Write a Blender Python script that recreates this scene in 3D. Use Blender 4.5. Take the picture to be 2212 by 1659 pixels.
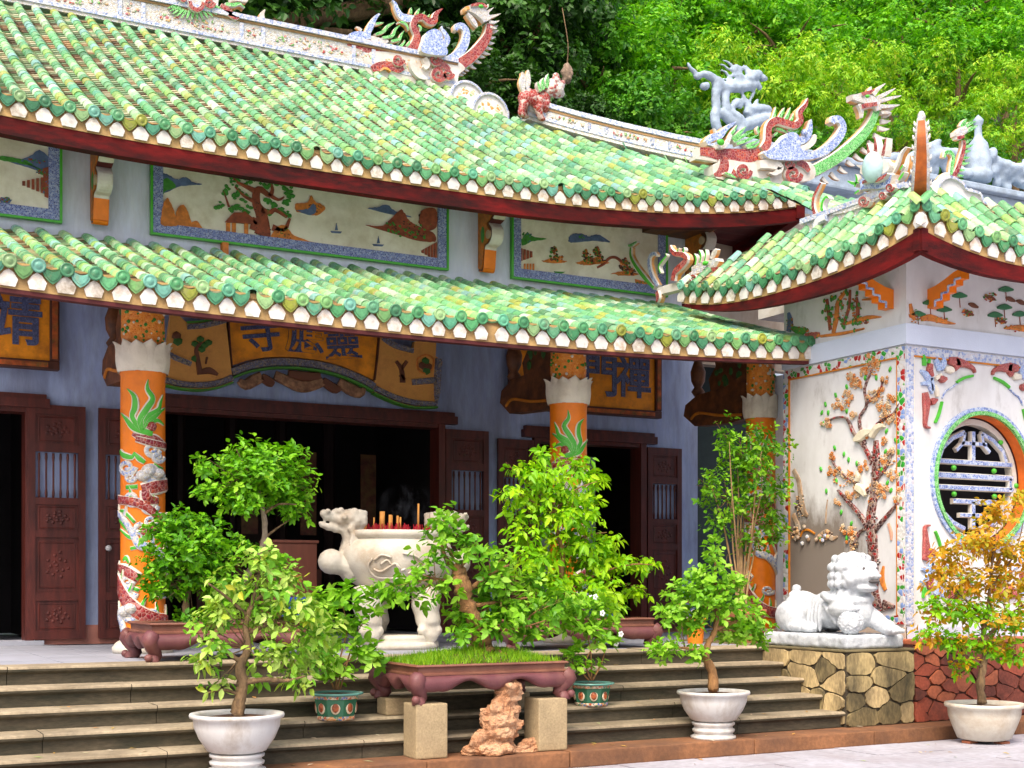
import bpy, bmesh, math, random
from mathutils import Vector, Matrix, noise
R = math.radians
V = Vector
scene = bpy.context.scene
for o in list(bpy.data.objects):
    bpy.data.objects.remove(o)
COL = scene.collection

# ------------------------------------------------------------------ camera
CT, ST = 0.4726, 0.8813          # forward direction of the level camera
F, CX, HY, CH = 2897.0, 1106.0, 1262.0, 1.55
cam_d = bpy.data.cameras.new("camera")
cam = bpy.data.objects.new("camera", cam_d)
COL.objects.link(cam)
cam.location = (0, 0, CH)
cam.rotation_euler = (R(90), 0, -math.atan2(CT, ST))
cam_d.sensor_width = 36.0
cam_d.lens = 36.0 * F / 2212.0
cam_d.shift_y = (HY - 829.5) / 2212.0
cam_d.clip_start = 0.1
cam_d.clip_end = 500.0
scene.camera = cam

# ------------------------------------------------------------------ world, sun, exposure
SUN_EL, SUN_AZ = 55.0, 222.0      # azimuth: compass bearing of the sun, 0 = +Y, 90 = +X
world = bpy.data.worlds.new("World")
scene.world = world
world.use_nodes = True
wn = world.node_tree.nodes
wl = world.node_tree.links
sky = wn.new("ShaderNodeTexSky")
sky.sky_type = 'NISHITA'
sky.sun_disc = False
sky.sun_elevation = R(SUN_EL)
sky.sun_rotation = R(SUN_AZ)
sky.air_density = 1.0
sky.dust_density = 7.0
sky.ozone_density = 1.0
bg = wn["Background"]
bg.inputs[1].default_value = 0.15
wl.new(sky.outputs[0], bg.inputs[0])
sun_d = bpy.data.lights.new("sun", 'SUN')
sun_d.energy = 1.0
sun_d.angle = R(20)
sun_d.color = (1.0, 0.95, 0.86)
sun = bpy.data.objects.new("sun", sun_d)
COL.objects.link(sun)
_sd = V((math.sin(R(SUN_AZ)) * math.cos(R(SUN_EL)), math.cos(R(SUN_AZ)) * math.cos(R(SUN_EL)), math.sin(R(SUN_EL))))
sun.rotation_euler = _sd.to_track_quat('Z', 'Y').to_euler()
sun.location = (-6, -10, 25)
scene.view_settings.view_transform = 'Standard'
scene.view_settings.look = 'None'
scene.view_settings.exposure = 1.06
scene.view_settings.gamma = 1.0
scene.view_settings.use_curve_mapping = False
scene.render.engine = 'CYCLES'
scene.cycles.max_bounces = 6
scene.cycles.diffuse_bounces = 3
scene.cycles.transparent_max_bounces = 4
scene.cycles.use_denoising = True

# ------------------------------------------------------------------ pixel <-> place helpers (surveying the photograph)
def PY(px, py, Y):
    u = (px - CX) / F; w = (HY - py) / F
    d = Y / (ST - CT * u)
    return V((d * (CT + ST * u), Y, CH + d * w))
def PX(px, py, X):
    u = (px - CX) / F; w = (HY - py) / F
    d = X / (CT + ST * u)
    return V((X, d * (ST - CT * u), CH + d * w))
def PZ(px, py, z):
    u = (px - CX) / F; w = (HY - py) / F
    d = (z - CH) / w
    return V((d * (CT + ST * u), d * (ST - CT * u), z))
def depth(p):
    return CT * p[0] + ST * p[1]
def proj(p):
    d = depth(p)
    return (CX + F * (ST * p[0] - CT * p[1]) / d, HY - F * (p[2] - CH) / d)

class PlY:                                  # a plane facing the courtyard
    def __init__(s, Y): s.v = Y; s.n = V((0, -1, 0)); s.h = V((1, 0, 0))
    def pt(s, px, py, off=0.0):
        return PY(px, py, s.v) + s.n * off
class PlX:                                  # a plane facing left
    def __init__(s, X): s.v = X; s.n = V((-1, 0, 0)); s.h = V((0, -1, 0))
    def pt(s, px, py, off=0.0):
        return PX(px, py, s.v) + s.n * off

def cr(pts, n=4):
    """Catmull-Rom through tuples of any length"""
    if len(pts) < 3 or n < 2:
        return [tuple(p) for p in pts]
    out = []
    P = [pts[0]] + list(pts) + [pts[-1]]
    for i in range(1, len(P) - 2):
        a, b, c, d = P[i - 1], P[i], P[i + 1], P[i + 2]
        for k in range(n):
            t = k / n
            out.append(tuple(0.5 * (2 * b[j] + (c[j] - a[j]) * t + (2 * a[j] - 5 * b[j] + 4 * c[j] - d[j]) * t * t
                                    + (3 * b[j] - a[j] - 3 * c[j] + d[j]) * t ** 3) for j in range(len(b))))
    out.append(tuple(pts[-1]))
    return out

# ------------------------------------------------------------------ objects
ORG = {}
def W(o):
    return ORG.get(o.name, V((0, 0, 0))) if o else V((0, 0, 0))
def thing(name, loc, label, cat, group=None):
    o = bpy.data.objects.new(name, None)
    COL.objects.link(o)
    o.location = loc
    o.empty_display_size = 0.1
    o["label"] = label; o["category"] = cat
    if group: o["group"] = group
    ORG[o.name] = V(loc)
    return o
def tag(o, label, cat, group=None):
    o["label"] = label; o["category"] = cat
    if group: o["group"] = group
    return o
def structure(o):
    o["kind"] = "structure"
    return o
def stuff(o):
    o["kind"] = "stuff"
    return o
def put(name, me, parent=None, matrix=None, origin=None):
    """link a mesh; world-space verts unless matrix is given"""
    o = bpy.data.objects.new(name, me)
    COL.objects.link(o)
    w = W(parent)
    if parent: o.parent = parent
    if matrix is not None:
        o.matrix_local = Matrix.Translation(-w) @ matrix
        ORG[o.name] = matrix.to_translation()
    else:
        ORG[o.name] = w.copy()
        if parent is None and origin is not None:
            o.location = origin; ORG[o.name] = V(origin)
    return o

class MB:
    def __init__(s):
        s.v = []; s.f = []; s.m = []; s.r = []
    def add(s, vs, fs, mi=0, rnd=0.0):
        n = len(s.v)
        s.v.extend([tuple(p) for p in vs])
        s.r.extend([rnd] * len(vs))
        for f in fs:
            s.f.append(tuple(i + n for i in f)); s.m.append(mi)
    def box(s, a, b, mi=0, rnd=0.0):
        x0, y0, z0 = a; x1, y1, z1 = b
        if x0 > x1: x0, x1 = x1, x0
        if y0 > y1: y0, y1 = y1, y0
        if z0 > z1: z0, z1 = z1, z0
        s.add([(x0, y0, z0), (x1, y0, z0), (x1, y1, z0), (x0, y1, z0), (x0, y0, z1), (x1, y0, z1), (x1, y1, z1), (x0, y1, z1)],
              [(0, 3, 2, 1), (4, 5, 6, 7), (0, 1, 5, 4), (1, 2, 6, 5), (2, 3, 7, 6), (3, 0, 4, 7)], mi, rnd)
    def bbox(s, a, b, bev=0.01, mi=0):
        """box with chamfered edges (outer corners cut)"""
        bm = bmesh.new()
        bmesh.ops.create_cube(bm, size=1.0)
        c = [(a[i] + b[i]) / 2 for i in range(3)]; d = [abs(b[i] - a[i]) for i in range(3)]
        for v in bm.verts:
            v.co = V((c[0] + v.co.x * d[0], c[1] + v.co.y * d[1], c[2] + v.co.z * d[2]))
        bmesh.ops.bevel(bm, geom=bm.edges[:], offset=bev, segments=2, affect='EDGES', profile=0.6)
        s.bm(bm, mi)
    def bm(s, bm, mi=0, rnd=0.0):
        bm.verts.index_update()
        s.add([v.co[:] for v in bm.verts], [[v.index for v in f.verts] for f in bm.faces], mi, rnd)
        bm.free()
    def ball(s, c, r, sub=2, mi=0, rot=None):
        bm = bmesh.new()
        bmesh.ops.create_icosphere(bm, subdivisions=sub, radius=1.0)
        if not hasattr(r, '__len__'): r = (r, r, r)
        for v in bm.verts:
            p = V((v.co.x * r[0], v.co.y * r[1], v.co.z * r[2]))
            if rot: p = rot @ p
            v.co = p + V(c)
        s.bm(bm, mi)
    def lathe(s, prof, c=(0, 0, 0), n=40, mi=0, cap=True):
        vs = []; fs = []
        for (r, z) in prof:
            for k in range(n):
                a = 2 * math.pi * k / n
                vs.append((c[0] + r * math.cos(a), c[1] + r * math.sin(a), c[2] + z))
        for i in range(len(prof) - 1):
            for k in range(n):
                k2 = (k + 1) % n
                fs.append((i * n + k, i * n + k2, (i + 1) * n + k2, (i + 1) * n + k))
        if cap:
            fs.append(tuple(range(n))[::-1])
            fs.append(tuple((len(prof) - 1) * n + k for k in range(n)))
        s.add(vs, fs, mi)
    def tube(s, pts, rad, n=8, mi=0, rnd=0.0, flat=1.0):
        """round tube along 3D points; rad a number or list"""
        P = [V(p) for p in pts]
        if not hasattr(rad, '__len__'): rad = [rad] * len(P)
        vs = []; fs = []
        up = V((0.13, 0.31, 0.94))
        prev = None
        for i, p in enumerate(P):
            t = (P[min(i + 1, len(P) - 1)] - P[max(i - 1, 0)])
            if t.length < 1e-9: t = V((0, 0, 1))
            t.normalize()
            if prev is None:
                a = t.cross(up)
                if a.length < 1e-3: a = t.cross(V((1, 0, 0)))
            else:
                a = prev - t * prev.dot(t)
                if a.length < 1e-4: a = t.cross(up)
            a.normalize(); prev = a
            b = t.cross(a)
            for k in range(n):
                g = 2 * math.pi * k / n
                vs.append(p + a * (math.cos(g) * rad[i]) + b * (math.sin(g) * rad[i] * flat))
        for i in range(len(P) - 1):
            for k in range(n):
                k2 = (k + 1) % n
                fs.append((i * n + k, i * n + k2, (i + 1) * n + k2, (i + 1) * n + k))
        fs.append(tuple(range(n))[::-1])
        fs.append(tuple((len(P) - 1) * n + k for k in range(n)))
        s.add(vs, fs, mi, rnd)
    def plate(s, pts, nrm, thick, mi=0, side=None):
        """flat polygon (3D points) given thickness along its normal; front face = pts + nrm*thick"""
        n = len(pts)
        nv = V(nrm)
        A = [V(p) for p in pts]
        # orient so the front face looks along nrm
        area = V((0, 0, 0))
        for i in range(n):
            area += A[i].cross(A[(i + 1) % n])
        if area.dot(nv) < 0: A = A[::-1]
        vs = A + [p + nv * thick for p in A]
        s.add(vs, [tuple(range(n, 2 * n))], mi)
        k = len(s.v) - 2 * n
        sm = mi if side is None else side
        s.f.append(tuple(k + i for i in range(n))[::-1]); s.m.append(sm)
        for i in range(n):
            j = (i + 1) % n
            s.f.append((k + i, k + j, k + n + j, k + n + i)); s.m.append(sm)
    def ribbon(s, P, N, w, t, bev=0.3, cap=True, slots=(0, 1, 2)):
        """raised band along P with normals N: front slot, bevel slot, side slot; w half widths, t heights"""
        n = len(P)
        vs = []; fs = []; ms = []
        for i in range(n):
            p = V(P[i]); nn = V(N[i])
            tg = V(P[min(i + 1, n - 1)]) - V(P[max(i - 1, 0)])
            if tg.length < 1e-9: tg = V((0, 0, 1))
            sd = tg.cross(nn)
            if sd.length < 1e-9: sd = V((1, 0, 0))
            sd.normalize()
            wi = w[i]; ti = t[i] if hasattr(t, '__len__') else t
            for (a, b) in ((-1, -0.0), (-1, .62), (-(1 - bev), 1), (1 - bev, 1), (1, .62), (1, 0)):
                vs.append(p + sd * (a * wi) + nn * (b * ti))
        for i in range(n - 1):
            for k, sl in ((0, 2), (1, 1), (2, 0), (3, 1), (4, 2)):
                fs.append((i * 6 + k, i * 6 + k + 1, i * 6 + 6 + k + 1, i * 6 + 6 + k)); ms.append(slots[sl])
            fs.append((i * 6 + 5, i * 6, i * 6 + 6, i * 6 + 11)); ms.append(slots[2])
        fs.append((0, 5, 4, 3, 2, 1)); ms.append(slots[1])
        k = (n - 1) * 6
        fs.append((k, k + 1, k + 2, k + 3, k + 4, k + 5)); ms.append(slots[1])
        o = len(s.v)
        s.v.extend([tuple(p) for p in vs]); s.r.extend([0.0] * len(vs))
        for f, m_ in zip(fs, ms):
            s.f.append(tuple(i + o for i in f)); s.m.append(m_)
    def mesh(s, name, mats, smooth=False, off=None, angle=None):
        me = bpy.data.meshes.new(name)
        o = off or V((0, 0, 0))
        me.from_pydata([(p[0] - o[0], p[1] - o[1], p[2] - o[2]) for p in s.v], [], s.f)
        if not isinstance(mats, (list, tuple)): mats = [mats]
        for m in mats: me.materials.append(m)
        if len(mats) > 1:
            me.polygons.foreach_set("material_index", s.m)
        if any(s.r):
            at = me.attributes.new("rnd", 'FLOAT', 'POINT')
            at.data.foreach_set("value", s.r)
        if smooth:
            me.polygons.foreach_set("use_smooth", [True] * len(me.polygons))
        me.validate()
        me.update()
        return me
    def build(s, name, mats, parent=None, smooth=False, origin=None):
        off = W(parent) if parent else (V(origin) if origin is not None else V((0, 0, 0)))
        me = s.mesh(name, mats, smooth, off)
        o = put(name, me, parent, None, origin)
        if smooth == 'auto':
            pass
        return o

def remesh(mb, voxel, smooth_it=2, disp=None):
    """fuse all shells of mb into one continuous surface; returns list of verts, faces"""
    me = mb.mesh("tmp", [], False)
    o = bpy.data.objects.new("tmp", me)
    COL.objects.link(o)
    m = o.modifiers.new("r", 'REMESH'); m.mode = 'VOXEL'; m.voxel_size = voxel
    if smooth_it:
        k = o.modifiers.new("s", 'SMOOTH'); k.factor = 0.5; k.iterations = smooth_it
    dg = bpy.context.evaluated_depsgraph_get()
    ev = o.evaluated_get(dg)
    me2 = bpy.data.meshes.new_from_object(ev)
    bpy.data.objects.remove(o)
    bpy.data.meshes.remove(me)
    if disp:
        nn = [v.normal.copy() for v in me2.vertices]
        for v, n_ in zip(me2.vertices, nn):
            v.co = v.co + n_ * disp(v.co)
    out = MB()
    out.add([v.co[:] for v in me2.vertices], [tuple(p.vertices) for p in me2.polygons])
    bpy.data.meshes.remove(me2)
    return out

# ------------------------------------------------------------------ materials
MATS = {}
def _new(name):
    m = bpy.data.materials.new(name)
    m.use_nodes = True
    nt = m.node_tree
    return m, nt, nt.nodes, nt.links, nt.nodes["Principled BSDF"]
def _pos(nd, lk, scale=(1, 1, 1)):
    g = nd.new("ShaderNodeNewGeometry")
    mp = nd.new("ShaderNodeMapping")
    mp.inputs["Scale"].default_value = scale
    lk.new(g.outputs["Position"], mp.inputs["Vector"])
    return mp.outputs["Vector"]
def _noise(nd, lk, vec, scale, detail=4, rough=0.55):
    n = nd.new("ShaderNodeTexNoise")
    n.inputs["Scale"].default_value = scale
    n.inputs["Detail"].default_value = detail
    n.inputs["Roughness"].default_value = rough
    lk.new(vec, n.inputs["Vector"])
    return n.outputs["Fac"]
def _ramp(nd, lk, fac, stops, const=False):
    r = nd.new("ShaderNodeValToRGB")
    if const: r.color_ramp.interpolation = 'CONSTANT'
    el = r.color_ramp.elements
    while len(el) > 1: el.remove(el[0])
    el[0].position = stops[0][0]; el[0].color = (*stops[0][1], 1) if len(stops[0][1]) == 3 else stops[0][1]
    for p, c in stops[1:]:
        e = el.new(p); e.color = (*c, 1) if len(c) == 3 else c
    lk.new(fac, r.inputs["Fac"])
    return r.outputs["Color"]
def _mix(nd, lk, fac, a, b, mode='MIX'):
    m = nd.new("ShaderNodeMix"); m.data_type = 'RGBA'; m.blend_type = mode
    def s(i, x):
        if hasattr(x, 'is_output') or hasattr(x, 'links'): lk.new(x, m.inputs[i])
        elif i == 0: m.inputs[0].default_value = x
        else: m.inputs[i].default_value = (*x, 1)
    s(0, fac); s(6, a); s(7, b)
    return m.outputs[2]
def _bump(nd, lk, b, h, strength, dist=0.01):
    n = nd.new("ShaderNodeBump")
    n.inputs["Strength"].default_value = strength
    n.inputs["Distance"].default_value = dist
    lk.new(h, n.inputs["Height"]); lk.new(n.outputs[0], b.inputs["Normal"])
def mul(c, k):
    return tuple(min(1, x * k) for x in c)
def M(name, col, rough=0.6, var=0.18, scale=5.0, dirt=None, dirt_amt=0.5, dirt_scale=1.5, dirt_lo=0.5, stretch=(1, 1, 1),
      bump=0.25, bscale=60.0, spec=0.4, bdist=0.01, fine=0.0):
    if name in MATS: return MATS[name]
    m, nt, nd, lk, b = _new(name)
    vec = _pos(nd, lk, stretch)
    f = _noise(nd, lk, vec, scale)
    c = _ramp(nd, lk, f, [(0.3, mul(col, 1 - var)), (0.7, mul(col, 1 + var))])
    if fine:
        f3 = _noise(nd, lk, vec, scale * 14, 3)
        c = _mix(nd, lk, fine, c, _ramp(nd, lk, f3, [(0.35, (0.15,) * 3), (0.65, (0.95,) * 3)]), 'OVERLAY')
    if dirt:
        f2 = _noise(nd, lk, vec, dirt_scale, 7, 0.68)
        k = _ramp(nd, lk, f2, [(dirt_lo - 0.08, (0, 0, 0)), (dirt_lo + 0.16, (dirt_amt,) * 3)])
        c = _mix(nd, lk, k, c, dirt)
    lk.new(c, b.inputs["Base Color"])
    b.inputs["Roughness"].default_value = rough
    b.inputs["Specular IOR Level"].default_value = spec
    if bump:
        h = _noise(nd, lk, vec, bscale, 5)
        _bump(nd, lk, b, h, bump, bdist)
    MATS[name] = m
    return m
def mosaic(name, cols, scale=45.0, grout=(0.75, 0.72, 0.68), gw=0.08, rough=0.3, bump=0.6):
    """small glazed potsherds set in plaster"""
    if name in MATS: return MATS[name]
    m, nt, nd, lk, b = _new(name)
    vec = _pos(nd, lk)
    v1 = nd.new("ShaderNodeTexVoronoi"); v1.inputs["Scale"].default_value = scale
    v2 = nd.new("ShaderNodeTexVoronoi"); v2.inputs["Scale"].default_value = scale; v2.feature = 'DISTANCE_TO_EDGE'
    lk.new(vec, v1.inputs["Vector"]); lk.new(vec, v2.inputs["Vector"])
    sp = nd.new("ShaderNodeSeparateColor")
    lk.new(v1.outputs["Color"], sp.inputs[0])
    n = len(cols)
    c = _ramp(nd, lk, sp.outputs[0], [(i / n, cols[i]) for i in range(n)], True)
    e = _ramp(nd, lk, v2.outputs["Distance"], [(gw * 0.5, (1, 1, 1)), (gw, (0, 0, 0))])
    c = _mix(nd, lk, e, c, grout)
    lk.new(c, b.inputs["Base Color"])
    b.inputs["Roughness"].default_value = rough
    _bump(nd, lk, b, v2.outputs["Distance"], bump, 0.02)
    MATS[name] = m
    return m
TILE_STOPS = [(.035, .13, .06), (.05, .20, .08), (.06, .26, .10), (.09, .31, .13), (.17, .38, .18), (.25, .46, .29), (.12, .34, .22), (.20, .42, .25),
              (.06, .26, .19), (.22, .35, .06), (.31, .43, .13), (.34, .51, .34), (.52, .60, .50), (.19, .37, .42), (.29, .27, .02), (.10, .30, .14), (.31, .48, .29), (.16, .36, .11), (.28, .45, .20), (.09, .28, .14)]
_mn = tuple(sum(c[i] for c in TILE_STOPS) / len(TILE_STOPS) for i in range(3))
TILE_STOPS = [tuple(c[i] * .70 + _mn[i] * .30 for i in range(3)) for c in TILE_STOPS]
def glaze(name, source, stops, rough=0.36, wear=(0.50, 0.30, 0.17), wear_amt=0.55):
    if name in MATS: return MATS[name]
    m, nt, nd, lk, b = _new(name)
    if source == 'object':
        r = nd.new("ShaderNodeObjectInfo").outputs["Random"]
    else:
        a = nd.new("ShaderNodeAttribute"); a.attribute_name = "rnd"
        r = a.outputs["Fac"]
    n = len(stops)
    c = _ramp(nd, lk, r, [(i / n, stops[i]) for i in range(n)], True)
    vec = _pos(nd, lk)
    f = _noise(nd, lk, vec, 30, 5, 0.7)
    c = _mix(nd, lk, 0.35, c, _ramp(nd, lk, f, [(0.3, (0.2,) * 3), (0.7, (0.9,) * 3)]), 'OVERLAY')
    f3 = _noise(nd, lk, vec, .9, 4, 0.6)
    c = _mix(nd, lk, 0.45, c, _ramp(nd, lk, f3, [(0.32, (0.22, 0.24, 0.16)), (0.68, (0.80, 0.84, 0.66))]), 'OVERLAY')
    f2 = _noise(nd, lk, vec, 9, 6, 0.7)
    k = _ramp(nd, lk, f2, [(0.55, (0, 0, 0)), (0.68, (wear_amt,) * 3)])
    c = _mix(nd, lk, k, c, wear)
    lk.new(c, b.inputs["Base Color"])
    b.inputs["Roughness"].default_value = rough
    b.inputs["Specular IOR Level"].default_value = 0.4
    _bump(nd, lk, b, f, 0.4, 0.01)
    MATS[name] = m
    return m
def leafmat(name, stops, trans=0.35, rough=0.45):
    if name in MATS: return MATS[name]
    m, nt, nd, lk, b = _new(name)
    a = nd.new("ShaderNodeAttribute"); a.attribute_name = "rnd"
    n = len(stops)
    c = _ramp(nd, lk, a.outputs["Fac"], [(i / max(1, n - 1), stops[i]) for i in range(n)])
    lk.new(c, b.inputs["Base Color"])
    b.inputs["Roughness"].default_value = rough
    b.inputs["Specular IOR Level"].default_value = 0.35
    t = nd.new("ShaderNodeBsdfTranslucent")
    c2 = _mix(nd, lk, 1.0, c, (1.0, 1.0, 0.35), 'MULTIPLY')
    lk.new(c2, t.inputs["Color"])
    mx = nd.new("ShaderNodeMixShader"); mx.inputs[0].default_value = trans
    out = nd["Material Output"]
    lk.new(b.outputs[0], mx.inputs[1]); lk.new(t.outputs[0], mx.inputs[2])
    lk.new(mx.outputs[0], out.inputs[0])
    MATS[name] = m
    return m

# colours
WHITE = M("white_plaster", (.62, .62, .62), .75, .08, 2.0, (.44, .42, .40), .5, 2.2, .54, bump=.15, bscale=90)
PLAST = M("aged_white_plaster", (.62, .60, .55), .7, .10, 3.0, (.36, .26, .15), .6, 4.0, .53, bump=.35)
BLUEWALL = M("pale_blue_limewash", (.33, .42, .66), .8, .16, 1.0, (.15, .16, .22), .75, 1.9, .50, stretch=(1, 1, .22), bump=.35, fine=.12)
UPWALL = M("pale_upper_limewash", (.68, .74, .86), .8, .12, 1.0, (.36, .37, .40), .65, 2.0, .50, stretch=(1, 1, .22), bump=.3, fine=.10)
OCHRE = M("ochre_paint", (.55, .19, .012), .55, .2, 8, (.35, .10, .01), .6, 5, .52)
ORANGE = M("orange_glazed_column", (.80, .20, .005), .4, .12, 6, (.60, .12, .01), .4, 7, .58, bump=.15)
REDBEAM = M("dark_red_beam", (.11, .005, .005), .75, .35, 3, (.022, .005, .005), .95, 2.6, .47, stretch=(.6, .6, 2.4), spec=.15)
DARKRED = M("deep_red_paint", (.075, .008, .008), .7, .25, 4, (.05, .006, .006), .7, 3, .52)
MAROON = M("maroon_wood", (.085, .016, .011), .42, .35, 5, (.03, .006, .005), .7, 4, .5, stretch=(3, 3, .5), bump=.2)
DARKWOOD = M("dark_ornate_wood", (.16, .055, .015), .55, .4, 7, (.03, .010, .005), .8, 5, .48)
TRIMOCH = M("ochre_eave_board", (.46, .29, .11), .75, .25, 6, (.20, .12, .05), .7, 5, .5)
TRIMWHITE = M("whitewashed_eave_tile", (.60, .58, .54), .7, .08, 8, (.30, .24, .17), .8, 14, .60)
CLAY = M("fired_clay", (.42, .20, .10), .8, .3, 12)
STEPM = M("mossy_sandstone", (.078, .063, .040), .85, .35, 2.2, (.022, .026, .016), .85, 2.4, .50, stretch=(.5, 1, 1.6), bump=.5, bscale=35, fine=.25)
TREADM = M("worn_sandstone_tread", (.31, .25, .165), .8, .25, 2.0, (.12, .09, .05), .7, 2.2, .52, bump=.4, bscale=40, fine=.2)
KERBM = M("rust_stained_kerb", (.22, .095, .040), .8, .3, 2.2, (.10, .05, .03), .8, 1.8, .5, bump=.4, bscale=30, fine=.2)
TERRM = M("terrace_paving", (.32, .33, .38), .55, .12, 1.4, (.26, .26, .29), .5, 2.4, .54)
STONEW = M("white_marble", (.54, .57, .60), .6, .14, 6, (.28, .30, .33), .7, 9, .50, bump=.3, bscale=70, fine=.12)
STONEC = M("cream_marble", (.56, .52, .44), .6, .12, 5, (.34, .23, .13), .65, 3.5, .53, bump=.25, bscale=60)
POTW = M("white_glazed_pot", (.58, .57, .55), .45, .08, 4, (.27, .20, .13), .7, 4, .52, stretch=(1, 1, .4), bump=.08)
GREYST = M("grey_carved_stone", (.33, .41, .50), .7, .18, 5, (.24, .29, .34), .7, 6, .5, bump=.5, bscale=30, fine=.15)
GREYW = M("stained_concrete", (.50, .44, .36), .85, .18, 1.5, (.28, .21, .15), .7, 2.2, .5, stretch=(1, 1, .35))
BARK = M("brown_bark", (.20, .125, .06), .9, .4, 18, (.08, .05, .03), .8, 20, .5, stretch=(1, 1, .4), bump=1.0, bscale=50, bdist=.02)
BARKR = M("reddish_bark", (.30, .15, .055), .85, .35, 18, (.12, .07, .03), .7, 20, .5, stretch=(1, 1, .4), bump=.9, bscale=50, bdist=.02)
SOIL = M("potting_soil", (.10, .05, .03), .95, .5, 30, (.25, .10, .04), .6, 25, .55, bump=1, bscale=80, bdist=.03)
TRAYM = M("purple_brown_tray", (.115, .036, .040), .55, .25, 4, (.20, .085, .06), .6, 3, .52, bump=.3, bscale=50)
TRAYR = M("brown_tray_rim", (.16, .06, .038), .55, .25, 4, (.26, .12, .07), .6, 3, .52, bump=.3, bscale=50)
ROCKM = M("orange_scholar_stone", (.40, .19, .09), .8, .35, 9, (.55, .36, .22), .8, 6, .5, bump=.9, bscale=26, bdist=.03, fine=.3)
DARK = M("dark_interior", (.012, .009, .010), .9, .3, 2)  # near-black stand-in for unlit interior space
INTER = M("dim_interior_plaster", (.018, .015, .017), .9, .3, 1)  # interior shade is put into the plaster colour
GREEN = M("bright_green_enamel", (.07, .42, .03), .35, .12, 10, bump=.15)
CREAM = M("cream_painted_panel", (.80, .78, .64), .75, .12, 1.5, (.46, .40, .24), .65, 2.0, .50, bump=.12)
MRED = mosaic("red_mosaic", [(.20, .012, .012), (.28, .022, .02), (.24, .015, .025), (.40, .06, .03), (.26, .018, .012), (.34, .08, .07)], 26, (.44, .26, .22), .045)
MBLUE = mosaic("blue_white_mosaic", [(.17, .25, .55), (.28, .37, .62), (.13, .20, .48), (.46, .54, .70), (.22, .30, .58)], 34, (.62, .66, .74), .06)
MGREEN = mosaic("green_mosaic", [(.06, .36, .05), (.09, .46, .08), (.15, .54, .12), (.05, .30, .04)], 34, (.42, .62, .36), .06)
MWHITE = mosaic("white_mosaic", [(.60, .59, .57), (.54, .55, .59), (.62, .60, .53), (.46, .48, .54), (.64, .63, .62), (.50, .44, .36)], 34, (.46, .41, .34), .07)
MFRAME = mosaic("cobalt_mosaic", [(.06, .10, .36), (.10, .16, .46), (.18, .25, .54), (.05, .07, .26), (.34, .42, .64)], 60, (.42, .47, .64), .10)
MBORDER = mosaic("many_coloured_mosaic", [(.62, .61, .58), (.03, .32, .03), (.60, .60, .60), (.36, .015, .015), (.20, .30, .58), (.60, .58, .56), (.05, .26, .03), (.42, .02, .02), (.64, .64, .64)], 19, (.60, .58, .54), .07)
MPALE = mosaic("pale_blue_mosaic", [(.42, .48, .62), (.28, .35, .56), (.58, .60, .64), (.24, .30, .50), (.52, .50, .56)], 30, (.56, .56, .58), .07)
MBARK = mosaic("bark_mosaic", [(.10, .016, .014), (.15, .03, .022), (.05, .016, .018), (.28, .012, .01), (.26, .18, .14), (.08, .025, .02)], 26, (.36, .28, .25), .06)
MDULL = mosaic("dull_blue_mosaic", [(.05, .07, .16), (.09, .12, .24), (.14, .17, .30), (.04, .05, .10), (.30, .26, .20)], 60, (.22, .17, .12), .10)
# ================================================================== ground, terrace, steps (the setting)
GROUNDM = M("grey_courtyard_paving", (.36, .35, .39), .7, .12, .8, (.25, .22, .24), .6, 1.2, .52, bump=.3, bscale=25, fine=.15)
TZ, TY, XC = 0.89, 11.3, 9.15
RISE, TREAD = 0.15, 0.30
g = MB()
g.add([(-140, -120, 0), (180, -120, 0), (180, 200, 0), (-140, 200, 0)], [(0, 1, 2, 3)])
ground = structure(g.build("ground", GROUNDM))
JOINT = M("paving_joint", (.20, .19, .20), .9)
# flagstones of the courtyard near the steps
rnd = random.Random(3)
FLAG = M("courtyard_flagstone", (.37, .36, .40), .65, .14, 1.1, (.25, .21, .22), .6, 1.3, .52, bump=.25, bscale=28, fine=.15)
gy = 9.66
row = 0
while gy > 6.9:
    gx = -1.0 + (row % 2) * 0.4
    while gx < 14.5:
        p = proj((gx + .4, gy - .3, 0))
        if -250 < p[0] < 2450 and p[1] < 1790:
            q = MB(); h = 0.012 + rnd.uniform(-.003, .003)
            q.box((gx + .005, gy - .595, 0.0), (gx + .795, gy - .005, h))
            q.build("flagstone", FLAG, ground)
        gx += 0.8
    gy -= 0.6; row += 1

terrace = MB()
terrace.box((-3.0, TY + .30, 0.0), (18, 24, TZ - 0.03))
terrace = structure(terrace.build("terrace", TERRM))
yy = TY + .3
k = 0
while yy < 15.0:
    xx = -1.5
    while xx < 12.5:
        q = MB(); q.box((xx + .004, yy + .004, TZ - .03), (xx + .496, yy + .496, TZ - .001 + rnd.uniform(-.001, .001)))
        if -200 < proj((xx, yy, TZ))[0] < 2400: q.build("floor_tile", TERRM, terrace)
        xx += .5
    yy += .5
steps = structure(MB().build("stone_steps", STEPM)) if False else None
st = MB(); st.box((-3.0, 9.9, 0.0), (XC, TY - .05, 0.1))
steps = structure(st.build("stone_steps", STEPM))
def step_profile(y, z, h):
    """bullnosed tread slab over a set-back riser"""
    return [(y + .34, z), (y + .02, z), (y + .005, z - .008), (y, z - .022), (y + .004, z - .040), (y + .016, z - .050),
            (y + .040, z - .054), (y + .046, z - .062), (y + .046, z - h - .002), (y + .34, z - h - .002)]
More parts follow.
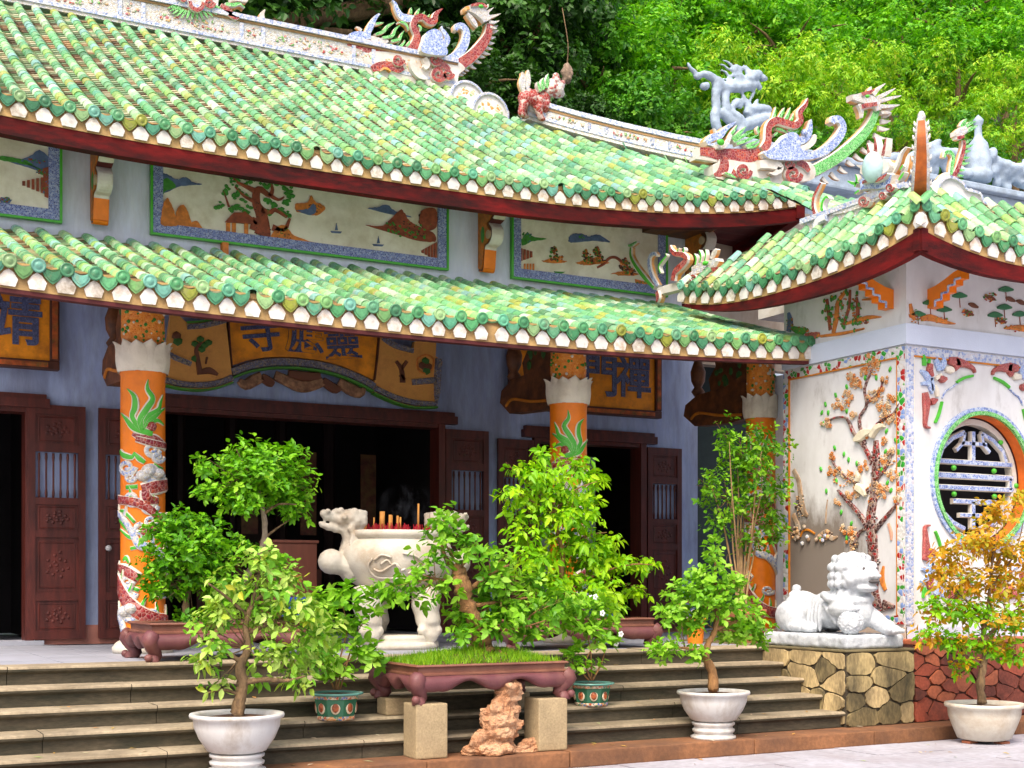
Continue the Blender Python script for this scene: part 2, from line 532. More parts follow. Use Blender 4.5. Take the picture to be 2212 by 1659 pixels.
for k in range(0, 5):
    y = TY - TREAD * k; z = TZ - RISE * k
    x = -3.0
    rr = random.Random(20 + k)
    while x < XC - .01:
        L = rr.uniform(1.5, 2.4)
        x1 = min(XC, x + L)
        if XC - x1 < .6: x1 = XC
        pr = step_profile(y, z + rr.uniform(-.003, .003), RISE)
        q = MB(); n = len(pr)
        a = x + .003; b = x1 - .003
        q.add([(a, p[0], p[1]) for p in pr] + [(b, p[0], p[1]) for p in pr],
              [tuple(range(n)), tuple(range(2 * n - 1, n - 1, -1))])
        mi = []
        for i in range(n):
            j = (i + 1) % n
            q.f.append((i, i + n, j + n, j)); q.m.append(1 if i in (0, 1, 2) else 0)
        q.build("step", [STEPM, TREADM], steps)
        x = x1
# low rust-stained kerb that runs on to the right of the steps
KY = 9.72
x = -3.0; rr = random.Random(77)
kerb = MB(); kerb.box((-3.0, KY + .05, 0.0), (16, 10.15, 0.08))
kerb = structure(kerb.build("kerb", KERBM))
while x < 15.9:
    x1 = min(16, x + rr.uniform(1.3, 2.1))
    q = MB(); q.bbox((x + .003, KY + rr.uniform(-.006, .006), 0.0), (x1 - .003, 10.14, 0.14 + rr.uniform(-.004, .004)), .012)
    q.build("kerb_stone", KERBM, kerb)
    x = x1

# ------------------------------------------------------------------ crazy-paved cheek wall and pavilion plinth
def clip(poly, a, b, c):
    out = []
    n = len(poly)
    for i in range(n):
        p, q = poly[i], poly[(i + 1) % n]
        dp = a * p[0] + b * p[1] - c; dq = a * q[0] + b * q[1] - c
        if dp <= 0: out.append(p)
        if dp * dq < 0:
            t = dp / (dp - dq)
            out.append((p[0] + (q[0] - p[0]) * t, p[1] + (q[1] - p[1]) * t))
    return out
def cells(w, h, n, seed, relax=1, an=1.55):
    return [[(p[0], p[1] / an) for p in c] for c in cells0(w, h * an, n, seed, relax)]
def cells0(w, h, n, seed, relax=1):
    rr = random.Random(seed)
    pts = [(rr.uniform(0, w), rr.uniform(0, h)) for _ in range(n)]
    for it in range(relax + 1):
        res = []
        for i, p in enumerate(pts):
            poly = [(0, 0), (w, 0), (w, h), (0, h)]
            for j, q in enumerate(pts):
                if i == j: continue
                a, b = q[0] - p[0], q[1] - p[1]
                c = (q[0] ** 2 + q[1] ** 2 - p[0] ** 2 - p[1] ** 2) / 2
                poly = clip(poly, a, b, c)
                if len(poly) < 3: break
            res.append(poly)
        if it < relax:
            pts = [(sum(v[0] for v in c) / len(c), sum(v[1] for v in c) / len(c)) if len(c) > 2 else p for c, p in zip(res, pts)]
    return [c for c in res if len(c) > 2]
def shrink(poly, d):
    cx = sum(p[0] for p in poly) / len(poly); cy = sum(p[1] for p in poly) / len(poly)
    out = []
    for p in poly:
        l = math.hypot(p[0] - cx, p[1] - cy)
        k = max(.3, 1 - d / max(l, .01))
        out.append((cx + (p[0] - cx) * k, cy + (p[1] - cy) * k))
    return out
CHEEK = M("yellow_brown_fieldstone", (.42, .32, .15), .8, .40, 3.2, (.035, .030, .018), .92, 2.3, .50, stretch=(1, 1, .40), bump=.5, bscale=30, fine=.3)
CHEEK2 = M("dark_mossy_fieldstone", (.22, .165, .075), .85, .45, 3.2, (.02, .02, .012), .9, 2.0, .48, stretch=(1, 1, .45), bump=.6, bscale=30, fine=.3)
CHEEK3 = M("tan_fieldstone", (.44, .33, .165), .8, .35, 3.0, (.06, .045, .025), .85, 2.0, .53, stretch=(1, 1, .45), bump=.5, bscale=30, fine=.3)
CHEEKB = M("dark_mortar", (.045, .035, .022), .95, .3, 6)
RED1 = M("red_painted_stone", (.34, .075, .038), .7, .35, 2.5, (.09, .03, .02), .85, 2.4, .52, bump=.4, bscale=30, fine=.2)
RED2 = M("brick_red_stone", (.42, .12, .055), .7, .3, 2.5, (.12, .04, .02), .8, 2.0, .54, bump=.4, bscale=30, fine=.2)
RED3 = M("dark_red_stone", (.20, .05, .03), .75, .4, 2.5, (.05, .02, .015), .85, 2.2, .5, bump=.5, bscale=30, fine=.25)
REDB = M("brown_mortar", (.06, .022, .016), .95, .3, 6)
def stonewall(par, org, hdir, w, h, nrm, n, seed, mats, gap=.011, th=.022):
    rr = random.Random(seed)
    for c in cells(w, h, n, seed):
        c = shrink(c, gap)
        # rounded corners
        r2 = []
        for i in range(len(c)):
            p, q, s = c[i - 1], c[i], c[(i + 1) % len(c)]
            r2.append((q[0] + (p[0] - q[0]) * .16, q[1] + (p[1] - q[1]) * .16))
            r2.append((q[0] + (s[0] - q[0]) * .16, q[1] + (s[1] - q[1]) * .16))
        r3 = []
        for i in range(len(r2)):
            p, w2 = r2[i], r2[(i + 1) % len(r2)]
            for t in (0, .34, .67):
                x_, y_ = p[0] + (w2[0] - p[0]) * t, p[1] + (w2[1] - p[1]) * t
                r3.append((min(w - .002, max(.002, x_ + .016 * noise.noise(V((x_ * 16, y_ * 16, seed))))), min(h - .002, max(.002, y_ + .016 * noise.noise(V((x_ * 16, y_ * 16, seed + 9)))))))
        r2 = r3
        q = MB()
        q.plate([V(org) + V(hdir) * p[0] + V((0, 0, p[1])) for p in r2], nrm, th + rr.uniform(-.012, .012))
        o_ = q.build("stone", rr.choice(mats), par)
cheek = thing("stair_cheek_wall", (9.6, 10.7, .14), "mossy yellow-brown crazy-paved stair wall under the white lion", "wall")
q = MB(); q.box((XC, 10.1, .14), (10.05, 13.0, TZ - .012)); q.build("core", CHEEKB, cheek)
stonewall(cheek, (XC, 11.6, .14), (0, -1, 0), 1.5, .735, (-1, 0, 0), 17, 4, [CHEEK, CHEEK2, CHEEK3, CHEEK])
stonewall(cheek, (XC, 10.1, .14), (1, 0, 0), .90, .735, (0, -1, 0), 10, 9, [CHEEK, CHEEK3, CHEEK2])
q = MB(); q.bbox((XC - .02, 10.08, TZ - .012), (10.055, 13.0, TZ + .012), .008); q.build("cap", M("mossy_cap", (.20, .16, .08), .9, .4, 4, (.04, .04, .02), .8, 4, .5), cheek)
plinth = thing("pavilion_plinth", (12, 10.6, .14), "red painted crazy-paved stone plinth below the round window", "wall")
q = MB(); q.box((10.06, 10.12, .14), (15.5, 13.4, .93)); q.build("core", REDB, plinth)
stonewall(plinth, (10.06, 10.12, .14), (1, 0, 0), 3.0, .79, (0, -1, 0), 46, 12, [RED1, RED2, RED1, RED3])
q = MB(); q.bbox((10.06, 10.09, .932), (15.5, 13.4, .98), .01); q.build("cap", RED2, plinth)

# ================================================================== tiled roofs
TILE_O = glaze("glazed_tile", 'object', TILE_STOPS)
TILE_A = glaze("glazed_tile_field", 'attr', TILE_STOPS)
PAN_A = glaze("pan_tile_field", 'attr', [(.26, .30, .19), (.13, .17, .09), (.42, .40, .30), (.13, .07, .035), (.07, .14, .06), (.26, .16, .09), (.19, .28, .17), (.08, .055, .03), (.38, .33, .23), (.14, .19, .12)], .6)  # brown and green pans, darkened further to imitate shade in the channels
EDGE_O = glaze("eave_tile_glaze", 'object', [(.05, .19, .09), (.07, .25, .11), (.10, .30, .15), (.08, .27, .18), (.15, .32, .12), (.06, .21, .12), (.14, .35, .30), (.23, .37, .18), (.05, .17, .09), (.24, .26, .04), (.11, .30, .18)], .3, (.30, .26, .15), .35)
def cover_mesh(L, r0, r1, n=7):
    q = MB(); vs = []; fs = []
    for (y, r) in ((-L * 1.06, r1), (-.012, r0), (0, r0 * .96)):
        for k in range(n):
            a = math.pi * k / (n - 1)
            vs.append((r * math.cos(a) * 1.0, y, r * math.sin(a)))
    for i in range(2):
        for k in range(n - 1):
            fs.append((i * n + k, i * n + k + 1, (i + 1) * n + k + 1, (i + 1) * n + k))
    # thick lower lip
    for k in range(n):
        a = math.pi * k / (n - 1)
        vs.append((r0 * .80 * math.cos(a), -.002, r0 * .80 * math.sin(a)))
    for k in range(n - 1):
        fs.append((2 * n + k, 2 * n + k + 1, 3 * n + k + 1, 3 * n + k))
    q.add(vs, fs)
    return q
CL = 0.172
COVER = cover_mesh(CL, .062, .053)
COVER_ME = COVER.mesh("cover_tile", TILE_O, True)
# eave pieces, local x lateral, y outward, z up
q = MB()
q.lathe([(.062, 0), (.062, .016), (.052, .022), (.046, .017), (.030, .017), (.024, .023), (0.001, .024)], n=14, cap=False)
DISC = MB(); DISC.add([(v[0], v[2], v[1]) for v in q.v], [f[::-1] for f in q.f]); DISC_ME = DISC.mesh("eave_disc", EDGE_O, True)
def heart(w, h):
    pts = []
    for k in range(9):
        t = -1 + 2 * k / 8
        pts.append((t * w, -.045 * (1 - t * t)))
    pts += [(w * 1.0, -h * .36), (w * .80, -h * .62), (w * .48, -h * .82), (.18 * w, -h * .95), (0, -h), (-.18 * w, -h * .95), (-w * .48, -h * .82), (-w * .80, -h * .62), (-w * 1.0, -h * .36)]
    return pts
q = MB(); hp = heart(.083, .150)
q.plate([(p[0], 0, p[1]) for p in hp], (0, 1, 0), .016)
hp2 = [(p[0] * .72, p[1] * .66 - .028) for p in hp]
q.plate([(p[0], .016, p[1]) for p in hp2], (0, 1, 0), .006)
DRIP_ME = q.mesh("drip_tile", EDGE_O)
q = MB()
q.plate([(-.062, 0, 0), (.062, 0, 0), (.082, 0, .062), (.040, 0, .120), (0, 0, .145), (-.040, 0, .120), (-.082, 0, .062)], (0, 1, 0), .016)
SCALS = [q.mesh("eave_scallop", m_) for m_ in (TRIMWHITE, TRIMWHITE, M("grimy_eave_tile", (.66, .62, .55), .8, .12, 9, (.26, .20, .13), .85, 10, .50), M("flaking_eave_tile", (.70, .67, .62), .8, .1, 9, (.36, .24, .13), .9, 7, .54))]

ALLCOV = []
def roof_field(roof, cols, pan=True, mat_base=CLAY, pan_step=.115):
    """cols: list of (path eave->top as points, lateral unit vector). Adds cover tiles (queued), pan tiles, base."""
    rr = random.Random(len(cols))
    pans = MB(); base = MB()
    for ci, (path, lat) in enumerate(cols):
        # arc length
        P = [V(p) for p in path]
        seg = [(P[i + 1] - P[i]).length for i in range(len(P) - 1)]
        T = sum(seg)
        def at(s):
            s = max(0, min(T, s))
            for i, l in enumerate(seg):
                if s <= l or i == len(seg) - 1:
                    return P[i] + (P[i + 1] - P[i]) * (s / max(l, 1e-6))
                s -= l
        s = 0.0
        wob = rr.uniform(-.006, .006)
        while s < T - .05:
            p0 = at(s); p1 = at(min(T, s + CL))
            d = (p0 - p1).normalized()
            nrm = lat.cross(d).normalized()
            if nrm.z < 0: nrm = -nrm
            x = d.cross(nrm).normalized()
            jit = rr.uniform(-.004, .004)
            m = Matrix(((x.x, d.x, nrm.x, p0.x), (x.y, d.y, nrm.y, p0.y), (x.z, d.z, nrm.z, p0.z), (0, 0, 0, 1)))
            m = m @ Matrix.Translation((wob + jit, 0, .012 + rr.uniform(-.003, .003))) @ Matrix.Rotation(rr.uniform(-.03, .03), 4, 'X')
            sc = min(1.0, (T - s) / CL) 
            ALLCOV.append((m, roof, rr.random(), depth(p0)))
            s += CL
        if ci + 1 < len(cols):
            Q = [V(p) for p in cols[ci + 1][0]]
            sq = [(Q[i + 1] - Q[i]).length for i in range(len(Q) - 1)]
            TQ = sum(sq)
            def at2(s):
                s = max(0, min(TQ, s))
                for i, l in enumerate(sq):
                    if s <= l or i == len(sq) - 1:
                        return Q[i] + (Q[i + 1] - Q[i]) * (s / max(l, 1e-6))
                    s -= l
            TM = min(T, TQ) if abs(T - TQ) > .5 else max(T, TQ)
            nrm = lat.cross((P[0] - P[-1])).normalized()
            if nrm.z < 0: nrm = -nrm
            s = -.01
            while s < TM:
                e = min(s + pan_step * 1.25, TM)
                a0, b0 = at(s), at2(s); a1, b1 = at(e), at2(e)
                vs = []
                for (a, b, h) in ((a0, b0, .020), (a1, b1, .002)):
                    for t, dz in ((.18, 0), (.5, -.016), (.82, 0)):
                        vs.append(a.lerp(b, t) + nrm * (h + dz))
                lo = [a0.lerp(b0, t) + nrm * dz for t, dz in ((.18, .004), (.5, -.012), (.82, .004))]
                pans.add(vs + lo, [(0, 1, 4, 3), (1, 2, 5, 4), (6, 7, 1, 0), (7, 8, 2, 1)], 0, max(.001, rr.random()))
                s += pan_step
            # base sheet
            n = 10
            vs = []
            for i in range(n + 1):
                vs.append(at(T * i / n) - nrm * .02); vs.append(at2(TQ * i / n) - nrm * .02)
            base.add(vs, [(2 * i, 2 * i + 1, 2 * i + 3, 2 * i + 2) for i in range(n)])
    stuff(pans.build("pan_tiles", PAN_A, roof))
    base.build("roof_deck", mat_base, roof)
def eave_trim(roof, pts, out, half=None, board_drop=0.0):
    """pts: points along the eave under the cover-tile centres (bottom of the white scallops)"""
    out = V(out)
    for i, p in enumerate(pts):
        p = V(p)
        a = V(pts[max(i - 1, 0)]); b = V(pts[min(i + 1, len(pts) - 1)])
        lat = (b - a).normalized()
        up = lat.cross(out); 
        if up.z < 0: up = -up
        def mt(o):
            l = up.cross(out) if False else out.cross(up)
            return Matrix(((l.x, out.x, up.x, o.x), (l.y, out.y, up.y, o.y), (l.z, out.z, up.z, o.z), (0, 0, 0, 1)))
        rr = random.Random(i * 7 + int(p.x * 100))
        t1 = Matrix.Rotation(rr.uniform(-.06, .06), 4, 'Y')
        if rr.random() > .02:
            put("eave_disc", DISC_ME, roof, mt(p + up * (.205 + rr.uniform(-.006, .006)) + out * .02) @ Matrix.Rotation(rr.uniform(-.10, .04), 4, 'X'))
        put("eave_scallop", rr.choice(SCALS), roof, mt(p + up * (.004) - out * .012) @ Matrix.Rotation(rr.uniform(-.03, .03), 4, 'Y') @ Matrix.Scale(rr.uniform(.88, 1.05), 4, (1, 0, 0)))
        if i + 1 < len(pts):
            if rr.random() > .015:
                c = (p + V(pts[i + 1])) / 2
                put("drip_tile", DRIP_ME, roof, mt(c + up * (.222 + rr.uniform(-.008, .008)) + out * .006) @ t1 @ Matrix.Rotation(rr.uniform(-.08, .02), 4, 'X'))
    # ochre board behind
    q = MB(); n = len(pts); vs = []; fs = []
    for p in pts:
        p = V(p)
        for (dz, dy) in ((-.012, -.018), (.215, -.018), (.215, -.07), (-.012, -.07)):
            vs.append(p + V((0, 0, dz)) + out * dy)
    for i in range(n - 1):
        for k in range(4):
            k2 = (k + 1) % 4
            fs.append((i * 4 + k, i * 4 + k2, i * 4 + 4 + k2, i * 4 + 4 + k))
    fs += [(0, 1, 2, 3), tuple((n - 1) * 4 + k for k in (3, 2, 1, 0))]
    q.add(vs, fs)
    q.build("eave_board", TRIMOCH, roof)
def strip(pts, h0, h1, d0, d1, out, h0s=None):
    """a bar following pts: heights h0..h1 below, depth d0..d1 along out"""
    q = MB(); vs = []; fs = []; out = V(out); n = len(pts)
    for i_, p in enumerate(pts):
        p = V(p)
        if h0s: h0 = h0s[i_]
        for (dz, dy) in ((h0, d0), (h1, d0), (h1, d1), (h0, d1)):
            vs.append(p + V((0, 0, dz)) + out * dy)
    for i in range(n - 1):
        for k in range(4):
            k2 = (k + 1) % 4
            fs.append((i * 4 + k, i * 4 + k2, i * 4 + 4 + k2, i * 4 + 4 + k))
    fs += [(0, 1, 2, 3), tuple((n - 1) * 4 + k for k in (3, 2, 1, 0))]
    q.add(vs, fs)
    return q

hall = thing("temple_hall", (5.4, 15.3, TZ), "long temple hall with double green tiled roof and pale blue walls", "temple")
WY = 15.3
PITCH = .242
# ---- lower roof
XL = [10.205 - .2331 * i for i in range(40)][::-1]
def zlow(X): return 3.968 + .140 * (abs(X - 5.2) / 5.0) ** 2.2
lroof = MB()
EYL = 11.85
for X in (XL[0],):
    pass
lo_pts = [(X, EYL, zlow(X)) for X in XL]
sof = MB()
vs = []
for X in XL:
    vs += [(X, EYL + .06, zlow(X) + .03), (X * 1.038, WY, 5.20)]
sof.add(vs, [(2 * i, 2 * i + 1, 2 * i + 3, 2 * i + 2) for i in range(len(XL) - 1)])
lroof = sof.build("lower_roof", DARKWOOD, hall)
lroof["label"] = "lower skirt roof of mottled green glazed tiles over the porch"
cols = []
for X in XL:
    ze = zlow(X) + .185
    path = []
    for k in range(7):
        t = k / 6
        path.append((X * (1 + .038 * t), EYL + (WY - EYL) * t, ze + (5.375 - ze) * (t * .94 + .06 * t * t)))
    cols.append((path, V((1, 0, 0))))
roof_field(lroof, cols)
eave_trim(lroof, lo_pts, (0, -1, 0))
strip(lo_pts, -.048, -.014, -.02, -.11, (0, -1, 0)).build("eave_beam", DARKRED, lroof)
# rafters under the porch roof
rf = MB()
for i in range(0, len(XL), 2):
    X = XL[i]
    q = MB()
    vs = []
    for (y, z) in ((EYL + .2, zlow(X) - .02), (WY - .02, 5.10)):
        for dx, dz in ((-.035, 0), (.035, 0), (.035, .09), (-.035, .09)):
            vs.append((X + dx, y, z + dz))
    q.add(vs, [(0, 1, 5, 4), (1, 2, 6, 5), (2, 3, 7, 6), (3, 0, 4, 7), (0, 3, 2, 1), (4, 5, 6, 7)])
    q.build("rafter", DARKWOOD, lroof)
# right verge of the lower roof
q = MB(); p0 = V((10.215, EYL + .05, zlow(10.2) + .05)); p1 = V((10.63, WY, 5.28))
q.add([p0, p1, p1 + V((0, 0, .12)), p0 + V((0, 0, .12)), p0 + V((.028, 0, 0)), p1 + V((.028, 0, 0)), p1 + V((.028, 0, .12)), p0 + V((.028, 0, .12))],
      [(0, 3, 2, 1), (4, 5, 6, 7), (3, 7, 6, 2), (0, 4, 7, 3), (0, 1, 5, 4), (1, 2, 6, 5)])
q.build("verge", PLAST, lroof)

# ---- upper roof
EYU, RYU, ZR = 14.2, 19.5, 9.50
XU1 = 12.16
XU = [XU1 - PITCH * i for i in range(52)][::-1]
def zup(X): return 6.18 + .53 * min(1.3, abs(X - 5.4) / 6.76) ** 3.2
TOPL = [(-9, 19.5), (9.45, 19.5), (9.66, 18.2), (10.75, 17.1), (11.7, 15.9), (12.17, 14.6)]
def ytop(X):
    for (a, b), (c, d) in zip(TOPL, TOPL[1:]):
        if a <= X <= c: return b + (d - b) * (X - a) / (c - a)
    return 14.6
def zroof(X, Y):
    ze = zup(X) + .185
    t = (Y - EYU) / (RYU - EYU)
    return ze + (ZR - ze) * (.90 * t + .10 * t * t)
up_pts = [(X, EYU, zup(X)) for X in XU]
# soffit / timber underside
sof = MB(); vs = []
for X in XU:
    vs += [(X, EYU + .05, zup(X) + .02), (X, EYU + .6, zup(X) + .14), (X, WY + .2, zup(min(X, 10)) + .55)]
sof.add(vs, [f for i in range(len(XU) - 1) for f in ((3 * i, 3 * i + 1, 3 * i + 4, 3 * i + 3), (3 * i + 1, 3 * i + 2, 3 * i + 5, 3 * i + 4))])
uroof = sof.build("upper_roof", DARKRED, hall)
uroof["label"] = "upper roof of mottled green glazed tiles with upturned corner"
cols = []
for X in XU:
    yt = ytop(X); path = []
    for k in range(9):
        Y = EYU + (yt - EYU) * k / 8
        path.append((X, Y, zroof(X, Y)))
    cols.append((path, V((1, 0, 0))))
roof_field(uroof, cols)
eave_trim(uroof, up_pts, (0, -1, 0))
strip(up_pts, -.19, -.014, -.025, -.16, (0, -1, 0)).build("eave_beam", REDBEAM, uroof)
# side (right) slope of the upper roof, its eave and soffit
def zside(Y): return zup(XU1) - .42 * min(1, max(0, (Y - EYU)) / 2.8) ** .8
side_pts = [(XU1, EYU + PITCH * i, zside(EYU + PITCH * i)) for i in range(0, 17)]
cols = []
for p in side_pts[1:]:
    Y = p[1]
    xt = 12.17
    for (a, b), (c, d) in zip(TOPL[1:], TOPL[2:]):
        if d <= Y <= b: xt = a + (c - a) * (b - Y) / (b - d)
    zt = zroof(xt, Y)
    path = [(XU1 + (xt - XU1) * k / 4, Y, p[2] + .185 + (zt - p[2] - .185) * k / 4) for k in range(5)]
    if (V(path[0]) - V(path[-1])).length > .15: cols.append((path, V((0, -1, 0))))
roof_field(uroof, cols)
eave_trim(uroof, side_pts[::-1], (1, 0, 0))
sb = strip(side_pts, -.19, -.014, -.025, -.16, (1, 0, 0)); sb.build("eave_beam", REDBEAM, uroof)
sof = MB(); vs = []
for p in side_pts:
    vs += [(p[0] - .03, p[1], p[2] - .03), (10.95, p[1], 6.50)]
sof.add(vs, [(2 * i, 2 * i + 1, 2 * i + 3, 2 * i + 2) for i in range(len(side_pts) - 1)])
sof.build("side_soffit", DARKRED, uroof)
# gable wall behind the raking ridge and the back slope (closes the roof)
q = MB()
q.add([(-1.5, 19.5, ZR), (9.5, 19.5, ZR), (11.6, 25, 6.4), (-3.5, 25, 6.4)], [(0, 1, 2, 3)])
q.add([(9.45, 19.5, ZR), (9.66, 18.2, zroof(9.66, 18.2)), (11.5, 21, 6.4), (11.6, 25, 6.4)], [(0, 1, 2, 3)])
q.add([(9.66, 18.2, zroof(9.66, 18.2)), (12.1, 18.0, 6.3), (11.6, 25, 6.3)], [(0, 1, 2)])
q.build("back_slope", TILE_A, uroof)

# ---- ridges
def ridge(par, path, h, th, seg_lens, name="ridge"):
    """white mosaic ridge wall along path (bottom line), with framed flower panels"""
    q = strip(path, 0, h, -th / 2, th / 2, (0, -1, 0)); o = q.build(name, MWHITE, par)
    strip(path, h, h + .07, -th / 2 - .05, th / 2 + .05, (0, -1, 0)).build("coping", MPALE, o)
    strip(path, h - .035, h - .004, -th / 2 - .02, th / 2 + .02, (0, -1, 0)).build("moulding", M("dull_ochre_line", (.34, .20, .09), .8, .3, 4), o)
    strip(path, .05, .10, -th / 2 - .02, th / 2 + .02, (0, -1, 0)).build("band", MPALE, o)
    L = [(V(path[i + 1]) - V(path[i])).length for i in range(len(path) - 1)]
    def at(s):
        for i, l in enumerate(L):
            if s <= l or i == len(L) - 1: return V(path[i]).lerp(V(path[i + 1]), s / l)
            s -= l
    s = 0; k = 0; T = sum(L)
    rr = random.Random(int(T * 10))
    FLO = mosaic("flower_mosaic", [(.52, .48, .40), (.42, .06, .05), (.50, .30, .14), (.16, .36, .10), (.56, .34, .14), (.55, .52, .46), (.46, .14, .16), (.20, .40, .14)], 24, (.55, .50, .42), .05)
    while s < T - .05:
        p = at(s)
        m = MB(); m.box((p.x - .03, p.y - th / 2 - .02, p.z + .10), (p.x + .03, p.y + .05, p.z + h - .05)); m.build("post", MPALE, o)
        l = seg_lens[k % len(seg_lens)]; e = min(T, s + l)
        a = at(s + l * .12); b = at(min(T, s + l * .88))
        if e - s > .3:
            m = MB()
            # raised flower sprays: many small petals
            for j in range(int(26 * (e - s))):
                t = rr.random(); c = a.lerp(b, t)
                zc = c.z + .10 + (h - .15) * (.5 + .36 * rr.uniform(-1, 1) * (1 - .5 * abs(2 * t - 1)))
                m.ball((c.x, c.y - th / 2 - .004, zc), (rr.uniform(.018, .042), .012, rr.uniform(.016, .034)), 1)
            stuff(m.build("flower_relief", FLO, o))
        s = e; k += 1
    return o
rp = [(-1.2 + .0, 19.62, ZR + .06), (9.5, 19.62, ZR + .06)]
rp = [(2.33 - 1.78 * 2, 19.62, ZR + .06), (9.46, 19.62, ZR + .06)]
ridge(uroof, rp, .40, .22, [.33, 1.45], "main_ridge")
hp_ = [(9.86, 17.98), (10.1, 17.75), (10.4, 17.45), (10.9, 16.95), (11.4, 16.35), (11.75, 15.85)]
hp3 = [(a, b, zroof(a, b) + .05) for a, b in hp_]
ridge(uroof, hp3, .25, .20, [.28, .75], "hip_ridge")
# stepped white scroll where the main ridge drops to the hip ridge
def scroll(par, c, r, depth_, name="ridge_scroll"):
    q = MB()
    pts = []
    for k in range(13):
        a = math.pi * k / 12
        pts.append((c[0] + r * math.cos(a), c[1], c[2] + r * math.sin(a)))
    pts = [(c[0] + r, c[1], c[2] - .55)] + pts + [(c[0] - r, c[1], c[2] - .55)]
    q.plate([V(p) + V((0, depth_, 0)) for p in pts], (0, -1, 0), depth_)
    inner = [(c[0] + (p[0] - c[0]) * .74, c[1], c[2] + (p[2] - c[2]) * (.74 if p[2] >= c[2] else 1)) for p in pts]
    o = q.build(name, WHITE, par)
    m = MB(); m.plate(inner, (0, -1, 0), .012); m.build("inlay", mosaic("scroll_inlay", [(.74, .70, .60), (.60, .30, .08), (.72, .70, .66), (.30, .42, .20), (.75, .72, .66), (.62, .52, .30)], 18, (.74, .72, .66), .1), o)
    m = MB()
    P = [V(p) + V((0, 0, 0)) for p in cr([(p[0] * 1, p[1] - .004, p[2]) for p in pts], 2)]
    m.ribbon(P, [V((0, -1, 0))] * len(P), [.022] * len(P), .03); m.build("rim", [MPALE, WHITE, WHITE], o)
s1 = PY(1006, 214, 19.0); scroll(uroof, (s1.x, 18.95, s1.z - .05), .30, .80)
s2 = PY(1052, 242, 18.3); scroll(uroof, (s2.x, 18.2, s2.z - .06), .30, .80)
# ================================================================== hall walls and interior
hw = MB()
T_ = .30
def wbox(x0, x1, z0, z1):
    hw.box((x0, WY, z0), (x1, WY + T_, z1))
DOORS = [(.55, 2.30, 3.46), (3.58, 7.22, 3.56), (8.50, 10.25, 3.46)]
xs = [-1.0]
for (a, b, t) in DOORS:
    wbox(xs[-1], a, TZ, 5.30); wbox(a, b, t, 5.30); xs.append(b)
wbox(xs[-1], 11.15, TZ, 5.30)
wall = hw.build("porch_wall", BLUEWALL, hall)
q = MB(); q.box((-1.0, WY + .002, 5.302), (11.0, WY + .3, 6.78)); q.build("upper_wall", UPWALL, hall)
q = MB(); q.box((10.98, WY + .31, 5.0), (11.15, 24.5, 6.6)); q.build("side_wall", GREYW, hall)
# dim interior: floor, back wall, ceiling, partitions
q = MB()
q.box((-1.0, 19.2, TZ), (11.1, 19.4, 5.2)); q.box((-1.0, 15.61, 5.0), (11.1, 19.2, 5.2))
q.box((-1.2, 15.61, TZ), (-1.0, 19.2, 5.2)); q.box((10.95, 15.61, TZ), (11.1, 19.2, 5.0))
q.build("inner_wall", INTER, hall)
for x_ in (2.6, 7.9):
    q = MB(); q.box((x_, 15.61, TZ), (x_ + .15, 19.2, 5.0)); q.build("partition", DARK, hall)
q = MB()
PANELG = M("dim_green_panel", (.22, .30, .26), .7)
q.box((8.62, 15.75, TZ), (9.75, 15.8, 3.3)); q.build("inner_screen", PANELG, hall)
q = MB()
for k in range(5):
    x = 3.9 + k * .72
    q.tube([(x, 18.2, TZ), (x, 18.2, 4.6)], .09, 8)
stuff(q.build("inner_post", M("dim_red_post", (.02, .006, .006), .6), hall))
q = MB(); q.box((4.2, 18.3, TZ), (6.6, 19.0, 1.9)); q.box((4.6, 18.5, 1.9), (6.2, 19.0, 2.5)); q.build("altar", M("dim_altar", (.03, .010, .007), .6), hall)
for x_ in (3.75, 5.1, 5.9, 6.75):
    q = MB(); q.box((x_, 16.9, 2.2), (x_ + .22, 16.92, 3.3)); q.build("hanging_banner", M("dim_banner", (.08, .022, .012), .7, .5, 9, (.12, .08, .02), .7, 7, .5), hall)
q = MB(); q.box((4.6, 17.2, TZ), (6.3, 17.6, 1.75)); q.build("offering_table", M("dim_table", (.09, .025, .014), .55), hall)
for x_ in (4.8, 5.2, 5.6, 6.0):
    q = MB(); q.lathe([(.05, 0), (.07, .05), (.03, .12), (.05, .2)], (x_, 17.4, 1.75), 12); q.build("altar_vase", M("dim_brass", (.22, .13, .03), .35), hall, True)
# base course of the wall
for a, b in ((2.32, 3.56), (7.24, 8.48), (10.27, 11.15)):
    q = MB(); q.box((a, WY - .012, TZ), (b, WY, 1.10))
    q.build("base_course", M("red_brown_skirting", (.30, .12, .09), .7, .2, 6), hall)
